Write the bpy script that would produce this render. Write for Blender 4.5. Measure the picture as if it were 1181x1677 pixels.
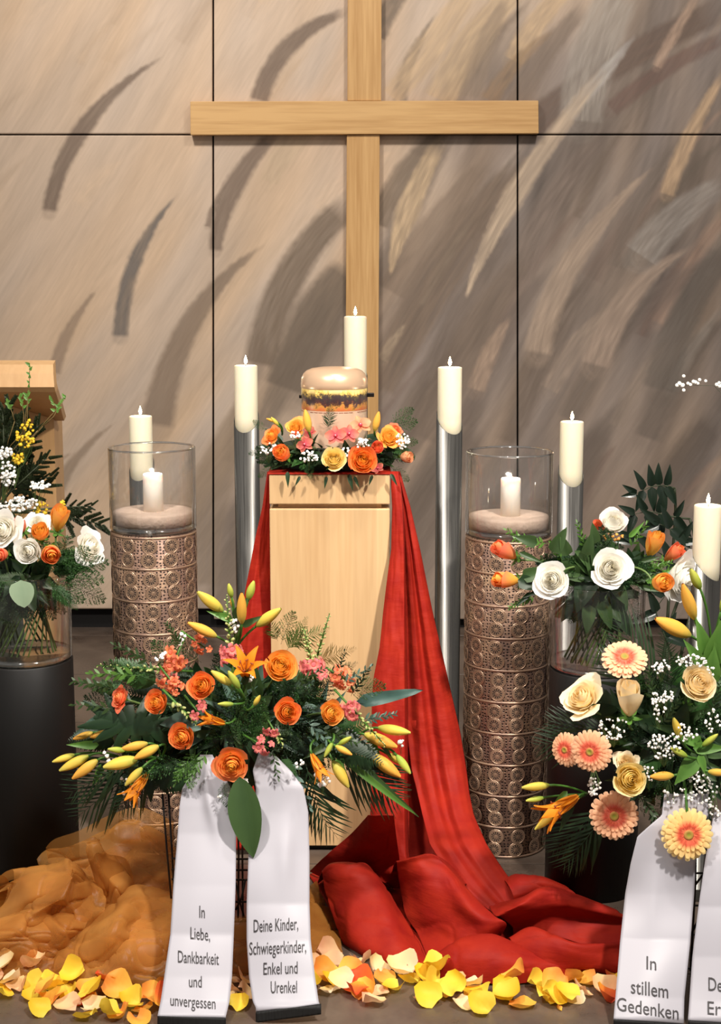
import bpy, math, random
import numpy as np
from mathutils import Vector, Matrix
random.seed(7)
RNG = np.random.default_rng(7)
for _o in list(bpy.data.objects): bpy.data.objects.remove(_o)
SC = bpy.context.scene
COL = SC.collection
PI = math.pi

# ------------------------------------------------------------------ camera
F, CX, CY, H = 2400.0, 590.5, 838.5, 1.75
PITCH = math.atan(398.5 / F)
cam = bpy.data.cameras.new('camera'); cam.sensor_fit = 'HORIZONTAL'; cam.sensor_width = 36
cam.lens = 36 * F / 1181.0; cam.clip_end = 60
cam_o = bpy.data.objects.new('camera', cam); COL.objects.link(cam_o)
cam_o.location = (0, 0, H); cam_o.rotation_euler = (PI / 2 - PITCH, 0, 0)
SC.camera = cam_o

# ------------------------------------------------------------------ light
w = bpy.data.worlds.new('room_air'); SC.world = w; w.use_nodes = True
w.node_tree.nodes['Background'].inputs[0].default_value = (1.0, 0.94, 0.88, 1)
w.node_tree.nodes['Background'].inputs[1].default_value = 0.33
def area(name, loc, aim, size, watt, col=(1, .87, .72), spread=180):
    l = bpy.data.lights.new(name, 'AREA'); l.shape = 'DISK'; l.size = size; l.energy = watt; l.color = col; l.spread = math.radians(spread)
    o = bpy.data.objects.new(name, l); COL.objects.link(o); o.location = loc
    o.rotation_euler = (Vector(aim) - Vector(loc)).to_track_quat('-Z', 'Y').to_euler()
    return o
area('ceiling_spot', (1.6, 0.9, 4.6), (0.15, 4.1, 0.75), 0.30, 41, (1, .93, .85), 62)
area('ceiling_spot', (-1.5, 1.1, 4.6), (-0.3, 4.1, 0.7), 0.30, 25, (1, .93, .85), 62)
area('ceiling_spot', (0.2, 3.0, 4.6), (0, 4.1, 0.4), 0.35, 12, (1, .93, .85), 80)
area('ceiling_spot', (-1.3, 3.9, 4.7), (-1.0, 7.0, 2.6), 0.5, 22, (1, .93, .86), 75)
area('ceiling_spot', (1.2, 3.9, 4.7), (1.0, 7.0, 2.7), 0.5, 18, (1, .93, .86), 75)
SC.view_settings.view_transform = 'Standard'; SC.view_settings.look = 'None'
SC.view_settings.exposure = 0.0; SC.view_settings.gamma = 1.0
SC.view_settings.use_curve_mapping = False
SC.cycles.use_denoising = True
SC.cycles.max_bounces = 8; SC.cycles.transparent_max_bounces = 24
SC.cycles.caustics_reflective = False; SC.cycles.caustics_refractive = False
SC.cycles.sample_clamp_indirect = 4.0

# ------------------------------------------------------------------ helpers
cP, sP = math.cos(PITCH), math.sin(PITCH)
def ray(px, py):
    x, y = (px - CX) / F, -(py - CY) / F
    return Vector((x, y * sP + cP, y * cP - sP))
def at(px, py, Y):
    d = ray(px, py); t = Y / d.y
    return Vector((0, 0, H)) + d * t
def atz(px, py, z):
    d = ray(px, py); t = (z - H) / d.z
    return Vector((0, 0, H)) + d * t
def mpp(px, py, Y):                       # metres per photo pixel at that depth
    return Y / ray(px, py).y / F
def floorY(py): return atz(CX, py, 0).y
def lin(c):
    return tuple(((v / 255.0) / 12.92 if v <= 10.3 else ((v / 255.0 + .055) / 1.055) ** 2.4) for v in c)
def L4(c, k=1.0):
    return tuple(min(1, v * k) for v in lin(c)) + (1,)
def tag(o, label, cat, group=None):
    o['label'] = label; o['category'] = cat
    if group: o['group'] = group
    return o
def struct(o): o['kind'] = 'structure'; return o
MATS = {}
WM = {}                                   # world matrices of empties
def empty(name, M):
    o = bpy.data.objects.new(name, None); COL.objects.link(o)
    if not isinstance(M, Matrix): M = Matrix.Translation(M)
    o.matrix_basis = M; WM[o] = M; o.empty_display_size = .02
    return o
def mesh(name, verts, faces, attr=None, smooth=True):
    me = bpy.data.meshes.new(name)
    me.from_pydata([tuple(v) for v in verts], [], faces)
    if attr is not None:
        a = me.attributes.new('tint', 'FLOAT', 'POINT'); a.data.foreach_set('value', np.asarray(attr, dtype=np.float32))
    if smooth: me.polygons.foreach_set('use_smooth', [True] * len(me.polygons))
    me.materials.append(None)
    return me
def put(name, me, mat, parent=None, M=None):
    o = bpy.data.objects.new(name, me); COL.objects.link(o)
    if mat is not None:
        if me.materials[0] is None: me.materials[0] = mat
        if me.materials[0] is not mat:
            o.material_slots[0].link = 'OBJECT'; o.material_slots[0].material = mat
    if M is not None: o.matrix_basis = M if isinstance(M, Matrix) else Matrix.Translation(M)
    if parent is not None: o.parent = parent
    return o
def wput(name, verts, faces, mat, parent=None, attr=None, smooth=True):
    if parent is not None and parent in WM:
        I = WM[parent].inverted(); verts = [I @ Vector(v) for v in verts]
    return put(name, mesh(name, verts, faces, attr, smooth), mat, parent)
def orient(loc, d, roll=0.0, s=1.0):
    z = Vector(d).normalized(); ref = Vector((0, 0, 1)) if abs(z.z) < .97 else Vector((0, 1, 0))
    x = ref.cross(z).normalized(); y = z.cross(x)
    R = Matrix((x, y, z)).transposed().to_4x4()
    if not isinstance(s, (tuple, list)): s = (s, s, s)
    return Matrix.Translation(loc) @ R @ Matrix.Rotation(roll, 4, 'Z') @ Matrix.Diagonal((*s, 1))
def orient2(loc, d, n, s=1.0):            # local z along d, local y towards n
    z = Vector(d).normalized(); x = Vector(n).cross(z)
    if x.length < 1e-4: x = Vector((1, .1, .2)).cross(z)
    x.normalize(); y = z.cross(x)
    R = Matrix((x, y, z)).transposed().to_4x4()
    if not isinstance(s, (tuple, list)): s = (s, s, s)
    return Matrix.Translation(loc) @ R @ Matrix.Diagonal((*s, 1))
# --- geometry builders returning (verts, faces)
def join(*parts):
    V, Fa = [], []
    for v, f in parts:
        b = len(V); V += list(v); Fa += [tuple(i + b for i in q) for q in f]
    return V, Fa
def box(x0, x1, y0, y1, z0, z1, bv=0.0):
    if bv <= 0:
        V = [(x, y, z) for x in (x0, x1) for y in (y0, y1) for z in (z0, z1)]
        return V, [(0, 1, 3, 2), (4, 6, 7, 5), (0, 4, 5, 1), (2, 3, 7, 6), (0, 2, 6, 4), (1, 5, 7, 3)]
    import bmesh
    bm = bmesh.new(); bmesh.ops.create_cube(bm, size=1)
    for v in bm.verts:
        v.co = Vector(((x0 + x1) / 2 + v.co.x * (x1 - x0), (y0 + y1) / 2 + v.co.y * (y1 - y0), (z0 + z1) / 2 + v.co.z * (z1 - z0)))
    bmesh.ops.bevel(bm, geom=bm.edges[:], offset=bv, segments=2, profile=.5, affect='EDGES')
    bm.verts.index_update()
    V = [tuple(v.co) for v in bm.verts]; Fa = [tuple(v.index for v in f.verts) for f in bm.faces]; bm.free()
    return V, Fa
def lathe(prof, n=48, c=(0, 0, 0)):
    V, Fa = [], []
    for r, z in prof:
        for k in range(n):
            a = 2 * PI * k / n; V.append((c[0] + r * math.cos(a), c[1] + r * math.sin(a), c[2] + z))
    for j in range(len(prof) - 1):
        for k in range(n):
            k2 = (k + 1) % n
            Fa.append((j * n + k, j * n + k2, (j + 1) * n + k2, (j + 1) * n + k))
    return V, Fa
def tube(pts, rad, n=6, cap=True):
    pts = [Vector(p) for p in pts]
    if not isinstance(rad, (list, tuple)): rad = [rad] * len(pts)
    V, Fa = [], []; px = None
    for i, p in enumerate(pts):
        t = (pts[min(i + 1, len(pts) - 1)] - pts[max(i - 1, 0)])
        if t.length < 1e-9: t = Vector((0, 0, 1))
        t.normalize()
        if px is None:
            px = t.orthogonal().normalized()
        else:
            px = (px - t * px.dot(t))
            px = px.normalized() if px.length > 1e-6 else t.orthogonal().normalized()
        q = t.cross(px)
        for k in range(n):
            a = 2 * PI * k / n; V.append(p + (px * math.cos(a) + q * math.sin(a)) * rad[i])
    for i in range(len(pts) - 1):
        for k in range(n):
            k2 = (k + 1) % n; Fa.append((i * n + k, i * n + k2, (i + 1) * n + k2, (i + 1) * n + k))
    if cap:
        Fa.append(tuple(range(n - 1, -1, -1))); Fa.append(tuple((len(pts) - 1) * n + k for k in range(n)))
    return V, Fa
def bez(a, b, c, n=8):
    a, b, c = Vector(a), Vector(b), Vector(c)
    return [a * (1 - t) ** 2 + b * 2 * t * (1 - t) + c * t * t for t in [i / (n - 1) for i in range(n)]]
def gridf(nx, ny, off=0):
    return [(off + j * nx + i, off + j * nx + i + 1, off + (j + 1) * nx + i + 1, off + (j + 1) * nx + i) for j in range(ny - 1) for i in range(nx - 1)]
def crom(pts, t):
    n = len(pts) - 1; s = min(max(t, 0), 1) * n; i = min(int(s), n - 1); u = s - i
    p0, p1, p2, p3 = pts[max(i - 1, 0)], pts[i], pts[i + 1], pts[min(i + 2, n)]
    return 0.5 * ((2 * p1) + (p2 - p0) * u + (2 * p0 - 5 * p1 + 4 * p2 - p3) * u * u + (3 * p1 - p0 - 3 * p2 + p3) * u ** 3)
def vnoise(x, y, seed=0):
    x = np.asarray(x, float); y = np.asarray(y, float)
    xi, yi = np.floor(x).astype(np.int64), np.floor(y).astype(np.int64); fx, fy = x - xi, y - yi
    fx, fy = fx * fx * (3 - 2 * fx), fy * fy * (3 - 2 * fy)
    def h(a, b):
        n = (a * 374761393 + b * 668265263 + seed * 974634777) & 0xffffffff
        n = ((n ^ (n >> 13)) * 1274126177) & 0xffffffff
        return ((n ^ (n >> 16)) & 0xffff) / 65535.0
    return (h(xi, yi) * (1 - fx) + h(xi + 1, yi) * fx) * (1 - fy) + (h(xi, yi + 1) * (1 - fx) + h(xi + 1, yi + 1) * fx) * fy

# ------------------------------------------------------------------ materials
def nmat(name):
    m = bpy.data.materials.new(name); m.use_nodes = True; nt = m.node_tree
    return m, nt, nt.nodes['Principled BSDF']
def nd(nt, t, **kw):
    n = nt.nodes.new(t)
    for k, v in kw.items(): setattr(n, k, v)
    return n
def ramp(nt, stops):
    r = nd(nt, 'ShaderNodeValToRGB'); e = r.color_ramp.elements
    while len(e) < len(stops): e.new(.5)
    for k, (p, c) in enumerate(stops): e[k].position = p; e[k].color = c
    return r
def simple(name, c, rough=.5, metal=0.0, c2=None, scale=20, stretch=(1, 1, 1), bump=0.0, spec=.5, coat=0.0, sss=0.0, detail=4, bscale=None):
    m, nt, b = nmat(name); lk = nt.links.new
    b.inputs['Base Color'].default_value = L4(c); b.inputs['Roughness'].default_value = rough
    b.inputs['Metallic'].default_value = metal; b.inputs['Specular IOR Level'].default_value = spec
    b.inputs['Coat Weight'].default_value = coat
    if sss: b.inputs['Subsurface Weight'].default_value = sss; b.inputs['Subsurface Radius'].default_value = (.03, .02, .01); b.inputs['Subsurface Scale'].default_value = .6
    if c2 or bump:
        tc = nd(nt, 'ShaderNodeTexCoord'); mp = nd(nt, 'ShaderNodeMapping'); mp.inputs['Scale'].default_value = stretch
        lk(tc.outputs['Object'], mp.inputs[0]); nz = nd(nt, 'ShaderNodeTexNoise')
        nz.inputs['Scale'].default_value = scale; nz.inputs['Detail'].default_value = detail; lk(mp.outputs[0], nz.inputs[0])
        if c2:
            r = ramp(nt, [(.32, L4(c)), (.68, L4(c2))]); lk(nz.outputs[0], r.inputs[0]); lk(r.outputs[0], b.inputs['Base Color'])
        if bump:
            nb = nd(nt, 'ShaderNodeTexNoise'); nb.inputs['Scale'].default_value = bscale or scale * 3; nb.inputs['Detail'].default_value = 3; lk(mp.outputs[0], nb.inputs[0])
            bp = nd(nt, 'ShaderNodeBump'); bp.inputs['Strength'].default_value = bump; bp.inputs['Distance'].default_value = .004
            lk(nb.outputs[0], bp.inputs['Height']); lk(bp.outputs[0], b.inputs['Normal'])
    return m
def petalmat(name, stops, trans=.32, rough=.55, vary=.0, spec=.25, veins=.12):
    m, nt, b = nmat(name); lk = nt.links.new
    at_ = nd(nt, 'ShaderNodeAttribute', attribute_name='tint')
    tc = nd(nt, 'ShaderNodeTexCoord'); nz = nd(nt, 'ShaderNodeTexNoise'); nz.inputs['Scale'].default_value = 5.0; nz.inputs['Detail'].default_value = 5
    lk(tc.outputs['Object'], nz.inputs[0])
    ad = nd(nt, 'ShaderNodeMath', operation='MULTIPLY_ADD'); ad.inputs[1].default_value = veins * 2.5; lk(nz.outputs[0], ad.inputs[0])
    sub = nd(nt, 'ShaderNodeMath', operation='SUBTRACT'); sub.inputs[1].default_value = veins * 1.25; lk(at_.outputs['Fac'], sub.inputs[0]); lk(sub.outputs[0], ad.inputs[2])
    r = ramp(nt, [(p, L4(c)) for p, c in stops]); lk(ad.outputs[0], r.inputs[0])
    col = r.outputs[0]
    if vary:
        oi = nd(nt, 'ShaderNodeObjectInfo'); hs = nd(nt, 'ShaderNodeHueSaturation')
        mr = nd(nt, 'ShaderNodeMapRange'); mr.inputs[3].default_value = 1 - vary; mr.inputs[4].default_value = 1 + vary
        lk(oi.outputs['Random'], mr.inputs[0]); lk(mr.outputs[0], hs.inputs['Value']); lk(col, hs.inputs['Color']); col = hs.outputs[0]
    lk(col, b.inputs['Base Color']); b.inputs['Roughness'].default_value = rough; b.inputs['Specular IOR Level'].default_value = spec
    if trans:
        tr = nd(nt, 'ShaderNodeBsdfTranslucent'); mx = nd(nt, 'ShaderNodeMixShader'); mx.inputs[0].default_value = trans
        lk(col, tr.inputs[0]); lk(b.outputs[0], mx.inputs[1]); lk(tr.outputs[0], mx.inputs[2]); lk(mx.outputs[0], nt.nodes['Material Output'].inputs[0])
    return m
def wood(name, c, c2, axis, scale=9, fine=60, bump=.08, stave=0.0, rough=.42, sax='X'):
    m, nt, b = nmat(name); lk = nt.links.new
    tc = nd(nt, 'ShaderNodeTexCoord'); mp = nd(nt, 'ShaderNodeMapping'); st = [1, 1, 1]; st[axis] = .045; mp.inputs['Scale'].default_value = st
    lk(tc.outputs['Object'], mp.inputs[0])
    n1 = nd(nt, 'ShaderNodeTexNoise'); n1.inputs['Scale'].default_value = scale; n1.inputs['Detail'].default_value = 6; n1.inputs['Distortion'].default_value = .6; lk(mp.outputs[0], n1.inputs[0])
    n2 = nd(nt, 'ShaderNodeTexNoise'); n2.inputs['Scale'].default_value = fine; n2.inputs['Detail'].default_value = 4; lk(mp.outputs[0], n2.inputs[0])
    mx = nd(nt, 'ShaderNodeMath', operation='MULTIPLY_ADD'); mx.inputs[1].default_value = .45; lk(n2.outputs[0], mx.inputs[0])
    m2 = nd(nt, 'ShaderNodeMath', operation='MULTIPLY'); m2.inputs[1].default_value = .55; lk(n1.outputs[0], m2.inputs[0]); lk(m2.outputs[0], mx.inputs[2])
    r = ramp(nt, [(.36, L4(c2)), (.62, L4(c))]); lk(mx.outputs[0], r.inputs[0]); col = r.outputs[0]
    if stave:
        sx = nd(nt, 'ShaderNodeSeparateXYZ'); lk(tc.outputs['Object'], sx.inputs[0])
        fm = nd(nt, 'ShaderNodeMath', operation='MULTIPLY'); fm.inputs[1].default_value = stave; lk(sx.outputs[sax], fm.inputs[0])
        fl = nd(nt, 'ShaderNodeMath', operation='FLOOR'); lk(fm.outputs[0], fl.inputs[0])
        wn = nd(nt, 'ShaderNodeTexWhiteNoise', noise_dimensions='1D'); lk(fl.outputs[0], wn.inputs['W'])
        mr = nd(nt, 'ShaderNodeMapRange'); mr.inputs[3].default_value = .93; mr.inputs[4].default_value = 1.06; lk(wn.outputs['Value'], mr.inputs[0])
        hs = nd(nt, 'ShaderNodeHueSaturation'); lk(mr.outputs[0], hs.inputs['Value']); lk(col, hs.inputs['Color']); col = hs.outputs[0]
    lk(col, b.inputs['Base Color']); b.inputs['Roughness'].default_value = rough; b.inputs['Specular IOR Level'].default_value = .35
    bp = nd(nt, 'ShaderNodeBump'); bp.inputs['Strength'].default_value = bump; bp.inputs['Distance'].default_value = .002; lk(n2.outputs[0], bp.inputs['Height']); lk(bp.outputs[0], b.inputs['Normal'])
    return m
def thinglass(name, tint=(1, 1, 1), lo=.025, hi=.55, pw=3.5, rough=.03):
    m, nt, b = nmat(name); lk = nt.links.new; nt.nodes.remove(b)
    tr = nd(nt, 'ShaderNodeBsdfTransparent'); tr.inputs[0].default_value = (*tint, 1)
    gl = nd(nt, 'ShaderNodeBsdfGlossy'); gl.inputs['Roughness'].default_value = rough
    lw = nd(nt, 'ShaderNodeLayerWeight'); lw.inputs[0].default_value = .5
    pn = nd(nt, 'ShaderNodeMath', operation='POWER'); pn.inputs[1].default_value = pw; lk(lw.outputs['Facing'], pn.inputs[0])
    mr = nd(nt, 'ShaderNodeMapRange'); mr.inputs[3].default_value = lo; mr.inputs[4].default_value = hi; lk(pn.outputs[0], mr.inputs[0])
    mx = nd(nt, 'ShaderNodeMixShader'); lk(mr.outputs[0], mx.inputs[0]); lk(tr.outputs[0], mx.inputs[1]); lk(gl.outputs[0], mx.inputs[2])
    lk(mx.outputs[0], nt.nodes['Material Output'].inputs[0])
    return m
def emit(name, c, s):
    m, nt, b = nmat(name); b.inputs['Emission Color'].default_value = L4(c); b.inputs['Emission Strength'].default_value = s
    b.inputs['Base Color'].default_value = L4(c); return m

def floormat():
    m, nt, b = nmat('floor_stone'); lk = nt.links.new
    tc = nd(nt, 'ShaderNodeTexCoord')
    n1 = nd(nt, 'ShaderNodeTexNoise'); n1.inputs['Scale'].default_value = 5; n1.inputs['Detail'].default_value = 8; n1.inputs['Roughness'].default_value = .65; lk(tc.outputs['Object'], n1.inputs[0])
    r = ramp(nt, [(.3, L4((76, 64, 56))), (.55, L4((96, 83, 73))), (.75, L4((116, 102, 89)))]); lk(n1.outputs[0], r.inputs[0]); lk(r.outputs[0], b.inputs['Base Color'])
    rr = ramp(nt, [(.3, (.22, .22, .22, 1)), (.7, (.42, .42, .42, 1))]); lk(n1.outputs[0], rr.inputs[0]); lk(rr.outputs[0], b.inputs['Roughness'])
    n2 = nd(nt, 'ShaderNodeTexNoise'); n2.inputs['Scale'].default_value = 60; n2.inputs['Detail'].default_value = 4; lk(tc.outputs['Object'], n2.inputs[0])
    bp = nd(nt, 'ShaderNodeBump'); bp.inputs['Strength'].default_value = .12; bp.inputs['Distance'].default_value = .003; lk(n2.outputs[0], bp.inputs['Height']); lk(bp.outputs[0], b.inputs['Normal'])
    return m
def muralmat():
    m, nt, b = nmat('mural_paint'); lk = nt.links.new
    at_ = nd(nt, 'ShaderNodeAttribute', attribute_name='paint')
    tc = nd(nt, 'ShaderNodeTexCoord'); mp = nd(nt, 'ShaderNodeMapping'); mp.inputs['Rotation'].default_value = (0, math.radians(-33), 0); 
    lk(tc.outputs['Object'], mp.inputs[0])
    ms = nd(nt, 'ShaderNodeMapping'); ms.inputs['Scale'].default_value = (1, 1, .1); lk(mp.outputs[0], ms.inputs[0])
    n1 = nd(nt, 'ShaderNodeTexNoise'); n1.inputs['Scale'].default_value = 70; n1.inputs['Detail'].default_value = 5; lk(ms.outputs[0], n1.inputs[0])
    mr = nd(nt, 'ShaderNodeMapRange'); mr.inputs[1].default_value = .25; mr.inputs[2].default_value = .75; mr.inputs[3].default_value = .93; mr.inputs[4].default_value = 1.07; lk(n1.outputs[0], mr.inputs[0])
    hs = nd(nt, 'ShaderNodeHueSaturation'); lk(mr.outputs[0], hs.inputs['Value']); lk(at_.outputs['Color'], hs.inputs['Color']); lk(hs.outputs[0], b.inputs['Base Color'])
    b.inputs['Roughness'].default_value = .6; b.inputs['Specular IOR Level'].default_value = .2
    bp = nd(nt, 'ShaderNodeBump'); bp.inputs['Strength'].default_value = .18; bp.inputs['Distance'].default_value = .004; lk(n1.outputs[0], bp.inputs['Height']); lk(bp.outputs[0], b.inputs['Normal'])
    return m
def bronzemat():
    m, nt, b = nmat('antique_bronze'); lk = nt.links.new
    tc = nd(nt, 'ShaderNodeTexCoord')
    n1 = nd(nt, 'ShaderNodeTexNoise'); n1.inputs['Scale'].default_value = 9; n1.inputs['Detail'].default_value = 6; lk(tc.outputs['Object'], n1.inputs[0])
    r = ramp(nt, [(.32, L4((122, 98, 86))), (.5, L4((164, 134, 112))), (.7, L4((190, 160, 126)))]); lk(n1.outputs[0], r.inputs[0]); lk(r.outputs[0], b.inputs['Base Color'])
    b.inputs['Metallic'].default_value = .55; b.inputs['Roughness'].default_value = .4
    return m
def sheetmat():                           # pierced sheet between the medallions: rows of small cut-outs
    m, nt, b = nmat('pierced_bronze'); lk = nt.links.new
    tc = nd(nt, 'ShaderNodeTexCoord'); sx = nd(nt, 'ShaderNodeSeparateXYZ'); lk(tc.outputs['Object'], sx.inputs[0])
    n1 = nd(nt, 'ShaderNodeTexNoise'); n1.inputs['Scale'].default_value = 8; n1.inputs['Detail'].default_value = 6; lk(tc.outputs['Object'], n1.inputs[0])
    r = ramp(nt, [(.32, L4((104, 80, 72))), (.5, L4((142, 114, 98))), (.7, L4((168, 138, 110)))]); lk(n1.outputs[0], r.inputs[0])
    an = nd(nt, 'ShaderNodeMath', operation='ARCTAN2'); lk(sx.outputs['Y'], an.inputs[0]); lk(sx.outputs['X'], an.inputs[1])
    ux = nd(nt, 'ShaderNodeMath', operation='MULTIPLY'); ux.inputs[1].default_value = 72 / (2 * PI); lk(an.outputs[0], ux.inputs[0])
    uz = nd(nt, 'ShaderNodeMath', operation='MULTIPLY'); uz.inputs[1].default_value = 110; lk(sx.outputs['Z'], uz.inputs[0])
    cb = nd(nt, 'ShaderNodeCombineXYZ'); lk(ux.outputs[0], cb.inputs[0]); lk(uz.outputs[0], cb.inputs[1])
    vo = nd(nt, 'ShaderNodeTexVoronoi'); vo.voronoi_dimensions = '2D'; vo.inputs['Scale'].default_value = 1.0; vo.inputs['Randomness'].default_value = .5; lk(cb.outputs[0], vo.inputs[0])
    h = ramp(nt, [(.20, (0, 0, 0, 1)), (.30, (1, 1, 1, 1))]); lk(vo.outputs['Distance'], h.inputs[0])
    v3 = nd(nt, 'ShaderNodeTexVoronoi', feature='DISTANCE_TO_EDGE'); v3.voronoi_dimensions = '2D'; v3.inputs['Scale'].default_value = .5; v3.inputs['Randomness'].default_value = .7; lk(cb.outputs[0], v3.inputs[0])
    hi = ramp(nt, [(.05, (1.25, 1.25, 1.25, 1)), (.16, (.9, .9, .9, 1))]); lk(v3.outputs['Distance'], hi.inputs[0])
    m1 = nd(nt, 'ShaderNodeMix', data_type='RGBA', blend_type='MULTIPLY'); m1.inputs[0].default_value = 1; lk(r.outputs[0], m1.inputs[6]); lk(hi.outputs[0], m1.inputs[7])
    mx = nd(nt, 'ShaderNodeMix', data_type='RGBA'); lk(h.outputs[0], mx.inputs[0]); mx.inputs[6].default_value = L4((34, 24, 21)); lk(m1.outputs[2], mx.inputs[7])
    lk(mx.outputs[2], b.inputs['Base Color']); b.inputs['Metallic'].default_value = .5; b.inputs['Roughness'].default_value = .42
    bp = nd(nt, 'ShaderNodeBump'); bp.inputs['Strength'].default_value = .6; bp.inputs['Distance'].default_value = .003; lk(h.outputs[0], bp.inputs['Height']); lk(bp.outputs[0], b.inputs['Normal'])
    return m
def steelmat():
    m, nt, b = nmat('brushed_steel'); lk = nt.links.new
    b.inputs['Metallic'].default_value = 1; b.inputs['Base Color'].default_value = L4((116, 114, 110)); b.inputs['Roughness'].default_value = .3
    tc = nd(nt, 'ShaderNodeTexCoord'); mp = nd(nt, 'ShaderNodeMapping'); mp.inputs['Scale'].default_value = (1, 1, .02); lk(tc.outputs['Object'], mp.inputs[0])
    n1 = nd(nt, 'ShaderNodeTexNoise'); n1.inputs['Scale'].default_value = 220; lk(mp.outputs[0], n1.inputs[0])
    r = ramp(nt, [(.3, (.24, .24, .24, 1)), (.7, (.40, .40, .40, 1))]); lk(n1.outputs[0], r.inputs[0]); lk(r.outputs[0], b.inputs['Roughness'])
    return m
def urnprint():
    m, nt, b = nmat('autumn_park_print'); lk = nt.links.new
    tc = nd(nt, 'ShaderNodeTexCoord'); sx = nd(nt, 'ShaderNodeSeparateXYZ'); lk(tc.outputs['Object'], sx.inputs[0])
    mr = nd(nt, 'ShaderNodeMapRange'); mr.inputs[1].default_value = .172; mr.inputs[2].default_value = .236; lk(sx.outputs['Z'], mr.inputs[0])   # 0 bottom .. 1 top
    n1 = nd(nt, 'ShaderNodeTexNoise'); n1.inputs['Scale'].default_value = 48; n1.inputs['Detail'].default_value = 7; n1.inputs['Roughness'].default_value = .75; lk(tc.outputs['Object'], n1.inputs[0])
    ad = nd(nt, 'ShaderNodeMath', operation='MULTIPLY_ADD'); ad.inputs[1].default_value = 1.5; lk(n1.outputs[0], ad.inputs[0])
    s = nd(nt, 'ShaderNodeMath', operation='SUBTRACT'); s.inputs[1].default_value = .75; lk(mr.outputs[0], s.inputs[0]); lk(s.outputs[0], ad.inputs[2])
    r = ramp(nt, [(.05, L4((214, 120, 70))), (.22, L4((206, 150, 70))), (.34, L4((92, 52, 46))), (.55, L4((52, 44, 46))), (.68, L4((88, 74, 50))), (.8, L4((214, 176, 86))), (.95, L4((232, 205, 130)))])
    lk(ad.outputs[0], r.inputs[0])
    n2 = nd(nt, 'ShaderNodeTexNoise'); n2.inputs['Scale'].default_value = 38; mp = nd(nt, 'ShaderNodeMapping'); mp.inputs['Scale'].default_value = (1, 1, .05); lk(tc.outputs['Object'], mp.inputs[0]); lk(mp.outputs[0], n2.inputs[0])
    g = ramp(nt, [(.52, (0, 0, 0, 1)), (.6, (1, 1, 1, 1))]); lk(n2.outputs[0], g.inputs[0])
    up = ramp(nt, [(.2, (0, 0, 0, 1)), (.3, (.7, .7, .7, 1)), (.75, (.7, .7, .7, 1)), (.95, (0, 0, 0, 1))]); lk(mr.outputs[0], up.inputs[0])
    ml = nd(nt, 'ShaderNodeMath', operation='MULTIPLY'); lk(g.outputs[0], ml.inputs[0]); lk(up.outputs[0], ml.inputs[1])
    mx = nd(nt, 'ShaderNodeMix', data_type='RGBA'); lk(ml.outputs[0], mx.inputs[0]); lk(r.outputs[0], mx.inputs[6]); mx.inputs[7].default_value = L4((54, 34, 34))
    lk(mx.outputs[2], b.inputs['Base Color']); b.inputs['Roughness'].default_value = .35
    return m
def organzamat():
    m, nt, b = nmat('gold_organza'); lk = nt.links.new
    tc = nd(nt, 'ShaderNodeTexCoord'); n1 = nd(nt, 'ShaderNodeTexNoise'); n1.inputs['Scale'].default_value = 7; n1.inputs['Detail'].default_value = 4; lk(tc.outputs['Object'], n1.inputs[0])
    r = ramp(nt, [(.3, L4((178, 116, 52))), (.7, L4((218, 158, 82)))]); lk(n1.outputs[0], r.inputs[0]); lk(r.outputs[0], b.inputs['Base Color'])
    b.inputs['Roughness'].default_value = .38; b.inputs['Specular IOR Level'].default_value = .45
    lw = nd(nt, 'ShaderNodeLayerWeight'); lw.inputs[0].default_value = .45
    mr = nd(nt, 'ShaderNodeMapRange'); mr.inputs[3].default_value = .33; mr.inputs[4].default_value = .95; lk(lw.outputs['Facing'], mr.inputs[0])
    tl = nd(nt, 'ShaderNodeBsdfTranslucent'); lk(r.outputs[0], tl.inputs[0])
    mt = nd(nt, 'ShaderNodeMixShader'); mt.inputs[0].default_value = .3; lk(b.outputs[0], mt.inputs[1]); lk(tl.outputs[0], mt.inputs[2])
    tr = nd(nt, 'ShaderNodeBsdfTransparent'); tr.inputs[0].default_value = (1, .86, .66, 1)
    mx = nd(nt, 'ShaderNodeMixShader'); lk(mr.outputs[0], mx.inputs[0]); lk(tr.outputs[0], mx.inputs[1]); lk(mt.outputs[0], mx.inputs[2])
    lk(mx.outputs[0], nt.nodes['Material Output'].inputs[0])
    return m
def clothmat(name, c, c2, rough=.6):
    m, nt, b = nmat(name); lk = nt.links.new
    tc = nd(nt, 'ShaderNodeTexCoord'); n1 = nd(nt, 'ShaderNodeTexNoise'); n1.inputs['Scale'].default_value = 16; n1.inputs['Detail'].default_value = 5; lk(tc.outputs['Object'], n1.inputs[0])
    r = ramp(nt, [(.3, L4(c)), (.7, L4(c2))]); lk(n1.outputs[0], r.inputs[0]); lk(r.outputs[0], b.inputs['Base Color'])
    b.inputs['Roughness'].default_value = rough; b.inputs['Specular IOR Level'].default_value = .12
    mp = nd(nt, 'ShaderNodeMapping'); mp.inputs['Scale'].default_value = (.25, .25, 1); lk(tc.outputs['Object'], mp.inputs[0])
    n2 = nd(nt, 'ShaderNodeTexNoise'); n2.inputs['Scale'].default_value = 60; n2.inputs['Detail'].default_value = 6; lk(mp.outputs[0], n2.inputs[0])
    bp = nd(nt, 'ShaderNodeBump'); bp.inputs['Strength'].default_value = .45; bp.inputs['Distance'].default_value = .004; lk(n2.outputs[0], bp.inputs['Height']); lk(bp.outputs[0], b.inputs['Normal'])
    return m

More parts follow.
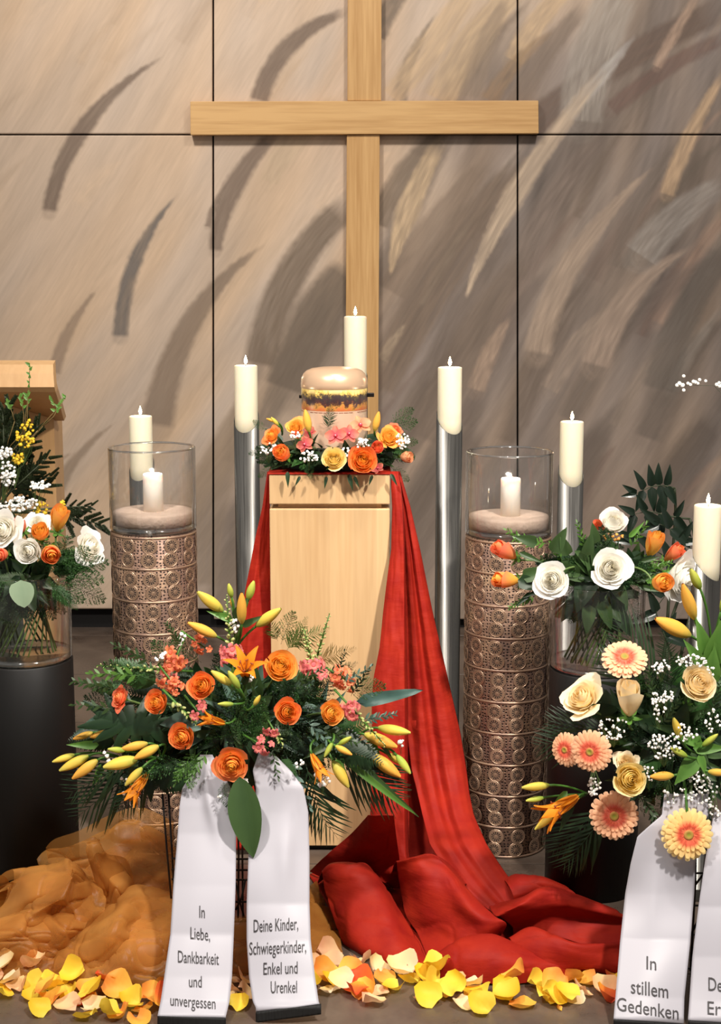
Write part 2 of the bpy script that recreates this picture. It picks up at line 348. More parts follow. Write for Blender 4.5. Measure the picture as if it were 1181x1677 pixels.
M_ = MATS
M_['floor'] = floormat(); M_['mural'] = muralmat(); M_['bronze'] = bronzemat(); M_['sheet'] = sheetmat(); M_['steel'] = steelmat()
M_['hole'] = simple('dark_hole', (24, 17, 15), .8)
M_['oak'] = wood('oak_beam', (206, 166, 112), (180, 138, 86), 0, 11, 90)
M_['oakv'] = wood('oak_upright', (206, 166, 112), (180, 138, 86), 2, 11, 90)
M_['birch'] = wood('birch_veneer', (206, 172, 128), (192, 156, 112), 2, 8, 90, .03, stave=14.5)
M_['lectern'] = wood('lectern_wood', (212, 170, 120), (200, 156, 106), 2, 6, 60, .03)
M_['black'] = simple('black_lacquer', (20, 19, 18), .5, spec=.3)
M_['wire'] = simple('black_wire', (16, 15, 15), .45)
M_['dark'] = simple('shadow_gap_black', (14, 12, 11), .9)
M_['wax'] = simple('ivory_wax', (226, 217, 190), .45, sss=.25)
M_['waxw'] = simple('white_wax', (246, 240, 228), .45, sss=.12)
M_['wick'] = simple('charred_wick', (30, 24, 20), .9)
M_['flame'] = emit('flame_light', (255, 214, 160), 60)
M_['glass'] = thinglass('clear_glass', (1, 1, 1), .05, .95, 3.0, .06)
M_['glassb'] = thinglass('clear_glass_base', (.95, .965, .965), .22, .95, 1.5, .08)
M_['sand'] = simple('fine_sand', (204, 180, 162), .95, c2=(190, 166, 148), scale=40, bump=.5, bscale=90)
M_['urn'] = simple('champagne_pearl', (216, 186, 160), .32, metal=.25, coat=.25, c2=(208, 176, 148), scale=6)
M_['urnlid'] = simple('champagne_lid', (222, 186, 152), .3, metal=.45, coat=.3)
M_['print'] = urnprint(); M_['clasp'] = simple('dark_clasp', (40, 36, 34), .35, metal=.8)
M_['red'] = clothmat('red_cloth', (136, 26, 20), (156, 38, 22))
M_['organza'] = organzamat()
M_['ribbon'] = simple('white_satin', (180, 178, 186), .42, spec=.4)
M_['ink'] = simple('printed_ink', (52, 48, 50), .6)
M_['ribend'] = simple('black_fringe', (20, 20, 20), .7, bump=.6, scale=80, stretch=(1, 1, .1))
# petals
M_['r_orange'] = petalmat('rose_orange', [(.0, (255, 206, 70)), (.4, (255, 190, 82)), (.66, (254, 164, 84)), (.95, (250, 136, 88))])
M_['r_gold'] = petalmat('rose_gold', [(.0, (255, 214, 92)), (.45, (255, 202, 92)), (.8, (254, 180, 88)), (1, (252, 156, 92))])
M_['r_red'] = petalmat('rose_coral', [(.0, (255, 190, 96)), (.4, (252, 158, 100)), (.9, (248, 126, 94))])
M_['r_yellow'] = petalmat('rose_yellow', [(.0, (255, 226, 130)), (.5, (255, 232, 150)), (1, (254, 240, 190))])
M_['r_cream'] = petalmat('rose_cream', [(.0, (255, 230, 172)), (.5, (255, 236, 192)), (1, (254, 240, 208))])
M_['r_white'] = petalmat('rose_white', [(.0, (252, 244, 216)), (.45, (254, 251, 242)), (1, (254, 253, 249))], trans=.34)
M_['r_peach'] = petalmat('rose_peach', [(.0, (246, 196, 146)), (1, (246, 176, 130))])
M_['l_orange'] = petalmat('lily_orange', [(.0, (226, 150, 50)), (.4, (246, 160, 40)), (1, (240, 140, 34))], vary=.08)
M_['b_yellow'] = petalmat('bud_yellow', [(.0, (160, 172, 74)), (.3, (206, 186, 78)), (.65, (226, 190, 76)), (1, (190, 178, 82))], trans=.10, vary=.08, veins=.16)
M_['b_orange'] = petalmat('bud_orange', [(.0, (184, 172, 76)), (.3, (226, 178, 74)), (1, (228, 160, 66))], trans=.08, vary=.06, veins=.16)
M_['b_green'] = petalmat('bud_green', [(.0, (130, 160, 62)), (.5, (174, 184, 74)), (1, (190, 190, 86))], trans=.08, vary=.08)
M_['g_peach'] = petalmat('gerbera_peach', [(.0, (246, 110, 92)), (.42, (250, 140, 110)), (.58, (255, 196, 152)), (1, (255, 206, 166))], veins=.06)
M_['g_yellow'] = petalmat('gerbera_yellow', [(.0, (246, 112, 86)), (.40, (250, 146, 100)), (.56, (255, 216, 142)), (1, (255, 226, 158))], veins=.06)
M_['g_in'] = petalmat('gerbera_inner', [(.0, (232, 130, 84)), (1, (236, 92, 84))])
M_['g_disc'] = petalmat('gerbera_disc', [(.0, (156, 168, 60)), (1, (206, 150, 84))])
M_['s_pink'] = petalmat('snapdragon_pink', [(.0, (244, 190, 130)), (.4, (238, 142, 122)), (1, (226, 112, 124))], vary=.12)
M_['s_orange'] = petalmat('snapdragon_orange', [(.0, (250, 186, 110)), (.5, (246, 152, 98)), (1, (240, 126, 102))], vary=.1)
M_['s_bud'] = petalmat('snapdragon_bud', [(.0, (130, 150, 72)), (1, (198, 200, 136))], trans=.1, vary=.1)
M_['o_pink'] = petalmat('orchid_pink', [(.0, (226, 92, 110)), (.4, (212, 104, 98)), (1, (226, 136, 108))])
M_['o_peach'] = petalmat('orchid_peach', [(.0, (220, 120, 90)), (1, (236, 176, 130))])
M_['white'] = simple('white_blossom', (246, 243, 236), .6)
M_['yellowf'] = simple('yellow_blossom', (232, 196, 40), .6, c2=(214, 170, 30), scale=60)
M_['stamen'] = simple('stamen_brown', (130, 60, 30), .7)
def leafm(name, a, b2, trans=.15, rough=.42, vary=.18): return petalmat(name, [(.0, a), (1, b2)], trans=trans, rough=rough, vary=vary, spec=.4, veins=.2)
M_['leaf'] = leafm('leaf_green', (48, 70, 38), (62, 86, 46))
M_['leafd'] = leafm('leaf_dark', (26, 46, 28), (38, 62, 34))
M_['leafl'] = leafm('leaf_fresh', (72, 116, 44), (100, 142, 62))
M_['leafg'] = leafm('leaf_greygreen', (72, 100, 90), (96, 122, 106))
M_['teal'] = leafm('leaf_teal', (52, 82, 76), (76, 104, 96))
M_['gloss'] = leafm('leaf_glossy_dark', (20, 32, 24), (30, 44, 32), trans=.03, rough=.28, vary=.1)
M_['euca'] = leafm('leaf_eucalyptus', (132, 154, 126), (152, 172, 142))
M_['fern'] = leafm('fern_green', (42, 78, 36), (62, 98, 48))
M_['palm'] = leafm('palm_green', (28, 46, 28), (46, 66, 40), rough=.35)
M_['plum'] = leafm('asparagus_fern', (70, 92, 44), (108, 118, 60))
M_['brownf'] = leafm('dried_fern', (120, 100, 60), (140, 116, 70))
M_['stem'] = simple('stem_green', (104, 128, 70), .55, c2=(84, 108, 56), scale=30)
M_['stemd'] = simple('stem_dark', (52, 60, 38), .6)
M_['conif'] = leafm('needle_dark', (32, 42, 26), (52, 62, 36))
M_['foam'] = simple('wet_foam', (22, 34, 20), .95, c2=(30, 44, 26), scale=30)
M_['p_yellow'] = petalmat('fallen_yellow', [(.0, (252, 206, 50)), (1, (252, 224, 84))], vary=.06)
M_['p_gold'] = petalmat('fallen_gold', [(.0, (255, 214, 90)), (.6, (252, 188, 80)), (1, (248, 156, 74))], vary=.06)
M_['p_peach'] = petalmat('fallen_peach', [(.0, (255, 222, 160)), (1, (252, 200, 160))], vary=.06)
M_['p_cream'] = petalmat('fallen_cream', [(.0, (255, 226, 156)), (1, (254, 230, 192))], vary=.05)
M_['p_red'] = petalmat('fallen_red', [(.0, (248, 180, 60)), (.4, (240, 120, 56)), (1, (226, 78, 48))], vary=.05)

# ================================================================== SETTING
YW = 7.0
fl = put('floor', mesh('floor', *box(-4.7, 5.2, 1.2, 7.6, -.05, -.006), smooth=False), M_['dark']); struct(fl)
TW, TD = 1.4, .69
tile_me = mesh('tile', *box(-TW / 2 + .002, TW / 2 - .002, -TD / 2 + .002, TD / 2 - .002, -.03, 0, .0015), smooth=False)
for i in range(-3, 4):
    for j in range(-4, 5):
        put('tile', tile_me, M_['floor'], fl, Vector((i * TW + .25, 4.137 + TD / 2 + j * TD, 0)))

def mural(px, py):
    """colour of the painted wall at photo-frame coordinates of the wall face"""
    n = px.size
    s = px - (850 - .62 * py)
    wob = (vnoise(px / 170, py / 170, 3) - .5) * 220
    k = np.clip((s + wob + 110) / 270, 0, 1); k = k * k * (3 - 2 * k)
    beige = np.array(lin((194, 172, 150))); gb = np.array(lin((137, 123, 112)))
    c = beige[None] * (1 - k[:, None]) + gb[None] * k[:, None]
    # directional washes: strokes climb to the upper right and bend over
    ang = math.radians(56)
    a = px * math.cos(ang) - py * math.sin(ang); b = px * math.sin(ang) + py * math.cos(ang)
    b = b + .00035 * (a + 300) ** 2 * .6
    w1 = vnoise(a / 260, b / 60, 11) - .5; w2 = vnoise(a / 120, b / 22, 12) - .5; w3 = vnoise(a / 60, b / 7, 13) - .5
    big = vnoise(px / 260, py / 260, 21) - .5
    amp = .30 + .55 * k
    c = c * (1 + (w1 * .50 + w2 * .44 + w3 * .26) * amp + big * .16)[:, None]
    hue = vnoise(a / 200, b / 45, 31) - .5
    c[:, 0] *= 1 + hue * .10; c[:, 2] *= 1 - hue * .16
    def stroke(p0, p1, p2, w, col, op=.85, seed=0, soft=.25):
        nonlocal c
        p0, p1, p2 = map(np.array, (p0, p1, p2)); m = 26
        ts = np.linspace(0, 1, m)
        pts = ((1 - ts) ** 2)[:, None] * p0 + (2 * ts * (1 - ts))[:, None] * p1 + (ts ** 2)[:, None] * p2
        pad = max(w) + 4
        sel = np.where((px > pts[:, 0].min() - pad) & (px < pts[:, 0].max() + pad) & (py > pts[:, 1].min() - pad) & (py < pts[:, 1].max() + pad))[0]
        if sel.size == 0: return
        X, Y = px[sel], py[sel]
        best = np.full(sel.size, 1e9); bt = np.zeros(sel.size); side = np.zeros(sel.size)
        for i in range(m - 1):
            d = pts[i + 1] - pts[i]; L2 = d @ d
            u = np.clip(((X - pts[i, 0]) * d[0] + (Y - pts[i, 1]) * d[1]) / L2, 0, 1)
            dx, dy = X - pts[i, 0] - u * d[0], Y - pts[i, 1] - u * d[1]; dd = dx * dx + dy * dy
            q = dd < best; best[q] = dd[q]; bt[q] = (i + u[q]) / (m - 1); side[q] = np.sign(d[0] * dy[q] - d[1] * dx[q])
        dist = np.sqrt(best); ww = np.interp(bt, [0, .5, 1], w) / 2
        br = vnoise(side * dist / 3.0 + 50, bt * 9, 40 + seed); rag = (vnoise(X / 7, Y / 7, 60 + seed) - .5) * 2.4
        e = np.clip((ww + rag - dist) / (soft * ww + 2.5), 0, 1)
        endf = np.clip(np.minimum(bt / .03 + .3, (1 - bt) / .12 + .15), 0, 1)
        o = e * endf * op * (.78 + .35 * br); o = np.clip(o, 0, 1)[:, None]
        cc = np.array(lin(col))[None] * (1 + (br - .5) * .35)[:, None]
        c[sel] = c[sel] * (1 - o) + cc * o
    rr = np.random.default_rng(5)
    for i in range(70):                      # loose washes on the darker side
        x0 = rr.uniform(420, 1500); y0 = rr.uniform(-150, 1050)
        if x0 < 900 - .62 * y0 - 60: continue
        ln = rr.uniform(140, 360); aa = math.radians(rr.uniform(48, 66))
        x1, y1 = x0 + ln * math.cos(aa), y0 - ln * math.sin(aa)
        lightn = rr.random() < .45
        col = [(176, 154, 134), (160, 146, 134), (168, 140, 122), (154, 148, 140)][rr.integers(4)] if lightn else [(108, 94, 82), (116, 100, 86), (98, 90, 80), (112, 92, 82)][rr.integers(4)]
        wd = rr.uniform(18, 58)
        stroke((x0, y0), (x0 + .38 * (x1 - x0), y0 + .62 * (y1 - y0)), (x1, y1), (wd, wd * .9, 6), col, rr.uniform(.35, .7), i, .7)
    for i in range(26):                      # faint washes on the light side
        x0 = rr.uniform(-200, 520); y0 = rr.uniform(0, 1000); ln = rr.uniform(90, 240); aa = math.radians(rr.uniform(35, 60))
        x1, y1 = x0 + ln * math.cos(aa), y0 - ln * math.sin(aa); wd = rr.uniform(20, 60)
        stroke((x0, y0), (x0 + .4 * (x1 - x0), y0 + .6 * (y1 - y0)), (x1, y1), (wd, wd, 6), [(176, 150, 122), (204, 178, 150), (182, 160, 136), (164, 142, 120)][rr.integers(4)], rr.uniform(.2, .5), 100 + i, .9)
    for (p0, p1, p2, ww, cc, oo) in [
         ((620, 470), (665, 330), (735, 222), (50, 56, 30), (112, 100, 90), .85), ((640, 600), (690, 470), (800, 330), (50, 60, 14), (108, 97, 88), .8), ((700, 640), (740, 500), (838, 380), (46, 54, 20), (116, 104, 95), .8),
         ((760, 700), (800, 560), (900, 440), (46, 54, 20), (112, 100, 92), .7), ((850, 700), (890, 560), (990, 420), (50, 54, 16), (122, 109, 99), .7), ((930, 690), (990, 560), (1080, 470), (50, 50, 12), (110, 100, 92), .7),
         ((850, 460), (880, 340), (990, 220), (54, 60, 30), (126, 112, 102), .8), ((1010, 440), (1040, 340), (1110, 230), (44, 50, 20), (122, 110, 100), .7), ((1060, 720), (1100, 600), (1190, 520), (60, 60, 20), (106, 96, 88), .7),
         ((640, 760), (690, 640), (760, 560), (50, 60, 20), (112, 100, 90), .7), ((660, 860), (720, 740), (800, 660), (60, 60, 20), (118, 106, 95), .6), ((900, 860), (950, 740), (1040, 640), (60, 60, 20), (112, 101, 92), .6),
         ((640, 960), (700, 820), (790, 700), (110, 100, 40), (104, 93, 84), .7), ((860, 980), (900, 820), (1000, 690), (110, 110, 40), (106, 95, 86), .7), ((1040, 940), (1080, 800), (1180, 680), (110, 110, 50), (100, 90, 82), .75), ((370, 1000), (390, 860), (450, 740), (80, 80, 40), (112, 100, 88), .7), ((1000, 560), (1060, 480), (1190, 420), (60, 60, 30), (116, 104, 96), .6), ((740, 960), (790, 860), (850, 760), (60, 60, 20), (112, 100, 90), .6), ((520, 560), (545, 480), (572, 430), (30, 40, 30), (172, 152, 130), .6), ((430, 700), (470, 600), (545, 480), (50, 70, 30), (114, 102, 90), .8), ((380, 760), (400, 640), (440, 560), (40, 50, 20), (136, 120, 105), .6),  # wide low dark washes paint in the light falling off toward the floor
         ((1100, 640), (1130, 560), (1190, 500), (30, 30, 10), (150, 140, 130), .6), ((690, 500), (730, 410), (790, 340), (16, 26, 8), (160, 144, 126), .7), ((1010, 700), (1040, 620), (1100, 550), (30, 34, 8), (152, 136, 122), .6)]:
        stroke(p0, p1, p2, ww, cc, oo, int(p0[0]), .5)
    D, G, BR = (120, 104, 91), (112, 104, 97), (131, 114, 98)
    S = [((80, 348), (105, 190), (268, 92), (30, 36, 5), D, .95), ((197, 553), (200, 415), (292, 318), (32, 30, 5), G, .95),
         ((256, 700), (285, 500), (432, 402), (66, 44, 8), BR, .92), ((352, 412), (362, 300), (452, 218), (26, 42, 24), D, .95),
         ((340, 372), (348, 330), (380, 290), (14, 14, 4), D, .8),
         ((424, 166), (450, 60), (568, 18), (38, 38, 18), D, .95), ((88, 612), (100, 545), (162, 470), (30, 24, 5), (146, 126, 108), .85),
         ((655, 166), (660, 100), (716, 20), (30, 24, 4), G, .9), ((425, 600), (455, 430), (572, 335), (64, 64, 50), (112, 98, 84), .9),
         ((470, 640), (520, 500), (572, 440), (90, 100, 60), (108, 96, 84), .9),
         ((615, 60), (632, 20), (668, -30), (44, 40, 30), (112, 100, 88), .85),
         ((618, 370), (655, 270), (730, 215), (44, 46, 20), (114, 100, 86), .85), ((620, 640), (720, 420), (850, 270), (70, 90, 40), (120, 104, 90), .8),
         ((690, 720), (760, 560), (860, 420), (60, 70, 40), (116, 102, 90), .7), ((640, 480), (700, 380), (800, 260), (60, 60, 30), (124, 108, 94), .7),
         ((860, 215), (960, 120), (1190, 10), (60, 54, 50), (104, 88, 78), .85), ((1000, 180), (1080, 110), (1190, 60), (34, 34, 30), (106, 82, 74), .6),
         ((840, 200), (860, 110), (960, 10), (50, 44, 30), (116, 102, 90), .7),
         ((640, 160), (700, 90), (770, -20), (40, 60, 40), (186, 160, 128), .7), ((720, 165), (760, 70), (850, -20), (60, 66, 40), (178, 154, 124), .75),
         ((840, 100), (870, 40), (930, -20), (40, 44, 30), (184, 158, 126), .75), ((770, 160), (790, 60), (830, 0), (50, 40, 20), (134, 118, 102), .6),
         ((800, 165), (840, 100), (905, 50), (36, 30, 10), (138, 114, 88), .6),
         ((950, 200), (960, 90), (1020, -20), (80, 90, 80), (158, 150, 140), .6), ((1075, 110), (1100, 60), (1145, -10), (20, 22, 16), (176, 150, 130), .7),
         ((930, 190), (990, 120), (1040, 60), (26, 26, 8), (178, 172, 166), .6),
         ((640, 448), (655, 350), (718, 238), (8, 48, 30), (186, 162, 132), .9), ((764, 485), (815, 330), (985, 120), (8, 44, 22), (184, 164, 142), .9),
         ((880, 580), (905, 420), (1075, 270), (54, 46, 5), (170, 150, 132), .85), ((1092, 320), (1115, 240), (1185, 120), (30, 32, 16), (190, 162, 132), .9),
         ((975, 600), (1010, 470), (1135, 402), (60, 44, 6), (168, 148, 132), .8), ((780, 640), (800, 570), (835, 520), (36, 34, 10), (172, 148, 128), .7),
         ((900, 640), (940, 560), (1000, 500), (40, 40, 10), (160, 142, 126), .6), ((625, 590), (640, 560), (665, 530), (24, 20, 6), (164, 146, 124), .6),
         ((1050, 420), (1090, 360), (1185, 300), (70, 60, 40), (168, 160, 152), .6), ((1080, 640), (1110, 500), (1200, 400), (70, 60, 40), (110, 102, 94), .7),
         ((96, 800), (120, 740), (192, 690), (30, 18, 5), (142, 124, 106), .85), ((60, 800), (80, 760), (118, 742), (20, 14, 4), (146, 126, 108), .8),
         ((320, 960), (330, 780), (420, 640), (90, 80, 40), (132, 116, 98), .6), ((440, 300), (470, 220), (560, 160), (40, 50, 30), (178, 158, 132), .5)]
    for i, q in enumerate(S): stroke(*q, seed=200 + i, soft=.28)
    return np.clip(c, .01, 1)

wall = struct(put('wall_back', mesh('wall_back', *box(-5.5, 5.5, YW + .06, YW + .2, 0, 4.2), smooth=False), M_['dark']))
# vertical seams: (x at y=0, x at y=950); rows: top edge, seam, bottom
SEAM = [(-655, -610), (-150, -132), (349, 355), (848, 826), (1350, 1312), (1850, 1800)]
def seamx(k, py): a, b = SEAM[k]; return a + (b - a) * py / 950.0
def panel(k, y0, y1):
    dense = k in (1, 2, 3)
    xs = np.linspace(0, 1, 232 if dense else 60); ys = np.linspace(0, 1, max(20, int((y1 - y0) / (2.3 if dense else 8))))
    g = 1.6
    U, V = np.meshgrid(xs, ys); PY = y0 + (y1 - y0) * V
    A = np.vectorize(lambda y: seamx(k, y))(ys) + g; B = np.vectorize(lambda y: seamx(k + 1, y))(ys) - g
    PX = A[:, None] + (B - A)[:, None] * U
    x = (PX - CX) / F; y = -(PY - CY) / F
    dy, dz = y * sP + cP, y * cP - sP; t = YW / dy
    P = np.stack([x * t, np.full_like(t, YW), H + dz * t], -1)
    ny, nx = U.shape
    col = mural(PX.ravel(), PY.ravel())
    V0 = P.reshape(-1, 3)
    # back rim for thickness
    rim = [j * nx for j in range(ny)] + [(ny - 1) * nx + i for i in range(1, nx)] + [j * nx + nx - 1 for j in range(ny - 2, -1, -1)] + [i for i in range(nx - 2, 0, -1)]
    R = V0[rim].copy(); R[:, 1] += .03
    VV = np.vstack([V0, R]); cc = np.vstack([col, col[rim]])
    ii = np.arange(ny * nx).reshape(ny, nx)
    fq = np.stack([ii[:-1, :-1], ii[1:, :-1], ii[1:, 1:], ii[:-1, 1:]], -1).reshape(-1, 4)
    rm = np.array(rim); nb = np.arange(len(rim)) + ny * nx
    fr = np.stack([rm, nb, np.roll(nb, -1), np.roll(rm, -1)], -1)
    FQ = np.vstack([fq, fr])
    me = bpy.data.meshes.new('panel'); me.vertices.add(len(VV)); me.vertices.foreach_set('co', VV.astype(np.float32).ravel())
    me.loops.add(FQ.size); me.loops.foreach_set('vertex_index', FQ.ravel().astype(np.int32))
    me.polygons.add(len(FQ)); me.polygons.foreach_set('loop_start', np.arange(0, FQ.size, 4, dtype=np.int32))
    me.update(calc_edges=True)
    ca = me.color_attributes.new('paint', 'FLOAT_COLOR', 'POINT')
    ca.data.foreach_set('color', np.hstack([cc, np.ones((len(cc), 1))]).astype(np.float32).ravel())
    me.materials.append(None)
    put('panel', me, M_['mural'], wall)
for k in range(5):
    panel(k, -420, 219.0)
    panel(k, 221.8, 997 if k <= 1 else 1014)

# ------------------------------------------------------------------ cross
cr = empty('cross', at(594, 690, YW - .03)); tag(cr, 'tall light oak cross mounted on the painted panel wall', 'cross')
def slab(pts, Y0, Y1):                   # a beam from photo corners, front at Y0
    fr = [at(x, y, Y0) for x, y in pts]; bk = [Vector((p.x, Y1, p.z)) for p in fr]
    return fr + bk, [(0, 3, 2, 1), (4, 5, 6, 7), (0, 1, 5, 4), (1, 2, 6, 5), (2, 3, 7, 6), (3, 0, 4, 7)]
def bev(o, wd=.003, seg=2):
    b = o.modifiers.new('bevel', 'BEVEL'); b.width = wd; b.segments = seg; b.limit_method = 'ANGLE'; return o
wv = lambda *a: bev(wput(*a, smooth=False))
wv('upright', *slab([(570, -260), (626, -260), (624.5, 165), (569, 165)], YW - .045, YW - .002), M_['oakv'], cr)
wv('upright', *slab([(568, 221), (622, 220), (618, 1016), (564, 1016)], YW - .045, YW - .002), M_['oakv'], cr)
wv('crossbar', *slab([(311.5, 166), (882, 164.5), (882.5, 218.5), (312, 221)], YW - .06, YW - .002), M_['oak'], cr)

# ------------------------------------------------------------------ lectern
le = empty('lectern', atz(0, 1330, 0)); le.location = (-1.35, 5.15, 0); WM[le] = Matrix.Translation((-1.35, 5.15, 0))
tag(le, 'pale wooden lectern standing before the wall behind the left bouquet', 'lectern')
Yl = 5.0
pr = []
for (x, y, Y) in [(87, 597, Yl + .03), (87.5, 612, Yl + .014), (89, 634, Yl), (91, 642, Yl + .02), (97, 660, Yl + .22), (105, 689, Yl + .52)]:
    pr.append(at(x, y, Y))
def extr(prof, x0, th):
    V = []
    for p in prof: V += [p, Vector((x0, p.y, p.z)), p + Vector((0, th, .012)), Vector((x0, p.y + th, p.z + .012))]
    Fa = []
    for i in range(len(prof) - 1):
        a, b = i * 4, i * 4 + 4
        Fa += [(a + 1, a, b, b + 1), (a + 2, a + 3, b + 3, b + 2), (a, a + 2, b + 2, b), (a + 3, a + 1, b + 1, b + 3)]
    e = (len(prof) - 1) * 4
    return V, Fa + [(0, 1, 3, 2), (e + 1, e, e + 2, e + 3)]
wput('reading_top', *extr(pr, -1.8, .04), M_['lectern'], le, smooth=False)
def fl_(px, Y, py=800): p = at(px, py, Y); return (p.x, p.y)
A, B = fl_(-60, 5.02), fl_(92, 5.485)
zt0, zt1 = at(-60, 640, 5.02).z, at(92, 686, 5.485).z
C_, D_ = (B[0] - .02, B[1] + .25), (A[0] - .02, A[1] + .35)
V = [(*A, zt0), (*B, zt1), (*C_, zt1), (*D_, zt1), (*A, 0), (*B, 0), (*C_, 0), (*D_, 0)]
wput('body', V, [(0, 4, 5, 1), (1, 5, 6, 2), (2, 6, 7, 3), (3, 7, 4, 0), (0, 1, 2, 3), (4, 7, 6, 5)], M_['lectern'], le, smooth=False)

# ------------------------------------------------------------------ pedestal
YP = 4.23
pl, prr = at(441, 800, YP).x, at(638.5, 800, YP).x
ztop = at(540, 777, YP).z; zg1 = at(540, 826, YP).z; zg2 = at(540, 833.5, YP).z
DEP = .355
PC = Vector(((pl + prr) / 2, YP + DEP / 2, 0))
pe = empty('pedestal', PC); tag(pe, 'square birch veneer pedestal carrying the urn and the flower wreath', 'pedestal')
def P(name, bx, mat, bv=.003): return put(name, mesh(name, *box(*bx, bv), smooth=False), M_[mat], pe)
hw = (prr - pl) / 2; hd = DEP / 2
P('top_block', (-hw, hw, -hd, hd, zg1, ztop), 'birch')
P('recess', (-hw + .024, hw - .024, -hd + .022, hd - .022, zg2 - .01, zg1 + .01), 'birch', 0)
P('body', (-hw, hw, -hd, hd, .018, zg2), 'birch')
P('plinth', (-hw + .02, hw - .02, -hd + .02, hd - .02, 0, .02), 'black', 0)

# ------------------------------------------------------------------ urn
ZC = ztop + .004
UY = YP + hd
uc = at(547.5, 640, UY); UX = uc.x
ur = empty('urn', Vector((UX, UY, ZC))); tag(ur, 'champagne coloured urn with a printed autumn park band, ringed by the wreath', 'urn')
uh = at(547, 600, UY).z - ZC; q = uh / .30
put('urn_body', mesh('urn_body', *lathe([(0, 0), (.09 * q, 0), (.0965, .01 * q), (.098, .03 * q), (.0985, .20 * q), (.0985, .238 * q), (0, .238 * q)], 64)), M_['urn'], ur)
put('lid', mesh('lid', *lathe([(.099, .236 * q), (.1005, .238 * q), (.1005, .25 * q), (.0985, .266 * q), (.0925, .279 * q), (.083, .288 * q), (.068, .294 * q), (.04, .298 * q), (.001, .30 * q)], 64)), M_['urnlid'], ur)
put('photo_band', mesh('photo_band', *lathe([(.0987, .172), (.0990, .1725), (.0990, .2355), (.0987, .236)], 64), smooth=True), M_['print'], ur)
for k in range(40):
    if k % 5 == 4: continue
    a0, a1 = 2 * PI * k / 40, 2 * PI * (k + .82) / 40
    pts = [(.0988 * math.cos(a0 + (a1 - a0) * j / 3), .0988 * math.sin(a0 + (a1 - a0) * j / 3), .1675) for j in range(4)]
    if k == 0: dash = mesh('line_dash', *tube(pts, .0008, 4))
    put('line_dash', dash, M_['stamen'], ur, Matrix.Rotation(a0, 4, 'Z'))
put('clasp', mesh('clasp', *box(.094, .120, -.008, .008, .207, .219, .002), smooth=False), M_['clasp'], ur)
put('clasp', mesh('clasp', *box(-.106, -.094, -.006, .006, .203, .213, .002), smooth=False), M_['clasp'], ur)

# ------------------------------------------------------------------ candles on steel tubes
def flame_part(parent, s=1.0, z=0.0):
    me = FL.get('m')
    if me is None:
        me = mesh('flame', *lathe([(.0005, 0), (.0045, .005), (.0058, .011), (.0045, .018), (.002, .025), (.0004, .031)], 14)); FL['m'] = me
    return put('flame', me, M_['flame'], parent, Matrix.Translation((0, 0, z)) @ Matrix.Scale(s, 4))
FL = {}
def candle_light(parent, z, watt):
    l = bpy.data.lights.new('candle_light', 'POINT'); l.energy = watt; l.color = (1, .93, .82); l.shadow_soft_size = .006
    o = bpy.data.objects.new('candle_light', l); COL.objects.link(o); o.parent = parent; o.location = (0, 0, z)
def tube_candle(cx, ytop, ylow, Y, r, yaw, lab, labs):
    c = at(cx, ytop, Y); zl = at(cx, ylow, Y - r).z
    st = empty('candle_tube', Vector((c.x, Y, 0))); tag(st, labs, 'candle holder', 'steel candle tubes')
    n = 40; R = r * 1.035; V, Fa = [], []
    prof_n = 3
    for k in range(n):
        a = 2 * PI * k / n; x, y = R * math.cos(a), R * math.sin(a)
        h = zl + (R + (y * math.cos(yaw) + x * math.sin(yaw))) * 1.0
        xi, yi = x * .955, y * .955
        V += [(x, y, .004), (x, y, h), (xi, yi, h), (xi, yi, zl - .03)]
    for k in range(n):
        a, b = k * 4, ((k + 1) % n) * 4
        Fa += [(a, b, b + 1, a + 1), (a + 1, b + 1, b + 2, a + 2), (a + 2, b + 2, b + 3, a + 3)]
    Fa.append(tuple(k * 4 for k in range(n)))
    o = put('tube', mesh('tube', V, Fa, smooth=False), M_['steel'], st)
    for p in o.data.polygons: p.use_smooth = abs(p.normal.z) < .3 and len(p.vertices) == 4
    put('foot_plate', mesh('foot_plate', *lathe([(0, 0), (.11, 0), (.11, .006), (0, .006)], 40), smooth=False), M_['steel'], st)
    ca = empty('candle', Vector((c.x, Y, zl - .03))); tag(ca, lab, 'candle', 'ivory candles in steel tubes')
    h = c.z - (zl - .03)
    put('wax', mesh('wax', *lathe([(0, 0), (r * .95, 0), (r * .95, h * .3), (r * .95, h - .004), (r * .92, h - .001), (r * .8, h), (r * .4, h - .004), (0, h - .006)], 40)), M_['wax'], ca)
    put('wick', mesh('wick', *tube([(0, 0, h - .008), (.0004, 0, h + .001), (.001, 0, h + .005)], .0012, 5)), M_['wick'], ca)
    flame_part(ca, .95, h + .003)
    candle_light(ca, h + .03, .25)
R_ = .040
lowlab = {}
def Yfor(wpx, cx, cy, rad=R_): return 2 * rad / wpx * F * ray(cx, cy).y
TC = [(230, 681, 788, 4.80, R_, .25, 'short ivory candle burning behind the glass cylinder beside the lectern', 'steel tube with the lowest slanted top, behind the glass cylinder beside the lectern'),
      (402.5, 598, 709, 4.80, R_, .15, 'ivory candle burning in the tube beside the wall seam and the pedestal\'s plain side', 'steel candle tube between the dark wall seam and the pedestal'),
      (582, 518, 640, 4.95, R_, .0, 'tallest ivory candle burning directly before the cross behind the urn', 'tallest steel candle tube hidden behind the urn and pedestal'),
      (737, 601, 712, 4.62, R_, -.4, 'ivory candle burning in the tube beside the hanging red cloth', 'steel candle tube standing right against the hanging red cloth'),
      (937, 690, 798, 4.72, R_, -.1, 'ivory candle burning behind the white and orange rose bouquet', 'steel candle tube rising from behind the white and orange rose bouquet'),
      (1160, 827, 953, 3.98, R_, -.8, 'low thick ivory candle burning beside the dark glossy plant', 'short steel candle tube beside the dark glossy plant')]
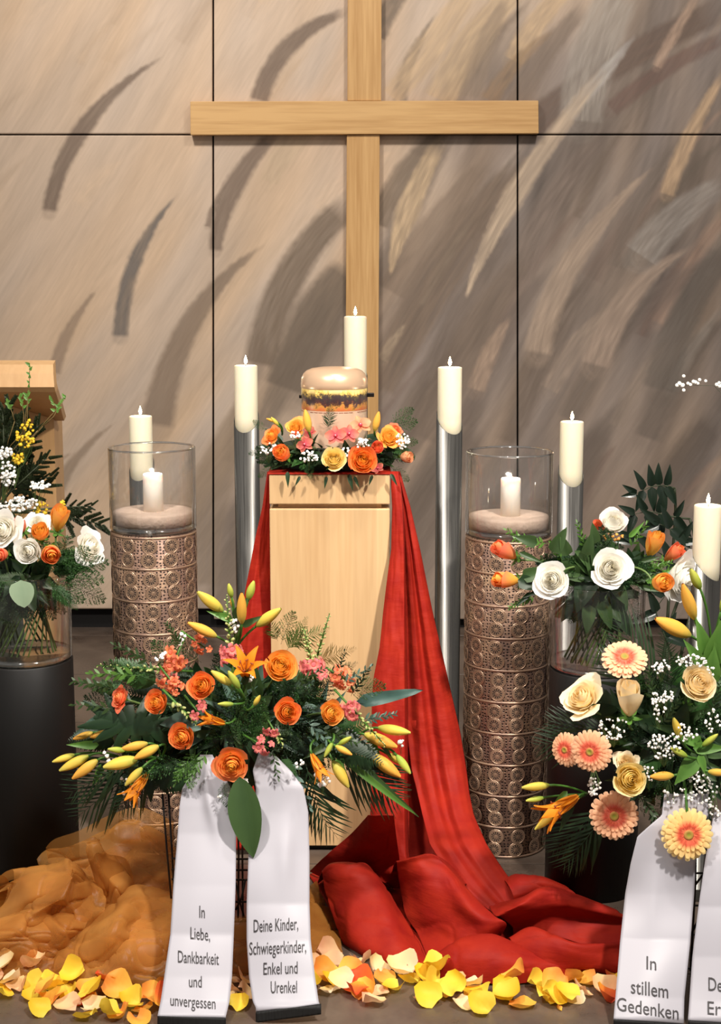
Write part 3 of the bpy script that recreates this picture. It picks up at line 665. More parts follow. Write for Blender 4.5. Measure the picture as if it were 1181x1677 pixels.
for t in TC: tube_candle(*t)

# ------------------------------------------------------------------ bronze pillars, glass cylinders, sand, pillar candles
def medallion():
    rings = [(0.0, .5), (.13, .5), (.2, .3), (.30, .3), (.70, .3), (.78, .35), (.84, .35), (.88, .1), (.93, .1), (.97, .45), (1.03, .45), (1.08, 0)]
    n = 24; V, Fa, mi = [(0, 0, .6)], [], []
    for r, h in rings[1:]:
        for k in range(n): a = 2 * PI * k / n; V.append((r * math.cos(a), r * math.sin(a), h))
    for k in range(n): Fa.append((0, 1 + k, 1 + (k + 1) % n)); mi.append(0)
    for j in range(len(rings) - 2):
        for k in range(n):
            b = 1 + j * n; k2 = (k + 1) % n; Fa.append((b + k, b + n + k, b + n + k2, b + k2))
            mi.append(1 if j == 2 and k % 2 == 0 else 0)
    me = mesh('medallion', V, Fa, smooth=False); me.materials[0] = M_['bronze']; me.materials.append(M_['hole'])
    me.polygons.foreach_set('material_index', mi); return me
MED = medallion()
PR = .126
def bronze_pillar(cx, Y, ztop, lab, labg, labs, labc, yaw):
    x = at(cx, 1100, Y).x
    pi_ = empty('bronze_pillar', Vector((x, Y, 0))); tag(pi_, lab, 'pillar', 'pierced bronze pillars')
    put('sheet', mesh('sheet', *lathe([(PR * .96, 0), (PR, .004), (PR, ztop - .004), (PR * .97, ztop), (0, ztop)], 72)), M_['sheet'], pi_)
    seg = ztop / 10.0
    rim = mesh('seam_band', *lathe([(PR, -.0035), (PR + .0018, -.002), (PR + .0018, .002), (PR, .0035)], 72))
    for k in range(11): put('seam_band', rim, M_['bronze'], pi_, Vector((0, 0, min(max(k * seg, .005), ztop - .005))))
    mr = seg * .222
    for row in range(20):
        z = (row + .5) * seg / 2 + (.004 if row % 2 == 0 else -.004)
        for k in range(12):
            a = 2 * PI * k / 12 + yaw + .05 * math.sin(row * 1.3)
            n = Vector((math.cos(a), math.sin(a), 0)); loc = n * (PR + .0002) + Vector((0, 0, z))
            put('medallion', MED, M_['bronze'], pi_, orient(loc, n, 0, (mr, mr, .0022)))
    # glass cylinder
    g0 = ztop + .002; gr = .1285; gh = .248; th = .004
    g = empty('glass_cylinder', Vector((x, Y, g0))); tag(g, labg, 'glass', 'glass cylinders on bronze pillars')
    put('glass_wall', mesh('glass_wall', *lathe([(gr - th, .022), (gr - th, gh - .003), (gr - th / 2, gh), (gr, gh - .003), (gr, .008), (gr - .006, .001)], 72)), M_['glass'], g)
    put('glass_base', mesh('glass_base', *lathe([(0, .001), (gr - .006, .001), (gr - .0005, .008), (gr - .003, .02), (gr - .008, .016), (0, .015)], 72)), M_['glassb'], g)
    rimm = []
    put('rim', mesh('rim', *lathe([(gr - th - .0005, gh - .003), (gr - th / 2, gh + .0008), (gr + .0005, gh - .003), (gr - th / 2, gh - .005), (gr - th - .0005, gh - .003)], 72)), M_['glassb'], g)
    sd = put('sand_bed', mesh('sand_bed', *lathe([(0, .0), (gr - .009, .0), (gr - .009, .032), (gr - .011, .038), (.098, .0395), (.075, .037), (.06, .041), (.035, .038), (0, .037)], 72)), M_['sand'], None, Vector((x, Y, g0 + .019)))
    sd['kind'] = 'stuff'; tag(sd, labs, 'sand')
    c = empty('pillar_candle', Vector((x + .003, Y - .012, g0 + .054))); tag(c, labc, 'candle', 'white pillar candles in glass cylinders')
    r = .0295; h = .115
    put('wax', mesh('wax', *lathe([(0, 0), (r, 0), (r, h - .004), (r * .93, h), (r * .78, h), (r * .66, h - .012), (0, h - .016)], 40)), M_['waxw'], c)
    put('wick', mesh('wick', *tube([(0, 0, h - .018), (.0005, 0, h - .004)], .0013, 5)), M_['wick'], c)
    flame_part(c, .85, h - .012)
    candle_light(c, h + .026, 1.5)
    return x, g0
pz = at(830, 886, 4.3 - PR).z
bronze_pillar(257, 4.32, at(257, 880, 4.32 - PR).z, 'pierced bronze pillar standing near the lectern and black plinth', 'clear glass cylinder with sand on the bronze pillar near the lectern', 'beige sand bed in the glass cylinder near the lectern', 'white pillar candle glowing in the glass cylinder near the lectern', .06)
bronze_pillar(829, 4.30, at(829, 888, 4.30 - PR).z, 'pierced bronze pillar standing beside the red cloth on the floor', 'clear glass cylinder with sand on the bronze pillar beside the red cloth', 'beige sand bed in the glass cylinder beside the red cloth', 'white pillar candle glowing in the glass cylinder beside the red cloth', .2)

# ------------------------------------------------------------------ black plinths and glass vases
def plinth_vase(cx, ymid, Y, r, ztop, gh, lab, labv):
    x = at(cx, ymid, Y).x
    p = put('black_plinth', mesh('black_plinth', *lathe([(0, 0), (r, 0), (r, ztop - .003), (r - .003, ztop), (0, ztop)], 64), smooth=False), M_['black'], None, Vector((x, Y, 0)))
    for q in p.data.polygons: q.use_smooth = abs(q.normal.z) < .3
    tag(p, lab, 'plinth', 'black cylinder plinths')
    g = empty('glass_vase', Vector((x, Y, ztop + .001))); tag(g, labv, 'vase', 'glass vases on black plinths')
    th = .004
    put('glass_wall', mesh('glass_wall', *lathe([(r - th, .02), (r - th, gh - .003), (r - th / 2, gh), (r, gh - .003), (r, .008), (r - .006, .001)], 64)), M_['glass'], g)
    put('glass_base', mesh('glass_base', *lathe([(0, .001), (r - .006, .001), (r - .0005, .008), (r - .003, .02), (r - .01, .015), (0, .014)], 64)), M_['glassb'], g)
    return Vector((x, Y, ztop))
VL = plinth_vase(45, 1090, 4.05, .1285, at(45, 1097, 4.05 - .1285).z, .25, 'black cylinder plinth in front of the lectern, half behind gold organza', 'clear glass vase of roses in front of the lectern')
VR = plinth_vase(976, 1100, 3.99, .1305, at(976, 1113, 3.99 - .1305).z, .245, 'black cylinder plinth behind the gerbera spray', 'clear glass vase of roses behind the gerbera spray')

# ================================================================== CLOTHS
PX_ = [at(257, 1100, 4.32).x, at(829, 1100, 4.30).x]
ROUND = [(VL.x, VL.y, .1285), (VR.x, VR.y, .1305), (PX_[0], 4.32, PR + .003), (PX_[1], 4.30, PR + .003)] + [(at(t[0], t[1], t[3]).x, t[3], t[4] * 1.035) for t in TC]
def clear(p, gap=.004):
    """push a cloth point out of the pedestal, the pillars, plinths and tubes it lies against"""
    x, y, z = p
    if z < ztop - .001 and pl - gap < x < prr + gap and YP - gap < y < YP + DEP + gap:
        d = [(x - (pl - gap), 'l'), ((prr + gap) - x, 'r'), (y - (YP - gap), 'f')]; k = min(d)[1]
        if k == 'l': x = pl - gap
        elif k == 'r': x = prr + gap
        else: y = YP - gap
    for cx_, cy_, r in ROUND:
        dx, dy = x - cx_, y - cy_; d = math.hypot(dx, dy)
        if d < r + gap:
            if d < 1e-6: dx, dy, d = 0, -1, 1
            x, y = cx_ + dx / d * (r + gap), cy_ + dy / d * (r + gap)
    return (x, y, z)
def patch(rows, nu=40, nv=40, mode='z', amp=0.0, freq=18.0, seed=0, ridge=0.0):
    R = [[(atz(x, y, q) if mode == 'z' else at(x, y, q)) for x, y, q in r] for r in rows]
    V = np.zeros((nv, nu, 3))
    for i in range(nu):
        colp = [crom(r, i / (nu - 1)) for r in R]
        for j in range(nv): V[j, i] = crom(colp, j / (nv - 1))
    if amp or ridge:
        du = np.gradient(V, axis=1); dv = np.gradient(V, axis=0); N = np.cross(du, dv); N /= np.linalg.norm(N, axis=2, keepdims=True) + 1e-9
        X, Y, Z = V[..., 0] * freq, V[..., 1] * freq, V[..., 2] * freq
        n = vnoise(X + .6 * Z, Y + Z, seed) - .5 + .5 * (vnoise(X * 2.1 + Z, Y * 2.1 - Z, seed + 1) - .5)
        d = amp * n
        if ridge:
            q = vnoise(X * .8 + 1.3 * vnoise(X * .5, Y * .5 + Z, seed + 5) * 2, Y * .8 + Z * .9, seed + 2); q2 = vnoise(X * 1.7 + 9, Y * 1.9 + Z * 1.5, seed + 3)
            d = d + ridge * ((1 - np.abs(2 * q - 1)) ** 10 + .5 * (1 - np.abs(2 * q2 - 1)) ** 14)
        V = V + N * d[..., None]
        if mode == 'z': V[..., 2] = np.maximum(V[..., 2], .0015)
    return [clear(p) for p in V.reshape(-1, 3)], gridf(nu, nv)
def thick(o, t=.0015):
    m = o.modifiers.new('thickness', 'SOLIDIFY'); m.thickness = t; m.offset = 0; return o

rc = empty('red_cloth', Vector((at(650, 1400, 3.9).x, 3.9, 0))); tag(rc, 'long red cloth draped over the pedestal and pooling in folds on the floor', 'cloth')
def redp(name, rows, mode='z', amp=.004, freq=14, seed=0, nu=56, nv=60):
    return thick(wput(name, *patch(rows, nu, nv, mode, amp, freq, seed, .0035), M_['red'], rc))
# cloth lying on the pedestal top
x0, x1 = pl - .004, prr + .004
v, f = patch([[(441, 775, YP + .001 + 0), (540, 776, YP), (640, 775, YP)], [(441, 775, YP), (540, 775, YP), (640, 775, YP)]], 4, 2, 'Y')
tl = put('top_layer', mesh('top_layer', *box(x0 - PC.x - 0, x1 - PC.x, -hd - .003, hd + .004, 0, .0035, .001), smooth=False), M_['red'], rc, Matrix.Translation(Vector((PC.x, PC.y, ztop)) - WM[rc].translation))
def hang(rows, prof, dy=.03, name='hanging_fold', seed=0, nu=60, nv=90):
    """rows: (py, xl, xr, Y, fold gain); prof: (u, offset) across"""
    us = np.linspace(0, 1, nu); pu = [p[0] for p in prof]; pv = [p[1] for p in prof]
    pys = np.linspace(rows[0][0], rows[-1][0], nv); k = [r[0] for r in rows]
    V = []
    off = np.interp(us, pu, pv); ker = np.array([.1, .2, .4, .2, .1]); off = np.convolve(np.pad(off, 2, mode='edge'), ker, 'valid')
    for j, y in enumerate(pys):
        xl, xr, Y, g = (np.interp(y, k, [r[c] for r in rows]) for c in (1, 2, 3, 4))
        yr = y
        for i, u in enumerate(us):
            wr = (.006 * (vnoise(u * 4 + seed, y / 34.0, seed) - .5) + .003 * (vnoise(u * 9 + seed, y / 12.0, seed + 1) - .5)) * g
            p = at(xl + (xr - xl) * u, yr, Y + off[i] * g * dy + float(wr))
            V.append(Vector(clear(p)))
    return thick(wput(name, V, gridf(nu, nv), M_['red'], rc))
hang([(772, 639, 652, 4.26, .25), (800, 641, 657, 4.235, .4), (830, 642.5, 660, 4.22, .5), (900, 641, 663, 4.195, .7), (950, 634, 664, 4.17, .8), (1000, 628, 665, 4.15, .9), (1060, 622, 666, 4.12, 1), (1110, 612, 667, 4.10, 1.1),
      (1160, 609, 668, 4.08, 1.2), (1250, 611, 668, 4.04, 1.3), (1300, 608, 667, 4.01, 1.4), (1350, 606, 668, 3.98, 1.5), (1400, 610, 670, 3.95, 1.6), (1432, 615, 675, 3.93, 1.7)],
     [(0, .5), (.15, .05), (.4, -.3), (.7, -.45), (.92, -.6), (1, .7)], .03, seed=3)
hang([(772, 648, 655, 4.30, .3), (800, 651, 663, 4.29, .5), (830, 655, 672, 4.275, .6), (900, 660, 688, 4.25, .8), (1000, 663, 708, 4.22, 1), (1100, 664, 731, 4.19, 1.2), (1200, 667, 754, 4.15, 1.4), (1260, 674, 764, 4.11, 1.4),
      (1300, 684, 769, 4.06, 1.3), (1335, 692, 776, 4.00, 1.2), (1383, 704, 797, 3.90, .9), (1415, 724, 818, 3.85, .7), (1444, 747, 838, 3.80, .5), (1470, 775, 852, 3.76, .4), (1494, 806, 862, 3.72, .3)],
     [(0, .5), (.10, .5), (.22, .0), (.34, -.1), (.42, .35), (.5, .4), (.62, -.2), (.8, -.1), (.92, .2), (1, .7)], .03, seed=5)
hang([(1180, 655, 700, 4.17, 1), (1300, 658, 720, 4.14, 1), (1400, 660, 740, 4.08, 1), (1440, 660, 750, 4.02, 1)], [(0, 0), (.3, .5), (.6, -.3), (1, .3)], .03, seed=9, nu=20, nv=20)
hang([(772, 438, 443.5, 4.30, .2), (800, 434, 443.5, 4.30, .4), (830, 430, 443.5, 4.30, .6), (880, 418.5, 444, 4.30, .8), (930, 409, 444, 4.30, 1), (970, 401, 444.5, 4.29, 1.1), (1010, 395, 445, 4.28, 1.2), (1150, 378, 446, 4.26, 1.4), (1300, 365, 447, 4.24, 1.6), (1392, 360, 448, 4.20, 1.7)],
     [(0, .3), (.3, -.2), (.6, .1), (.85, .3), (1, .5)], .03, seed=11)
FOLD = [
 [[(520, 1446, .01), (540, 1432, .02), (575, 1428, .02), (612, 1434, .02), (645, 1455, .01)], [(527, 1428, .14), (543, 1415, .165), (574, 1412, .172), (601, 1414, .165), (618, 1438, .12)], [(529, 1438, .135), (548, 1428, .165), (580, 1426, .175), (612, 1430, .16), (634, 1452, .11)],
  [(535, 1465, .095), (560, 1468, .11), (596, 1474, .115), (632, 1480, .11), (658, 1495, .07)], [(547, 1502, .055), (574, 1515, .065), (614, 1522, .07), (650, 1530, .065), (682, 1535, .035)],
  [(557, 1532, .022), (588, 1550, .03), (632, 1562, .035), (668, 1568, .035), (698, 1572, .015)], [(562, 1546, .0), (600, 1568, .003), (646, 1586, .006), (680, 1592, .006), (712, 1598, .003)]],
 [[(640, 1436, .02), (665, 1422, .02), (700, 1408, .03), (740, 1416, .03), (775, 1445, .02)], [(648, 1411, .18), (675, 1404, .20), (705, 1397, .205), (728, 1411, .18), (762, 1450, .12)], [(651, 1424, .165), (682, 1414, .20), (714, 1412, .20), (742, 1432, .175), (780, 1472, .125)],
  [(657, 1462, .09), (694, 1460, .13), (732, 1468, .135), (772, 1488, .13), (812, 1502, .105)], [(665, 1500, .045), (704, 1500, .075), (748, 1508, .085), (792, 1518, .09), (829, 1512, .09)],
  [(686, 1534, .015), (724, 1536, .035), (760, 1540, .05), (795, 1538, .055), (822, 1530, .045)], [(708, 1590, .0), (730, 1575, .01), (755, 1566, .015), (780, 1562, .015), (800, 1555, .01)]],
 [[(720, 1560, .02), (760, 1540, .04), (800, 1530, .05), (822, 1535, .05), (862, 1560, .03)], [(702, 1572, .03), (745, 1541, .075), (790, 1531, .09), (815, 1533, .088), (868, 1556, .06)],
  [(705, 1586, .01), (745, 1570, .055), (800, 1566, .07), (850, 1572, .06), (905, 1578, .04)], [(708, 1598, .0), (745, 1605, .004), (800, 1611, .006), (860, 1610, .005), (955, 1594, .004)]],
 [[(830, 1540, .03), (865, 1528, .04), (900, 1535, .04), (955, 1552, .03), (1030, 1550, .02)], [(835, 1537, .07), (868, 1519, .098), (900, 1527, .10), (950, 1544, .088), (1030, 1540, .07)],
  [(845, 1560, .05), (880, 1546, .08), (920, 1553, .08), (965, 1563, .065), (1035, 1558, .05)], [(862, 1588, .02), (900, 1582, .035), (940, 1584, .03), (980, 1584, .03), (1045, 1580, .03)],
  [(862, 1609, .0), (910, 1602, .003), (965, 1592, .003), (1000, 1597, .003), (1055, 1600, .0)]],
 [[(800, 1480, .04), (850, 1470, .05), (900, 1460, .05), (950, 1480, .03), (1030, 1510, .02)], [(808, 1497, .10), (850, 1476, .145), (894, 1451, .16), (945, 1465, .13), (1010, 1490, .09)],
  [(825, 1507, .09), (860, 1492, .125), (905, 1479, .13), (955, 1486, .115), (1022, 1502, .08)], [(840, 1520, .05), (870, 1507, .07), (910, 1506, .07), (960, 1506, .065), (1028, 1516, .05)],
  [(840, 1536, .02), (880, 1530, .03), (920, 1536, .03), (965, 1548, .02), (1035, 1548, .015)]],
 [[(820, 1450, .03), (850, 1440, .03), (890, 1445, .03), (930, 1455, .02)], [(826, 1440, .10), (848, 1431, .115), (888, 1434, .115), (925, 1449, .09)],
  [(840, 1465, .085), (860, 1462, .09), (895, 1453, .10), (945, 1466, .08)], [(845, 1490, .03), (870, 1485, .03), (900, 1480, .04), (955, 1490, .03)]],
 [[(603, 1335, .30), (615, 1335, .31), (645, 1335, .31)], [(572, 1368, .18), (605, 1375, .20), (650, 1375, .20)], [(532, 1403, .09), (582, 1410, .10), (655, 1410, .10)], [(506, 1428, .01), (560, 1447, .012), (660, 1455, .012)]],
 [[(505, 1432, .004), (600, 1400, .006), (700, 1395, .006), (800, 1440, .006), (900, 1450, .006), (1030, 1500, .006)], [(535, 1480, .004), (600, 1470, .008), (700, 1470, .008), (800, 1500, .008), (900, 1500, .008), (1035, 1540, .006)],
  [(560, 1535, .002), (610, 1560, .004), (700, 1580, .004), (800, 1600, .004), (900, 1596, .004), (1040, 1588, .003)]],
]
for i, r in enumerate(FOLD): redp('floor_fold', r, seed=20 + i, amp=.005, freq=9)

oz = empty('organza_cloth', Vector((at(150, 1500, 3.6).x, 3.6, 0))); tag(oz, 'sheer gold organza heaped in crumpled folds at the foot of the sprays', 'cloth')
ORG = [
 [[(-30, 1455, .06), (20, 1440, .08), (70, 1430, .10), (110, 1425, .10), (158, 1450, .06)], [(20, 1424, .20), (55, 1419, .21), (95, 1413, .22), (113, 1405, .23), (153, 1434, .17)], [(14, 1470, .13), (50, 1465, .17), (90, 1455, .19), (125, 1450, .19), (162, 1455, .14)],
  [(-10, 1500, .09), (40, 1490, .13), (85, 1485, .145), (125, 1490, .13), (157, 1480, .10)], [(-30, 1540, .05), (40, 1530, .08), (90, 1530, .08), (130, 1520, .06), (152, 1500, .05)], [(-30, 1590, .0), (40, 1590, .0), (90, 1585, .0), (125, 1562, .0), (152, 1532, .0)]],
 [[(-30, 1520, .10), (20, 1500, .12), (45, 1494, .128), (90, 1500, .12), (137, 1508, .10)], [(-30, 1545, .08), (20, 1535, .10), (50, 1530, .105), (90, 1530, .10), (128, 1530, .08)], [(-30, 1585, .01), (20, 1580, .03), (60, 1578, .03), (90, 1570, .03), (108, 1550, .03)], [(-30, 1600, 0), (20, 1596, 0), (60, 1592, 0), (90, 1585, 0), (108, 1566, 0)]],
 [[(139, 1392, .26), (146, 1374, .285), (156, 1371, .29), (165, 1381, .28)], [(146, 1410, .22), (153, 1400, .25), (162, 1398, .25), (176, 1398, .24)], [(155, 1440, .16), (166, 1435, .19), (182, 1425, .19), (207, 1408, .19)], [(160, 1475, .09), (176, 1470, .11), (197, 1462, .12), (220, 1450, .11)]],
 [[(75, 1388, .19), (90, 1374, .21), (130, 1360, .23), (180, 1335, .25), (230, 1322, .26), (284, 1345, .24)], [(80, 1420, .13), (110, 1410, .15), (150, 1400, .17), (190, 1385, .18), (235, 1380, .19), (286, 1395, .18)], [(80, 1450, .08), (120, 1450, .09), (160, 1450, .10), (200, 1440, .11), (240, 1440, .12), (290, 1450, .12)], [(80, 1500, .02), (120, 1500, .02), (160, 1500, .03), (200, 1500, .04), (240, 1500, .05), (292, 1510, .06)]],
 [[(150, 1520, .05), (190, 1490, .10), (225, 1466, .13), (260, 1458, .135), (297, 1470, .11)], [(120, 1540, .06), (165, 1520, .10), (215, 1490, .145), (255, 1478, .15), (297, 1490, .13)], [(96, 1565, .05), (140, 1540, .09), (190, 1535, .115), (240, 1540, .11), (292, 1545, .10)], [(86, 1592, .03), (130, 1580, .05), (180, 1588, .05), (230, 1590, .05), (287, 1582, .05)], [(84, 1624, .0), (120, 1613, 0), (170, 1610, 0), (220, 1613, 0), (282, 1604, 0)]],
 [[(285, 1470, .10), (350, 1490, .10), (400, 1498, .10), (470, 1480, .11), (518, 1442, .06)], [(285, 1520, .07), (350, 1540, .07), (400, 1545, .07), (470, 1530, .08), (538, 1492, .025)], [(285, 1590, .0), (350, 1602, .0), (400, 1602, .0), (470, 1592, .0), (562, 1560, .0)]],
 [[(-60, 1440, .14), (-20, 1432, .16), (6, 1434, .155), (16, 1446, .12)], [(-60, 1480, .06), (-20, 1475, .08), (6, 1470, .07), (18, 1470, .05)], [(-60, 1520, .0), (-20, 1515, .01), (6, 1505, .01), (20, 1495, .0)]],
 [[(-40, 1470, .01), (60, 1450, .012), (150, 1440, .012), (230, 1430, .012), (300, 1450, .01)], [(-40, 1530, .01), (60, 1520, .02), (150, 1510, .02), (230, 1510, .02), (300, 1520, .01)], [(-40, 1600, .002), (60, 1592, .002), (130, 1580, .002), (230, 1590, .002), (300, 1598, .002)]],
]
def lift(r, dx, dy, k): return [[(x + dx + 6 * math.sin(x * .07 + j), y + dy + 5 * math.sin(x * .05 + j * 2), max(0, z * k + (.012 * math.sin(x * .06 + j * 1.7) if 0 < j < len(r) - 1 else 0))) for (x, y, z) in row] for j, row in enumerate(r)]
for i, r in enumerate(ORG): wput('crumpled_fold', *patch(r, 90, 80, 'z', .006, 9, 40 + i * 7, .011), M_['organza'], oz)
for i, (k, dx, dy, sc) in enumerate([(0, 8, 14, .92), (0, -14, 26, .75), (1, 10, -8, 1.1), (3, -10, 22, .8), (3, 14, 45, .7), (4, -12, -10, 1.12), (4, 12, 16, .8), (5, 5, 14, .8), (2, 14, 20, .8)]):
    wput('crumpled_fold', *patch(lift(ORG[k], dx, dy, sc), 80, 70, 'z', .006, 10, 140 + i * 7, .012), M_['organza'], oz)

# ================================================================== RIBBONS
def fontmesh(body):
    cu = bpy.data.curves.new('lettering', 'FONT'); cu.body = body; cu.size = 1; cu.align_x = 'CENTER'; cu.resolution_u = 3
    o = bpy.data.objects.new('lettering', cu); COL.objects.link(o)
    dg = bpy.context.evaluated_depsgraph_get(); me = o.evaluated_get(dg).to_mesh()
    V = [v.co.copy() for v in me.vertices]; Fa = [tuple(p.vertices) for p in me.polygons]
    o.evaluated_get(dg).to_mesh_clear(); bpy.data.objects.remove(o); bpy.data.curves.remove(cu)
    xs = [v.x for v in V]; c = (min(xs) + max(xs)) / 2; wd = max(xs) - min(xs)
    return [(v.x - c, v.y) for v in V], Fa, wd
def ribbon(rows, bulge, lines, label, endh, end0, end1, slope=0.0):
    k = [r[0] for r in rows]
    def S(px, py, dy=0.0):
        yy = min(max(py, k[0]), k[-1])
        Y = float(np.interp(yy, k, [r[3] for r in rows])); xl = float(np.interp(yy, k, [r[1] for r in rows])); xr = float(np.interp(yy, k, [r[2] for r in rows]))
        return at(px, py, Y + bulge((px - xl) / (xr - xl), py) + dy)
    mid = S((rows[-1][1] + rows[-1][2]) / 2, k[-1])
    e = empty('sash_ribbon', Vector((mid.x, mid.y, 0))); tag(e, label, 'ribbon', 'printed white sash ribbons')
    nu, nv = 26, 110; V = []; py_end = k[-1]
    for j in range(nv):
        t = j / (nv - 1)
        for i in range(nu):
            u = i / (nu - 1); y1 = py_end + end0 * (1 - u) + end1 * u
            y = k[0] + (y1 - k[0]) * t
            yy = min(y, k[-1]); xl = float(np.interp(yy, k, [r[1] for r in rows])); xr = float(np.interp(yy, k, [r[2] for r in rows]))
            V.append(S(xl + (xr - xl) * u, y))
    thick(wput('satin_band', V, gridf(nu, nv), M_['ribbon'], e), .0008)
    V = []; ne = 6
    for j in range(ne):
        for i in range(nu):
            u = i / (nu - 1); xl, xr = rows[-1][1], rows[-1][2]
            y = py_end + end0 * (1 - u) + end1 * u + endh * j / (ne - 1)
            V.append(S(xl + (xr - xl) * u, y, -.002 - .003 * (i % 2) * j / ne))
    thick(wput('fringe', V, gridf(nu, ne), M_['ribend'], e), .0015)
    for body, cx, cy, wpx, hpx, sl in lines:
        P2, Fa, wd = fontmesh(body); cap = .70
        V = [S(cx + x * wpx / wd, cy + hpx / 2 - y * hpx / cap + sl * x * wpx / wd, -.0022) for x, y in P2]
        wput('lettering', V, Fa, M_['ink'], e, smooth=False)['label'] = 'printed line reading ' + body.rstrip(',')
def bulgeA(u, y): return .016 * math.sin(u * 3.1 + .4) * math.exp(-((y - 1300) / 60) ** 2) - .014 * math.exp(-((u - .5 - (y - 1290) / 500) / .10) ** 2) * math.exp(-((y - 1315) / 45) ** 2) + .012 * math.sin((y - 1250) / 62.0 + u * .9) - .01 * math.sin(u * PI)
def bulgeB(u, y): return .012 * math.sin((y - 1250) / 58.0 - u * 1.1 + 1) - .012 * math.sin(u * PI) - .010 * math.exp(-((u - .6) / .15) ** 2) * math.exp(-((y - 1400) / 50) ** 2)
def bulgeC(u, y): return .014 * abs(u - .42) * math.exp(-((y - 1470) / 45) ** 2) * 3.0 + .010 * math.sin((y - 1380) / 55.0 + u * 1.4) - .008 * math.sin(u * PI)
ribbon([(1236, 328, 348, 3.50), (1262, 318, 362, 3.475), (1290, 299, 378, 3.455), (1320, 294, 383, 3.44), (1365, 291, 387, 3.425), (1450, 284, 386, 3.38), (1530, 279, 383, 3.33), (1600, 269, 380, 3.26), (1640, 263, 376, 3.215), (1664, 258, 370, 3.18)], bulgeA,
       [('In', 331, 1493, 9, 20, .1), ('Liebe,', 328, 1529, 32, 20, .1), ('Dankbarkeit', 325, 1568, 67, 20, .06), ('und', 320, 1607, 21, 19, .02), ('unvergessen', 316, 1640, 74, 19, .08)],
       'white satin ribbon printed In Liebe, Dankbarkeit und unvergessen', 14, 0, 4)
ribbon([(1232, 424, 446, 3.50), (1262, 414, 476, 3.475), (1290, 419, 497, 3.455), (1330, 417, 505, 3.44), (1400, 407, 507, 3.41), (1480, 404, 507, 3.37), (1540, 404, 509, 3.32), (1600, 408, 516, 3.26), (1640, 414, 522, 3.215), (1650, 419, 526, 3.20)], bulgeB,
       [('Deine Kinder,', 452, 1514, 73, 21, -.06), ('Schwiegerkinder,', 455, 1551, 93, 21, -.05), ('Enkel und', 459.5, 1585, 56, 20, -.04), ('Urenkel', 465, 1616, 43, 20, -.02)],
       'white satin ribbon printed Deine Kinder, Schwiegerkinder, Enkel und Urenkel', 17, 8, -6)
ribbon([(1300, 1088, 1160, 3.42), (1335, 1084, 1160, 3.40), (1352, 1064, 1150, 3.39), (1370, 1044, 1145, 3.385), (1414, 1033, 1139, 3.37), (1464, 1024, 1137, 3.35), (1539, 1016, 1131, 3.31), (1634, 1008, 1121, 3.22), (1668, 1005, 1120, 3.18)], bulgeC,
       [('In', 1067, 1577, 16, 22, .12), ('stillem', 1064, 1619, 61, 23, .14), ('Gedenken', 1061, 1651, 101, 22, .15)],
       'white satin ribbon printed In stillem Gedenken below the gerberas', 14, 2, 10)
ribbon([(1330, 1170, 1230, 3.42), (1370, 1162, 1262, 3.39), (1408, 1155, 1260, 3.37), (1485, 1144, 1256, 3.34), (1567, 1134, 1250, 3.28), (1640, 1129, 1246, 3.21), (1668, 1127, 1245, 3.18)], bulgeB,
       [('De', 1172, 1612, 23, 22, .1), ('Er', 1170, 1651, 22, 22, .1)],
       'white satin ribbon only partly in view, its lettering cut off', 14, 4, 12)

# ================================================================== PLANT PROTOTYPES
rnd = random.Random(11)
def petal_mesh(Rm, Hh, span, curl, close, ruf, seed, t, az, n=8, m=9, flat=.0, tipw=.0, z0=0.0):
    V, tint = [], []
    for j in range(m):
        v = j / (m - 1)
        for i in range(n):
            u = -1 + 2 * i / (n - 1)
            sp = span * (.42 + .58 * math.sin(PI * min(.12 + .55 * v, .5)))
            phi = az + u * sp
            vv = v * (1 - .20 * abs(u) ** 2.4 * v)
            r = Rm * (1 - (1 - min(1, vv * 1.04)) ** 2.1) ** .85
            r *= 1 - close * vv ** 3
            r += Rm * curl * vv ** 3.2 * (1 + .25 * u * u)
            r += Rm * ruf * math.sin(4.1 * u + seed) * vv ** 3
            z = z0 + Hh * (vv - curl * .42 * vv ** 5) + Hh * tipw * (1 - u * u) * v ** 6 + ruf * .4 * Hh * math.cos(3.3 * u + seed * 2) * vv ** 4
            V.append((r * math.cos(phi), r * math.sin(phi), z)); tint.append(min(1, .12 + .55 * t * v + .33 * v ** 2 * (.4 + .6 * t)))
    return mesh('petal', V, gridf(n, m), tint)
def rose_set(N, r0, r1, pw, h0, h1, s0, s1, c0, c1, cl0, cl1, ruf, seed):
    out = []; q = random.Random(seed)
    for i in range(N):
        t = i / (N - 1)
        L = lambda a, b, e=1.0: a + (b - a) * t ** e
        out.append(petal_mesh(r0 + (r1 - r0) * t ** pw, L(h0, h1), L(s0, s1), L(c0, c1, 2) + q.uniform(-.04, .04), L(cl0, cl1), ruf * (.4 + t), q.uniform(0, 6), t, i * 2.39996 + q.uniform(-.15, .15), tipw=.05 * t))
    return out
ROSE = {'open': (rose_set(24, .09, .72, 1.0, 1.02, .62, 2.6, .95, -.02, .48, .30, .02, .05, 1), .8),
        'full': (rose_set(20, .09, .74, .9, 1.25, .95, 2.5, 1.05, -.02, .30, .34, .06, .05, 2), 1.05),
        'cup': (rose_set(15, .08, .62, .85, 1.45, 1.30, 2.4, 1.15, 0, .14, .40, .20, .05, 3), 1.4),
        'bud': (rose_set(10, .07, .50, .85, 1.75, 1.55, 2.2, 1.15, 0, .20, .5, .22, .06, 4), 1.6),
        'loose': (rose_set(22, .12, .85, .9, 1.2, .75, 2.0, .75, .02, .62, .25, .0, .11, 5), 1.0)}
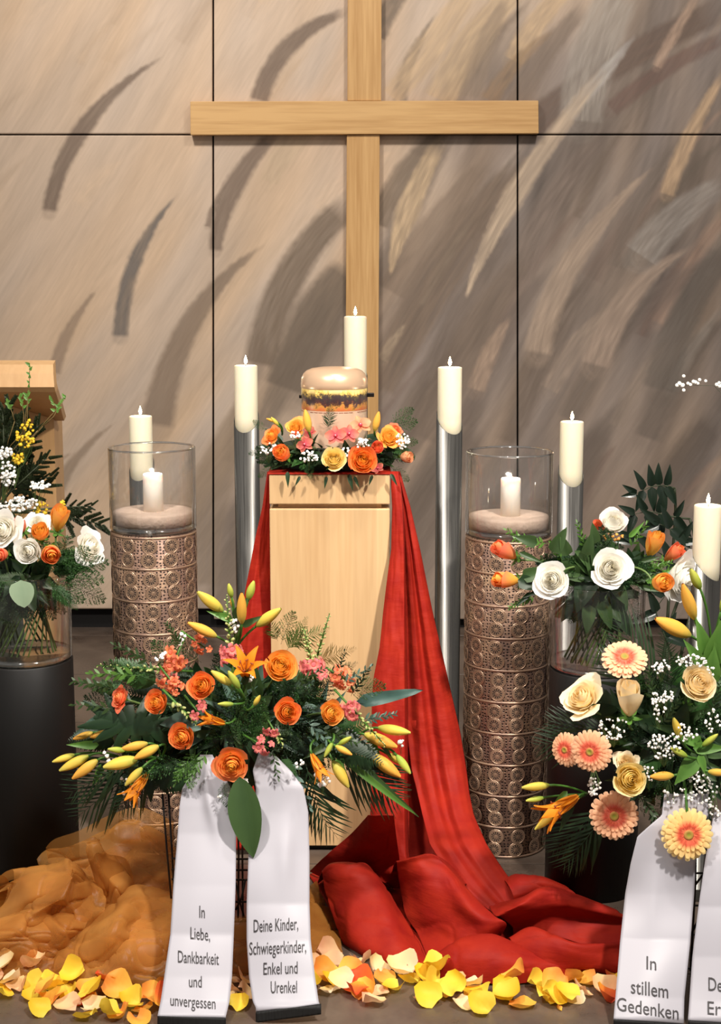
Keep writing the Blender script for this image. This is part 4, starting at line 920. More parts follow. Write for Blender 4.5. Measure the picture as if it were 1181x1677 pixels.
def calyx():
    parts = [lathe([(0, -.30), (.09, -.28), (.15, -.12), (.17, .02), (.10, .08)], 10)]
    for k in range(5):
        a = 2 * PI * k / 5; V = []
        for j in range(5):
            v = j / 4; wd = .10 * math.sin(PI * min(.35 + .65 * v, 1)) + .004
            r = .15 + .35 * v; z = -.02 - .10 * v + .06 * v * v * 3
            for s in (-1, 0, 1): V.append((r * math.cos(a) - s * wd * math.sin(a), r * math.sin(a) + s * wd * math.cos(a), z + .02 * abs(s)))
        parts.append((V, gridf(3, 5)))
    v, f = join(*parts); return mesh('calyx', v, f, [.5] * len(v))
CAL = calyx()
def rose(px, py, r, Y, face, style, mat, label, group, roll=None, stem=None, cat='rose', st_mat='stem'):
    s = mpp(px, py, Y) * r * {'bud': 1.45, 'cup': 1.32, 'full': 1.12, 'open': 1.08, 'loose': 1.0}[style]; ms, hh = ROSE[style]
    d = Vector(face).normalized(); c = at(px, py, Y); base = c - d * (.5 * hh * s)
    M = orient(base, d, rnd.uniform(0, 6.28) if roll is None else roll, s)
    e = empty('rose', M); tag(e, label, cat, group)
    for me in ms: put('petal', me, M_[mat], e)
    put('calyx', CAL, M_['leafl'], e)
    if stem is not None:
        b0 = base - d * (.25 * s); stem = Vector(stem); L = (b0 - stem).length
        pts = bez(b0, b0 - d * L * .35, stem, 9) if not isinstance(stem, list) else stem
        wput('stem', *tube(pts, .0032, 6), M_[st_mat], e)
    return e
# leaves -----------------------------------------------------------------------
def leaf_mesh(name, wd, bend, fold, tip=1.0, m=9, wavy=0.0, fat=.5):
    V, tint = [], []
    for j in range(m):
        v = j / (m - 1); w_ = wd * (math.sin(PI * v ** fat) ** tip) * .5 + .002
        for u in (-1, -.5, 0, .5, 1):
            V.append((u * w_, bend * v * v + fold * abs(u) * w_ * 1.2 + wavy * math.sin(v * 11 + u * 2) * abs(u) * wd, v - abs(bend) * .3 * v * v)); tint.append(.25 + .5 * abs(u) + .2 * v)
    return mesh(name, V, gridf(5, m), tint)
LEAF = {'lance': leaf_mesh('leaf', .26, -.16, .35), 'oval': leaf_mesh('leaf', .55, -.14, .25, .8), 'round': leaf_mesh('leaf', .85, -.08, .12, .6, fat=.7), 'strap': leaf_mesh('leaf', .12, -.35, .3), 'blade': leaf_mesh('leaf', .04, -.25, .4, .6),
        'ruscus': leaf_mesh('leaf', .34, -.05, .3), 'wavy': leaf_mesh('leaf', .20, -.1, .2, .6, wavy=.1), 'big': leaf_mesh('leaf', .38, -.12, .3, .85, m=16, fat=.78)}
def frond_mesh(name, n, ln, wd, ang, bend=-.3, droop=.15, taper=.75, rach=.006, jit=0.0, seed=1, start=.08, nseg=3):
    q = random.Random(seed); parts, V0 = [], []
    C = lambda v: Vector((0, bend * v * v, v * (1 - .25 * abs(bend) * v)))
    parts.append(tube([C(i / 10) for i in range(11)], [rach * (1 - .8 * i / 10) for i in range(11)], 4))
    for i in range(n):
        v = start + (1 - start) * i / (n - 1); p = C(v); l = ln * (math.sin(PI * (.18 + .82 * v) ** taper) ** .8 + .06)
        for sgn in (-1, 1):
            a = ang * (1 + q.uniform(-jit, jit)); ll = l * (1 + q.uniform(-jit, jit))
            d = Vector((sgn * math.sin(a), -droop * .5 + q.uniform(-jit, jit) * .5, math.cos(a))).normalized(); x = d.cross(Vector((0, 1, 0))).normalized()
            V = []
            for k in range(nseg + 1):
                t = k / nseg; w_ = wd * ll * (math.sin(PI * (.12 + .86 * t))) ** .7 * .5; cc = p + d * ll * t + Vector((0, -droop * ll * t * t, 0))
                V += [cc - x * w_, cc + x * w_]
            parts.append((V, [(2 * k, 2 * k + 1, 2 * k + 3, 2 * k + 2) for k in range(nseg)]))
    v, f = join(*parts); return mesh(name, v, f, [.3 + .5 * ((i * 7919) % 97) / 97 for i in range(len(v))])
FROND = {'fern': frond_mesh('fern_frond', 26, .22, .20, 1.15, -.25, .2, .7, .006, .06, 1), 'palm': frond_mesh('palm_frond', 11, .55, .055, .55, -.35, .35, .5, .008, .12, 2, .12, 4),
         'plum': frond_mesh('fern_frond', 30, .24, .09, .95, -.25, .1, .7, .004, .35, 3), 'leather': frond_mesh('fern_frond', 20, .30, .26, 1.0, -.3, .25, .6, .007, .08, 4)}
def fluffy(seed):                         # asparagus fern: branchlets with tiny needles
    q = random.Random(seed); parts = [tube([(0, -.12 * (i / 6) ** 2, i / 6) for i in range(7)], .004, 3)]
    for i in range(24):
        v = .15 + .85 * i / 23; p = Vector((0, -.12 * v * v, v)); l = .30 * math.sin(PI * (.25 + .72 * v)) + .03
        for sgn in (-1, 1):
            d = Vector((sgn * q.uniform(.7, 1), q.uniform(-.5, .3), q.uniform(.5, 1))).normalized()
            for k in range(9):
                b = p + d * l * k / 8
                for h in range(2):
                    e = (d * .6 + Vector((q.uniform(-1, 1), q.uniform(-1, 1), q.uniform(-1, 1)))).normalized() * .045
                    x = e.cross(d).normalized() * .010
                    parts.append(([b - x, b + x, b + e], [(0, 1, 2)]))
    v, f = join(*parts); return mesh('fern_frond', v, f, [.3 + .5 * ((i * 7919) % 97) / 97 for i in range(len(v))])
FROND['fluff'] = fluffy(5); FROND['fluff2'] = fluffy(6)
def sprig_mesh(seed, n=16, kind='ruscus'):
    q = random.Random(seed); parts = [tube([(.02 * math.sin(i), -.05 * (i / 8) ** 2, i / 8) for i in range(9)], .006, 4)]
    for i in range(n):
        v = .15 + .85 * i / (n - 1); a = i * 2.4; l = .26 * (1 - .5 * v); w_ = l * .36
        d = Vector((math.cos(a) * .8, math.sin(a) * .5, .75)).normalized(); x = d.cross(Vector((0, -1, .3))).normalized(); p = Vector((0, -.05 * v * v, v)); V = []
        for k in range(5):
            t = k / 4; ww = w_ * math.sin(PI * (.06 + .9 * t)) * .5; c = p + d * l * t; V += [c - x * ww, c + x * ww]
        parts.append((V, [(2 * k, 2 * k + 1, 2 * k + 3, 2 * k + 2) for k in range(4)]))
    v, f = join(*parts); return mesh('leaf_sprig', v, f, [.2 + .6 * ((i * 7919) % 97) / 97 for i in range(len(v))])
SPRIG = [sprig_mesh(1), sprig_mesh(2, 22), sprig_mesh(3, 12)]
def needle_sprig(seed):
    q = random.Random(seed); parts = [tube([(0, -.1 * (i / 6) ** 2, i / 6) for i in range(7)], .008, 4)]
    for i in range(120):
        v = .05 + .95 * i / 119; a = i * 2.4; p = Vector((0, -.1 * v * v, v)); d = Vector((math.cos(a), math.sin(a), .8)).normalized(); l = .21 * (1.1 - .5 * v)
        x = d.orthogonal().normalized() * .034
        parts.append(([p - x * .4, p + d * l * .5 - x, p + d * l, p + d * l * .5 + x, p + x * .4], [(0, 1, 2, 3, 4)]))
    v, f = join(*parts); return mesh('needle_sprig', v, f, [.2 + .6 * ((i * 7919) % 97) / 97 for i in range(len(v))])
NEED = [needle_sprig(1), needle_sprig(2)]
CAMD = Vector((0, -1, .25)).normalized()
def idir(deg, fwd=.3): return Vector((math.cos(math.radians(deg)), -fwd, math.sin(math.radians(deg)))).normalized()
def leafat(kind, px, py, deg, L, Y, mat, parent=None, name='leaf', fwd=.3, nrm=None, wid=1.0, src=LEAF):
    """leaf whose base is at the pixel and whose length runs at deg in the picture"""
    s = mpp(px, py, Y) * L; M = orient2(at(px, py, Y), idir(deg, fwd), nrm or CAMD, (s * wid, s, s))
    if parent is not None: M = WM[parent].inverted() @ M
    return put(name, src[kind], M_[mat], parent, M)
# lilies -----------------------------------------------------------------------
def bud_mesh(split=0.0):
    V, tint = [], []; n, m = 18, 14
    for j in range(m):
        v = j / (m - 1); r = .155 * (math.sin(PI * (v * .93 + .035) ** .85)) ** .75 + .004
        for k in range(n):
            a = 2 * PI * k / n; rr = r * (1 + .10 * math.cos(3 * a) * (.4 + .6 * v) - .05 * abs(math.cos(1.5 * a)) ** 8 * 2)
            V.append((rr * math.cos(a), rr * math.sin(a) + .05 * math.sin(PI * v) * 0, v)); tint.append(v)
    Fa = [(j * n + k, j * n + (k + 1) % n, (j + 1) * n + (k + 1) % n, (j + 1) * n + k) for j in range(m - 1) for k in range(n)]
    return mesh('bud', V, Fa, tint)
BUD = bud_mesh()
def tepal_mesh(flare, curl, wd, m=11):
    V, tint = [], []; x, z, ang = 0.0, 0.0, .08
    pos = []
    for j in range(m):
        v = j / (m - 1); pos.append((x, z)); ang = .10 + flare * v + curl * v ** 3
        x += math.sin(ang) / (m - 1); z += math.cos(ang) / (m - 1)
    for j in range(m):
        v = j / (m - 1); w_ = wd * math.sin(PI * (.06 + .93 * v) ** .8) * .5 + .006; x, z = pos[j]
        for u in (-1, -.5, 0, .5, 1): V.append((x + .02 + .10 * u * u * w_ * 2 * -1, u * w_, z + .03 * abs(u) * v)); tint.append(min(1, .15 + v * .85))
    return mesh('tepal', V, gridf(5, m), tint)
TEP = {'open': tepal_mesh(.95, .75, .30), 'half': tepal_mesh(.45, .25, .28), 'split': tepal_mesh(.13, -.42, .26), 'star': tepal_mesh(1.15, 1.0, .30)}
def stamens():
    parts = []
    for k in range(6):
        a = 2 * PI * k / 6 + .4; parts.append(tube([(0, 0, .1), (.09 * math.cos(a), .09 * math.sin(a), .38), (.17 * math.cos(a), .17 * math.sin(a), .55)], .009, 4))
        parts.append(tube([(.14 * math.cos(a) - .03 * math.sin(a), .14 * math.sin(a) + .03 * math.cos(a), .56), (.20 * math.cos(a) + .03 * math.sin(a), .20 * math.sin(a) - .03 * math.cos(a), .57)], .018, 5))
    v, f = join(*parts); return mesh('stamens', v, f)
STA = stamens()
def lily(label, base, items, Y, group='orange lilies', leaves=3, mat='l_orange', seed=0):
    q = random.Random(seed + 77); b = at(base[0], base[1], Y + .05)
    e = empty('lily_stem', b); tag(e, label, 'lily', group); I = WM[e].inverted()
    for it in items:
        px, py, L, deg, kind = it[:5]; Yk = Y + (it[5] if len(it) > 5 else 0.0); fw = it[6] if len(it) > 6 else .25
        s = mpp(px, py, Yk) * L; d = idir(deg, fw); c = at(px, py, Yk)
        if kind == 'split': kind = 'o'; L *= .95; s *= .95
        if kind in ('y', 'o', 'g'):
            s *= 1.05; p0 = c - d * s * .5; fat = q.uniform(.95, 1.2)
            put('bud', BUD, M_[{'y': 'b_yellow', 'o': 'b_orange', 'g': 'b_green'}[kind]], e, I @ orient(p0, d, q.uniform(0, 6), (s * fat, s * fat, s)))
        else:
            p0 = c - d * s * .45; M0 = orient(p0, d, q.uniform(0, 6), s)
            fl_ = empty('open_flower', I @ M0); fl_.parent = e
            for k in range(6): put('tepal', TEP[kind], M_[mat], fl_, Matrix.Rotation(k * PI / 3, 4, 'Z') @ Matrix.Translation((0, 0, .0 if k % 2 else .02)))
            if kind != 'split': put('stamens', STA, M_['stamen'], fl_)
        mid = (p0 + b) / 2 - d * .02
        wput('stem', *tube(bez(p0 + d * .004, p0 - d * (p0 - b).length * .4, b, 7), [.0035, .0033, .003, .003, .003, .003, .003], 6), M_['leafl'], e, attr=None)
    for k in range(leaves):
        it = items[k % len(items)]; t = q.uniform(.35, .7); x, y = base[0] + (it[0] - base[0]) * t, base[1] + (it[1] - base[1]) * t
        leafat('lance', x, y, it[3] + q.uniform(-60, 60), q.uniform(40, 60), Y + .01, 'leafl' if k % 2 else 'leaf', e)
    return e
# gerbera -----------------------------------------------------------------------
def gpetal(L0, L1, wd, lift, cur, name='petal'):
    V, tint = [], []; m = 6
    for j in range(m):
        v = j / (m - 1); r = L0 + (L1 - L0) * v; w_ = wd * (.45 + .55 * math.sin(PI * min(.5, .12 + .5 * v))) * (1 if v < .9 else .72) * .5
        for u in (-1, 0, 1): V.append((r * (1 - (.035 if (v == 1 and abs(u) == 1) else 0)), u * w_, lift + cur * v * v - .02 * abs(u))); tint.append(min(1, r))
    return mesh(name, V, gridf(3, m), tint)
GP = [gpetal(.2, 1.0, .235, .0, -.12), gpetal(.2, .88, .20, .06, .0), gpetal(.15, .62, .15, .09, .03)]
def ginner():
    parts, tn = [], []
    q = random.Random(3)
    for k in range(90):
        a = k * 2.39996; r0 = .16 + .14 * (k / 90) ** .6; r1 = r0 + q.uniform(.12, .24); z1 = .12 + q.uniform(0, .05); wv_ = .018
        c, s = math.cos(a), math.sin(a)
        parts.append(([(r0 * c + wv_ * s, r0 * s - wv_ * c, .08), (r0 * c - wv_ * s, r0 * s + wv_ * c, .08), (r1 * c, r1 * s, z1)], [(0, 1, 2)])); tn += [.2, .2, 1]
    v, f = join(*parts); return mesh('inner_florets', v, f, tn)
GIN = ginner()
_v, _f = lathe([(.19, .06), (.19, .10), (.15, .13), (.09, .12), (.05, .10), (.0, .10)], 18)
GD = mesh('disc', _v, _f, [min(1, math.hypot(p[0], p[1]) / .17) for p in _v])
def gerbera(px, py, r, Y, face, mat, label, stem, group='gerberas in the spray', via=None):
    s = mpp(px, py, Y) * r; d = Vector(face).normalized(); e = empty('gerbera', orient(at(px, py, Y), d, rnd.uniform(0, 6), s)); tag(e, label, 'gerbera', group)
    for ring, (n, o) in enumerate([(24, 0), (22, .13), (20, .05)]):
        for k in range(n):
            put('petal', GP[ring], M_[mat], e, Matrix.Rotation(2 * PI * k / n + o + rnd.uniform(-.04, .04), 4, 'Z') @ Matrix.Rotation(rnd.uniform(-.05, .06), 4, 'Y'))
    put('inner_florets', GIN, M_['g_in'], e)['kind'] = 'stuff'; put('disc', GD, M_['g_disc'], e)
    b0 = at(px, py, Y) - d * .01; wput('stem', *tube([b0] + [at(*v_) for v_ in via] if via else bez(b0, b0 - d * .12, Vector(stem), 8), .0035 if via else .004, 6), M_['leafl'], e)
    return e
# snapdragon --------------------------------------------------------------------
def floret_mesh():
    parts, tn = [], []
    def lobe(dx, dz, ax, w_, l, up):
        V = []
        for j in range(4):
            v = j / 3
            for u in (-1, 0, 1):
                ww = w_ * math.sin(PI * (.15 + .6 * v)); V.append((dx * v * l + u * ww * -dz * .6 + u * ww * (1 - abs(dx)), u * ww * .3 * ax, .55 + dz * v * l * .2 + up * v * v)); tn.append(.4 + .6 * v)
        return V, gridf(3, 4)
    v, f = lathe([(.05, 0), (.13, .15), (.17, .4), (.22, .6), (.12, .66), (0, .62)], 10); parts.append((v, f)); tn += [min(1, .2 + p[2]) for p in v]
    for k in range(5):
        a = 2 * PI * k / 5 + .3; c, s = math.cos(a), math.sin(a); V = []
        for j in range(4):
            q = j / 3; r = .14 + .38 * q; z = .55 + .22 * math.sin(q * 2.2) - .12 * q * q
            for u in (-1, 0, 1):
                ww = .19 * math.sin(PI * (.2 + .6 * q)); V.append((r * c - u * ww * s, r * s + u * ww * c, z + .05 * abs(u)))
                tn.append(.35 + .65 * q)
        parts.append((V, gridf(3, 4)))
    v, f = join(*parts); return mesh('floret', v, f, tn)
FLO = floret_mesh()
_v, _f = lathe([(.02, 0), (.2, .15), (.26, .4), (.2, .7), (.03, .85)], 8); SBUD = mesh('flower_bud', _v, _f, [p[2] for p in _v])
def snapdragon(label, p0, p1, Y, nf, nb, mat, size=17, group='snapdragon stems', seed=0):
    q = random.Random(seed + 5); a = at(p0[0], p0[1], Y); b = at(p1[0], p1[1], Y - .01); d = (b - a).normalized()
    e = empty('snapdragon', a); tag(e, label, 'snapdragon', group); I = WM[e].inverted(); L = (b - a).length; s0 = mpp(*p0, Y) * size
    wput('stem', *tube([a - d * .04, a + d * L * .5, b], [.003, .0026, .0012], 5), M_['leafl'], e)
    N = nf + nb
    ref = d.orthogonal().normalized(); r2 = d.cross(ref)
    for i in range(N):
        t = i / max(1, N - 1); an = i * 2.4; o = ref * math.cos(an) + r2 * math.sin(an)
        if o.y > .25: o.y *= -.6
        p = a + d * L * t * .98
        if i < nf:
            put('floret', FLO, M_[mat], e, I @ orient(p + o * .006, (o + d * .25 + Vector((0, -.35, 0))), q.uniform(0, 6), s0 * q.uniform(.8, 1.15) * (1 - .25 * t)))
        else:
            put('flower_bud', SBUD, M_['s_bud'], e, I @ orient(p + o * .002, o + d * .8, 0, s0 * .55 * (1.15 - .75 * t)))
    return e
# orchid ------------------------------------------------------------------------
def opet(wd, L):
    V, tint = [], []
    for j in range(6):
        v = j / 5; ww = wd * math.sin(PI * (.1 + .82 * v) ** .9) * .5 + .02
        for u in (-1, -.5, 0, .5, 1): V.append((.05 + L * v, u * ww, .10 * u * u + .04 * math.sin(v * 3))); tint.append(v)
    return mesh('petal', V, gridf(5, 6), tint)
OP1, OP2 = opet(.95, .95), opet(.6, .9)
def orchid(px, py, r, Y, face, mat, label, group='orchids in the urn wreath', roll=0):
    s = mpp(px, py, Y) * r; e = empty('orchid', orient(at(px, py, Y), face, roll, s)); tag(e, label, 'orchid', group)
    for k, (a, me) in enumerate([(0.15, OP1), (PI - .15, OP1), (PI / 2, OP2), (-PI / 2 - .75, OP2), (-PI / 2 + .75, OP2)]):
        put('petal', me, M_[mat], e, Matrix.Rotation(a, 4, 'Z') @ Matrix.Translation((0, 0, .06 if k < 2 else 0)))
    put('lip', mesh('lip', *lathe([(.02, .05), (.14, .08), (.18, .2), (.08, .34), (.0, .36)], 10)), M_['r_red'] if False else M_['o_pink'], e)
    put('column', mesh('column', *lathe([(.06, .1), (.07, .3), (.03, .38), (0, .4)], 8)), M_['white'], e)
# small white blossoms -------------------------------------------------------------
def blossom_cloud(label, px, py, rx, ry, n, Y, size=3.0, mat='white', stems=True, cat='baby\'s breath', group='sprigs of white filler blossom', name='filler_sprig', base=None, seed=0, depth=.03):
    q = random.Random(seed * 13 + int(px + py)); c = at(px, py, Y); k0 = mpp(px, py, Y)
    bp = at(*(base or (px, py + ry + 12)), Y + .04); e = empty(name, bp); tag(e, label, cat, group)
    parts, sp = [], []
    for i in range(n):
        while True:
            u, v = q.uniform(-1, 1), q.uniform(-1, 1)
            if u * u + v * v < 1: break
        p = at(px + u * rx, py + v * ry, Y + q.uniform(-depth, depth)); r = k0 * size * q.uniform(.6, 1.15)
        d = Vector((q.uniform(-.6, .6), -1, q.uniform(-.2, .9))).normalized(); M = orient(p, d, q.uniform(0, 6), r)
        prof = [(0, .5), (.45, .55), (.8, .35), (1, 0), (.6, -.5), (0, -.7)]
        V, Fa = lathe(prof, 6); V = [M @ Vector((x * (1.0 if (kk % 2) else .8), y * (1.0 if (kk % 2) else .8), z)) for kk, (x, y, z) in enumerate(V)]
        parts.append((V, Fa))
        if stems and i % 3 == 0: sp.append(tube([p, (p + bp) / 2 + Vector((q.uniform(-.008, .008), .01, q.uniform(-.004, .012))), bp], .0006, 3, False))
    wput('blossoms', *join(*parts), M_[mat], e)['kind'] = 'stuff'
    if sp: wput('stalks', *join(*sp), M_['stem'], e)['kind'] = 'stuff'
    return e
# foliage mass ------------------------------------------------------------------
def foliage(label, cx, cy, rx, ry, Yc, D, n, size, mats, kinds, seed, name='greenery', foam=None, ang=(0, 360), fr=0, frk=('leather', 'fluff'), frs=90, frm=('fern', 'leafd')):
    q = random.Random(seed); b = at(cx, cy, Yc); e = empty(name, b); tag(e, label, 'foliage'); I = WM[e].inverted()
    if foam:
        k = mpp(cx, cy, Yc); V, Fa = lathe([(.001, -1), (.5, -.87), (.8, -.6), (.97, -.2), (1, 0), (.92, .4), (.7, .72), (.38, .93), (.001, 1)], 24)
        put('foam_block', mesh('foam_block', V, Fa), M_['foam'], e, Matrix.Diagonal((k * foam[0], foam[2], k * foam[1], 1)))
    for i in range(n + fr):
        while True:
            u, v = q.uniform(-1, 1), q.uniform(-1, 1)
            if u * u + v * v < .92: break
        rr = math.sqrt(u * u + v * v); px, py = cx + u * rx * .82, cy + v * ry * .82
        Y = Yc - D * math.sqrt(max(0, 1 - rr * rr)) * .9 + q.uniform(0, .04)
        deg = math.degrees(math.atan2(-v, u)) + q.uniform(-45, 45)
        nrm = Vector((u * .6 + q.uniform(-.4, .4), -1, -v * .5 + .4 + q.uniform(-.3, .3)))
        if i < n:
            L = size * q.uniform(.6, 1.15)
            leafat(q.choice(kinds), px - math.cos(math.radians(deg)) * L * .35, py + math.sin(math.radians(deg)) * L * .35, deg, L, Y, q.choice(mats), e, fwd=q.uniform(.1, .6), nrm=nrm)
        else:
            L = frs * q.uniform(.7, 1.1); leafat(q.choice(frk), px - math.cos(math.radians(deg)) * L * .3, py + math.sin(math.radians(deg)) * L * .3, deg, L, Y, q.choice(frm), e, name='fern_frond', fwd=q.uniform(.1, .5), nrm=nrm, src=FROND)
    return e

# ================================================================== URN WREATH
def face_to(px, py, cx, cy, rx, ry, up=.25): return Vector(((px - cx) / rx * .9, -1, -(py - cy) / ry * .75 + up))
WZ = ZC + .003; WY = UY
wr = empty('wreath_greenery', Vector((UX, WY, WZ))); tag(wr, 'ring of dark green foliage laid around the urn on the pedestal', 'foliage'); I = WM[wr].inverted()
ringp = [(UX + .155 * math.cos(2 * PI * k / 32), WY + .135 * math.sin(2 * PI * k / 32), WZ + .03) for k in range(33)]
wput('moss_ring', *tube(ringp, .034, 10, False), M_['foam'], wr)
q = random.Random(21)
for i in range(190):
    a = q.uniform(0, 2 * PI) if i > 120 else q.uniform(PI * .95, PI * 2.05)
    n = Vector((math.cos(a), math.sin(a), 0)); b = Vector((UX, WY, WZ)) + Vector((n.x * .165, n.y * .145, .02 + q.uniform(0, .045)))
    d = (n * q.uniform(.4, 1) + Vector((q.uniform(-.7, .7), q.uniform(-.4, .3), q.uniform(-.35, .7)))).normalized(); s = q.uniform(.04, .075)
    put('leaf', LEAF[q.choice(['lance', 'ruscus', 'lance', 'oval'])], M_[q.choice(['leaf', 'leafd', 'leafd', 'leaf', 'fern'])], wr, I @ orient2(b, d, Vector((0, -.6, 1)), s))
for i in range(46):
    a = PI * .95 + PI * 1.1 * i / 45 + q.uniform(-.05, .05); n = Vector((math.cos(a), math.sin(a), 0)); b = Vector((UX, WY, WZ)) + Vector((n.x * .17, n.y * .15, .02 + q.uniform(0, .04)))
    d = (n + Vector((q.uniform(-.6, .6), -.1, q.uniform(-.45, .35)))).normalized(); s = q.uniform(.045, .08)
    put('fern_frond', FROND[q.choice(['fern', 'fluff', 'leather', 'fluff2'])], M_[q.choice(['fern', 'leaf', 'leafd'])], wr, I @ orient2(b, d, Vector((0, -.8, 1)), s))
leafat('plum', 537, 702, 82, 44, WY - .125, 'leafd', wr, 'fern_frond', fwd=.05, src=FROND)
for (x, y, dg, L) in [(632, 705, 20, 52), (640, 695, 38, 44), (645, 725, 5, 38), (436, 705, 140, 26), (432, 738, 190, 24), (640, 765, -35, 36), (445, 765, 215, 26)]:
    leafat('fluff', x, y, dg, L, WY - .06, 'fern', wr, 'fern_frond', src=FROND)
for (x, y, dg, L) in [(471, 772, -88, 28), (535, 780, -100, 22), (571, 776, -75, 30), (580, 780, -65, 22), (610, 778, -110, 20), (640, 776, -60, 24), (492, 780, -120, 20)]:
    leafat('lance', x, y, dg, L, YP - .03, 'leafd', wr)
WG = 'flowers in the wreath around the urn'
def WYf(px): return WY - .025 - .185 * math.sqrt(max(.05, 1 - ((px - 547) / 150) ** 2))
rose(464, 743, 19, WYf(464), (-.35, -1, .45), 'cup', 'r_orange', 'plain orange rose at the end of the urn wreath near the wall seam candle', WG)
rose(594, 755, 26, WYf(594) - .01, (.1, -1, .35), 'full', 'r_orange', 'large open orange rose at the front of the urn wreath', WG, roll=1)
rose(547, 752, 22, WYf(547) - .01, (.0, -1, .42), 'full', 'r_yellow', 'pale yellow rose at the front of the urn wreath', WG)
rose(637, 717, 19, WYf(637) + .03, (.45, -.8, .6), 'loose', 'r_gold', 'loose golden rose in the urn wreath above the small orange one', WG)
rose(619, 733, 14, WYf(619), (-.1, -1, .4), 'cup', 'r_red', 'small coral orange rose beside the large open one in the urn wreath', WG)
rose(664, 748, 13, WYf(664), (.8, -.8, .1), 'cup', 'r_peach', 'small peach rose on the far rim of the urn wreath beside the steel tube', WG)
rose(446, 714, 15, WYf(446) + .04, (-.6, -.7, .5), 'loose', 'r_orange', 'loose orange bloom on the end of the urn wreath', WG)
rose(484, 700, 15, WYf(484) + .05, (-.2, -.8, .6), 'loose', 'r_gold', 'ruffled golden bloom at the back of the urn wreath', WG)
rose(487, 713, 10, WYf(487) + .03, (-.2, -.8, .5), 'bud', 'r_red', 'coral bud tucked in the urn wreath below the ruffled golden bloom', WG)
rose(648, 704, 11, WYf(648) + .05, (.4, -.6, .6), 'loose', 'r_red', 'coral bloom at the back of the urn wreath beside the asparagus fern', WG)
lily('golden lily bud leaning on the front of the urn', (515, 725), [(503, 689, 36, 100, 'o', 0, .1)], WY - .15, 'lily buds in the urn wreath', 0)
lily('upright golden lily bud beside the urn and the cross', (622, 715), [(617, 690, 32, 78, 'o', 0, .1)], WY - .10, 'lily buds in the urn wreath', 0)
lily('short golden lily buds on the end of the urn wreath', (462, 712), [(450, 690, 18, 130, 'y', 0, .2), (444, 688, 16, 160, 'o', 0, .2)], WY - .06, 'lily buds in the urn wreath', 0)
orchid(550, 714, 18, WY - .185, (-.1, -1, .35), 'o_pink', 'dusky pink orchid in the middle of the urn wreath', roll=.1)
orchid(571, 711, 17, WY - .175, (.25, -1, .4), 'o_pink', 'dusky pink orchid next to the peach one in the urn wreath', roll=-.2)
orchid(500, 728, 15, WY - .175, (-.3, -1, .3), 'o_pink', 'darker pink orchid beside the filler blossoms in the urn wreath', roll=.4)
orchid(590, 697, 19, WY - .15, (.1, -.9, .6), 'o_peach', 'pale peach orchid against the urn in the wreath', roll=.3)
orchid(507, 709, 12, WY - .165, (-.1, -1, .5), 'o_pink', 'half hidden coral orchid below the golden lily bud', roll=1)
orchid(618, 766, 11, WY - .18, (.2, -1, 0), 'o_pink', 'small brick pink orchid hanging over the pedestal edge', roll=.5)
BW = 'white filler sprigs in the urn wreath'
for (x, y, rx, ry, n, t) in [(440, 736, 16, 11, 34, 'at the end beside the plain orange rose'), (506, 749, 15, 10, 36, 'beneath the darker pink orchid'), (594, 726, 11, 9, 26, 'between orchid and coral rose'), (659, 722, 12, 13, 40, 'beside the small peach rose'), (483, 713, 9, 6, 14, 'below the ruffled golden bloom'), (566, 742, 7, 9, 14, 'between the yellow and the open orange rose')]:
    blossom_cloud('white baby\'s breath in the urn wreath ' + t, x, y, rx, ry, n, WYf(x) - .012, 2.7, group=BW, seed=3)

# ================================================================== CENTRE SPRAY
SCX, SCY = 385, 1168
def SY(px, py, off=0.0, c=(SCX, SCY), r=(310, 205), Yc=3.68, D=.23):
    q_ = ((px - c[0]) / r[0]) ** 2 + ((py - c[1]) / r[1]) ** 2
    return Yc - D * math.sqrt(max(.02, 1 - q_)) + off
sb = at(SCX, 1250, 3.68)
ws = empty('wire_stand', Vector((sb.x, 3.64, 0))); tag(ws, 'black wire stand carrying the orange rose spray', 'stand')
def wire(e, pts, Y, r=.0028): wput('wire', *tube([at(x, y, Y if y < 1495 else min(Y, floorY(y) - .0)) for x, y in pts], r, 6), M_['wire'], e)
for pts, Y in [([(266, 1300), (274, 1400), (283, 1500)], 3.56), ([(276, 1300), (282, 1400), (287, 1495)], 3.60), ([(508, 1300), (500, 1400), (488, 1500)], 3.56), ([(388, 1300), (391, 1400), (390, 1508)], 3.66), ([(398, 1300), (397, 1400), (398, 1508)], 3.70)]: wire(ws, pts, Y)
for y in (1406, 1424, 1440, 1476, 1508): wire(ws, [(281, y), (391, y + 1), (497, y)], 3.585)
wire(ws, [(386, 1445), (392, 1475), (402, 1508)], 3.58); wire(ws, [(402, 1440), (396, 1470), (386, 1490)], 3.58)
fo = foliage('mixed dark foliage filling the orange rose spray on the wire stand', SCX, 1185, 215, 105, 3.68, .17, 175, 66, ['leafd', 'leafd', 'leaf', 'leaf', 'leafg'], ['lance', 'oval', 'lance', 'ruscus', 'wavy'], 31, foam=(150, 78, .12), fr=44, frs=95, frm=('fern', 'leafd', 'leafd'))
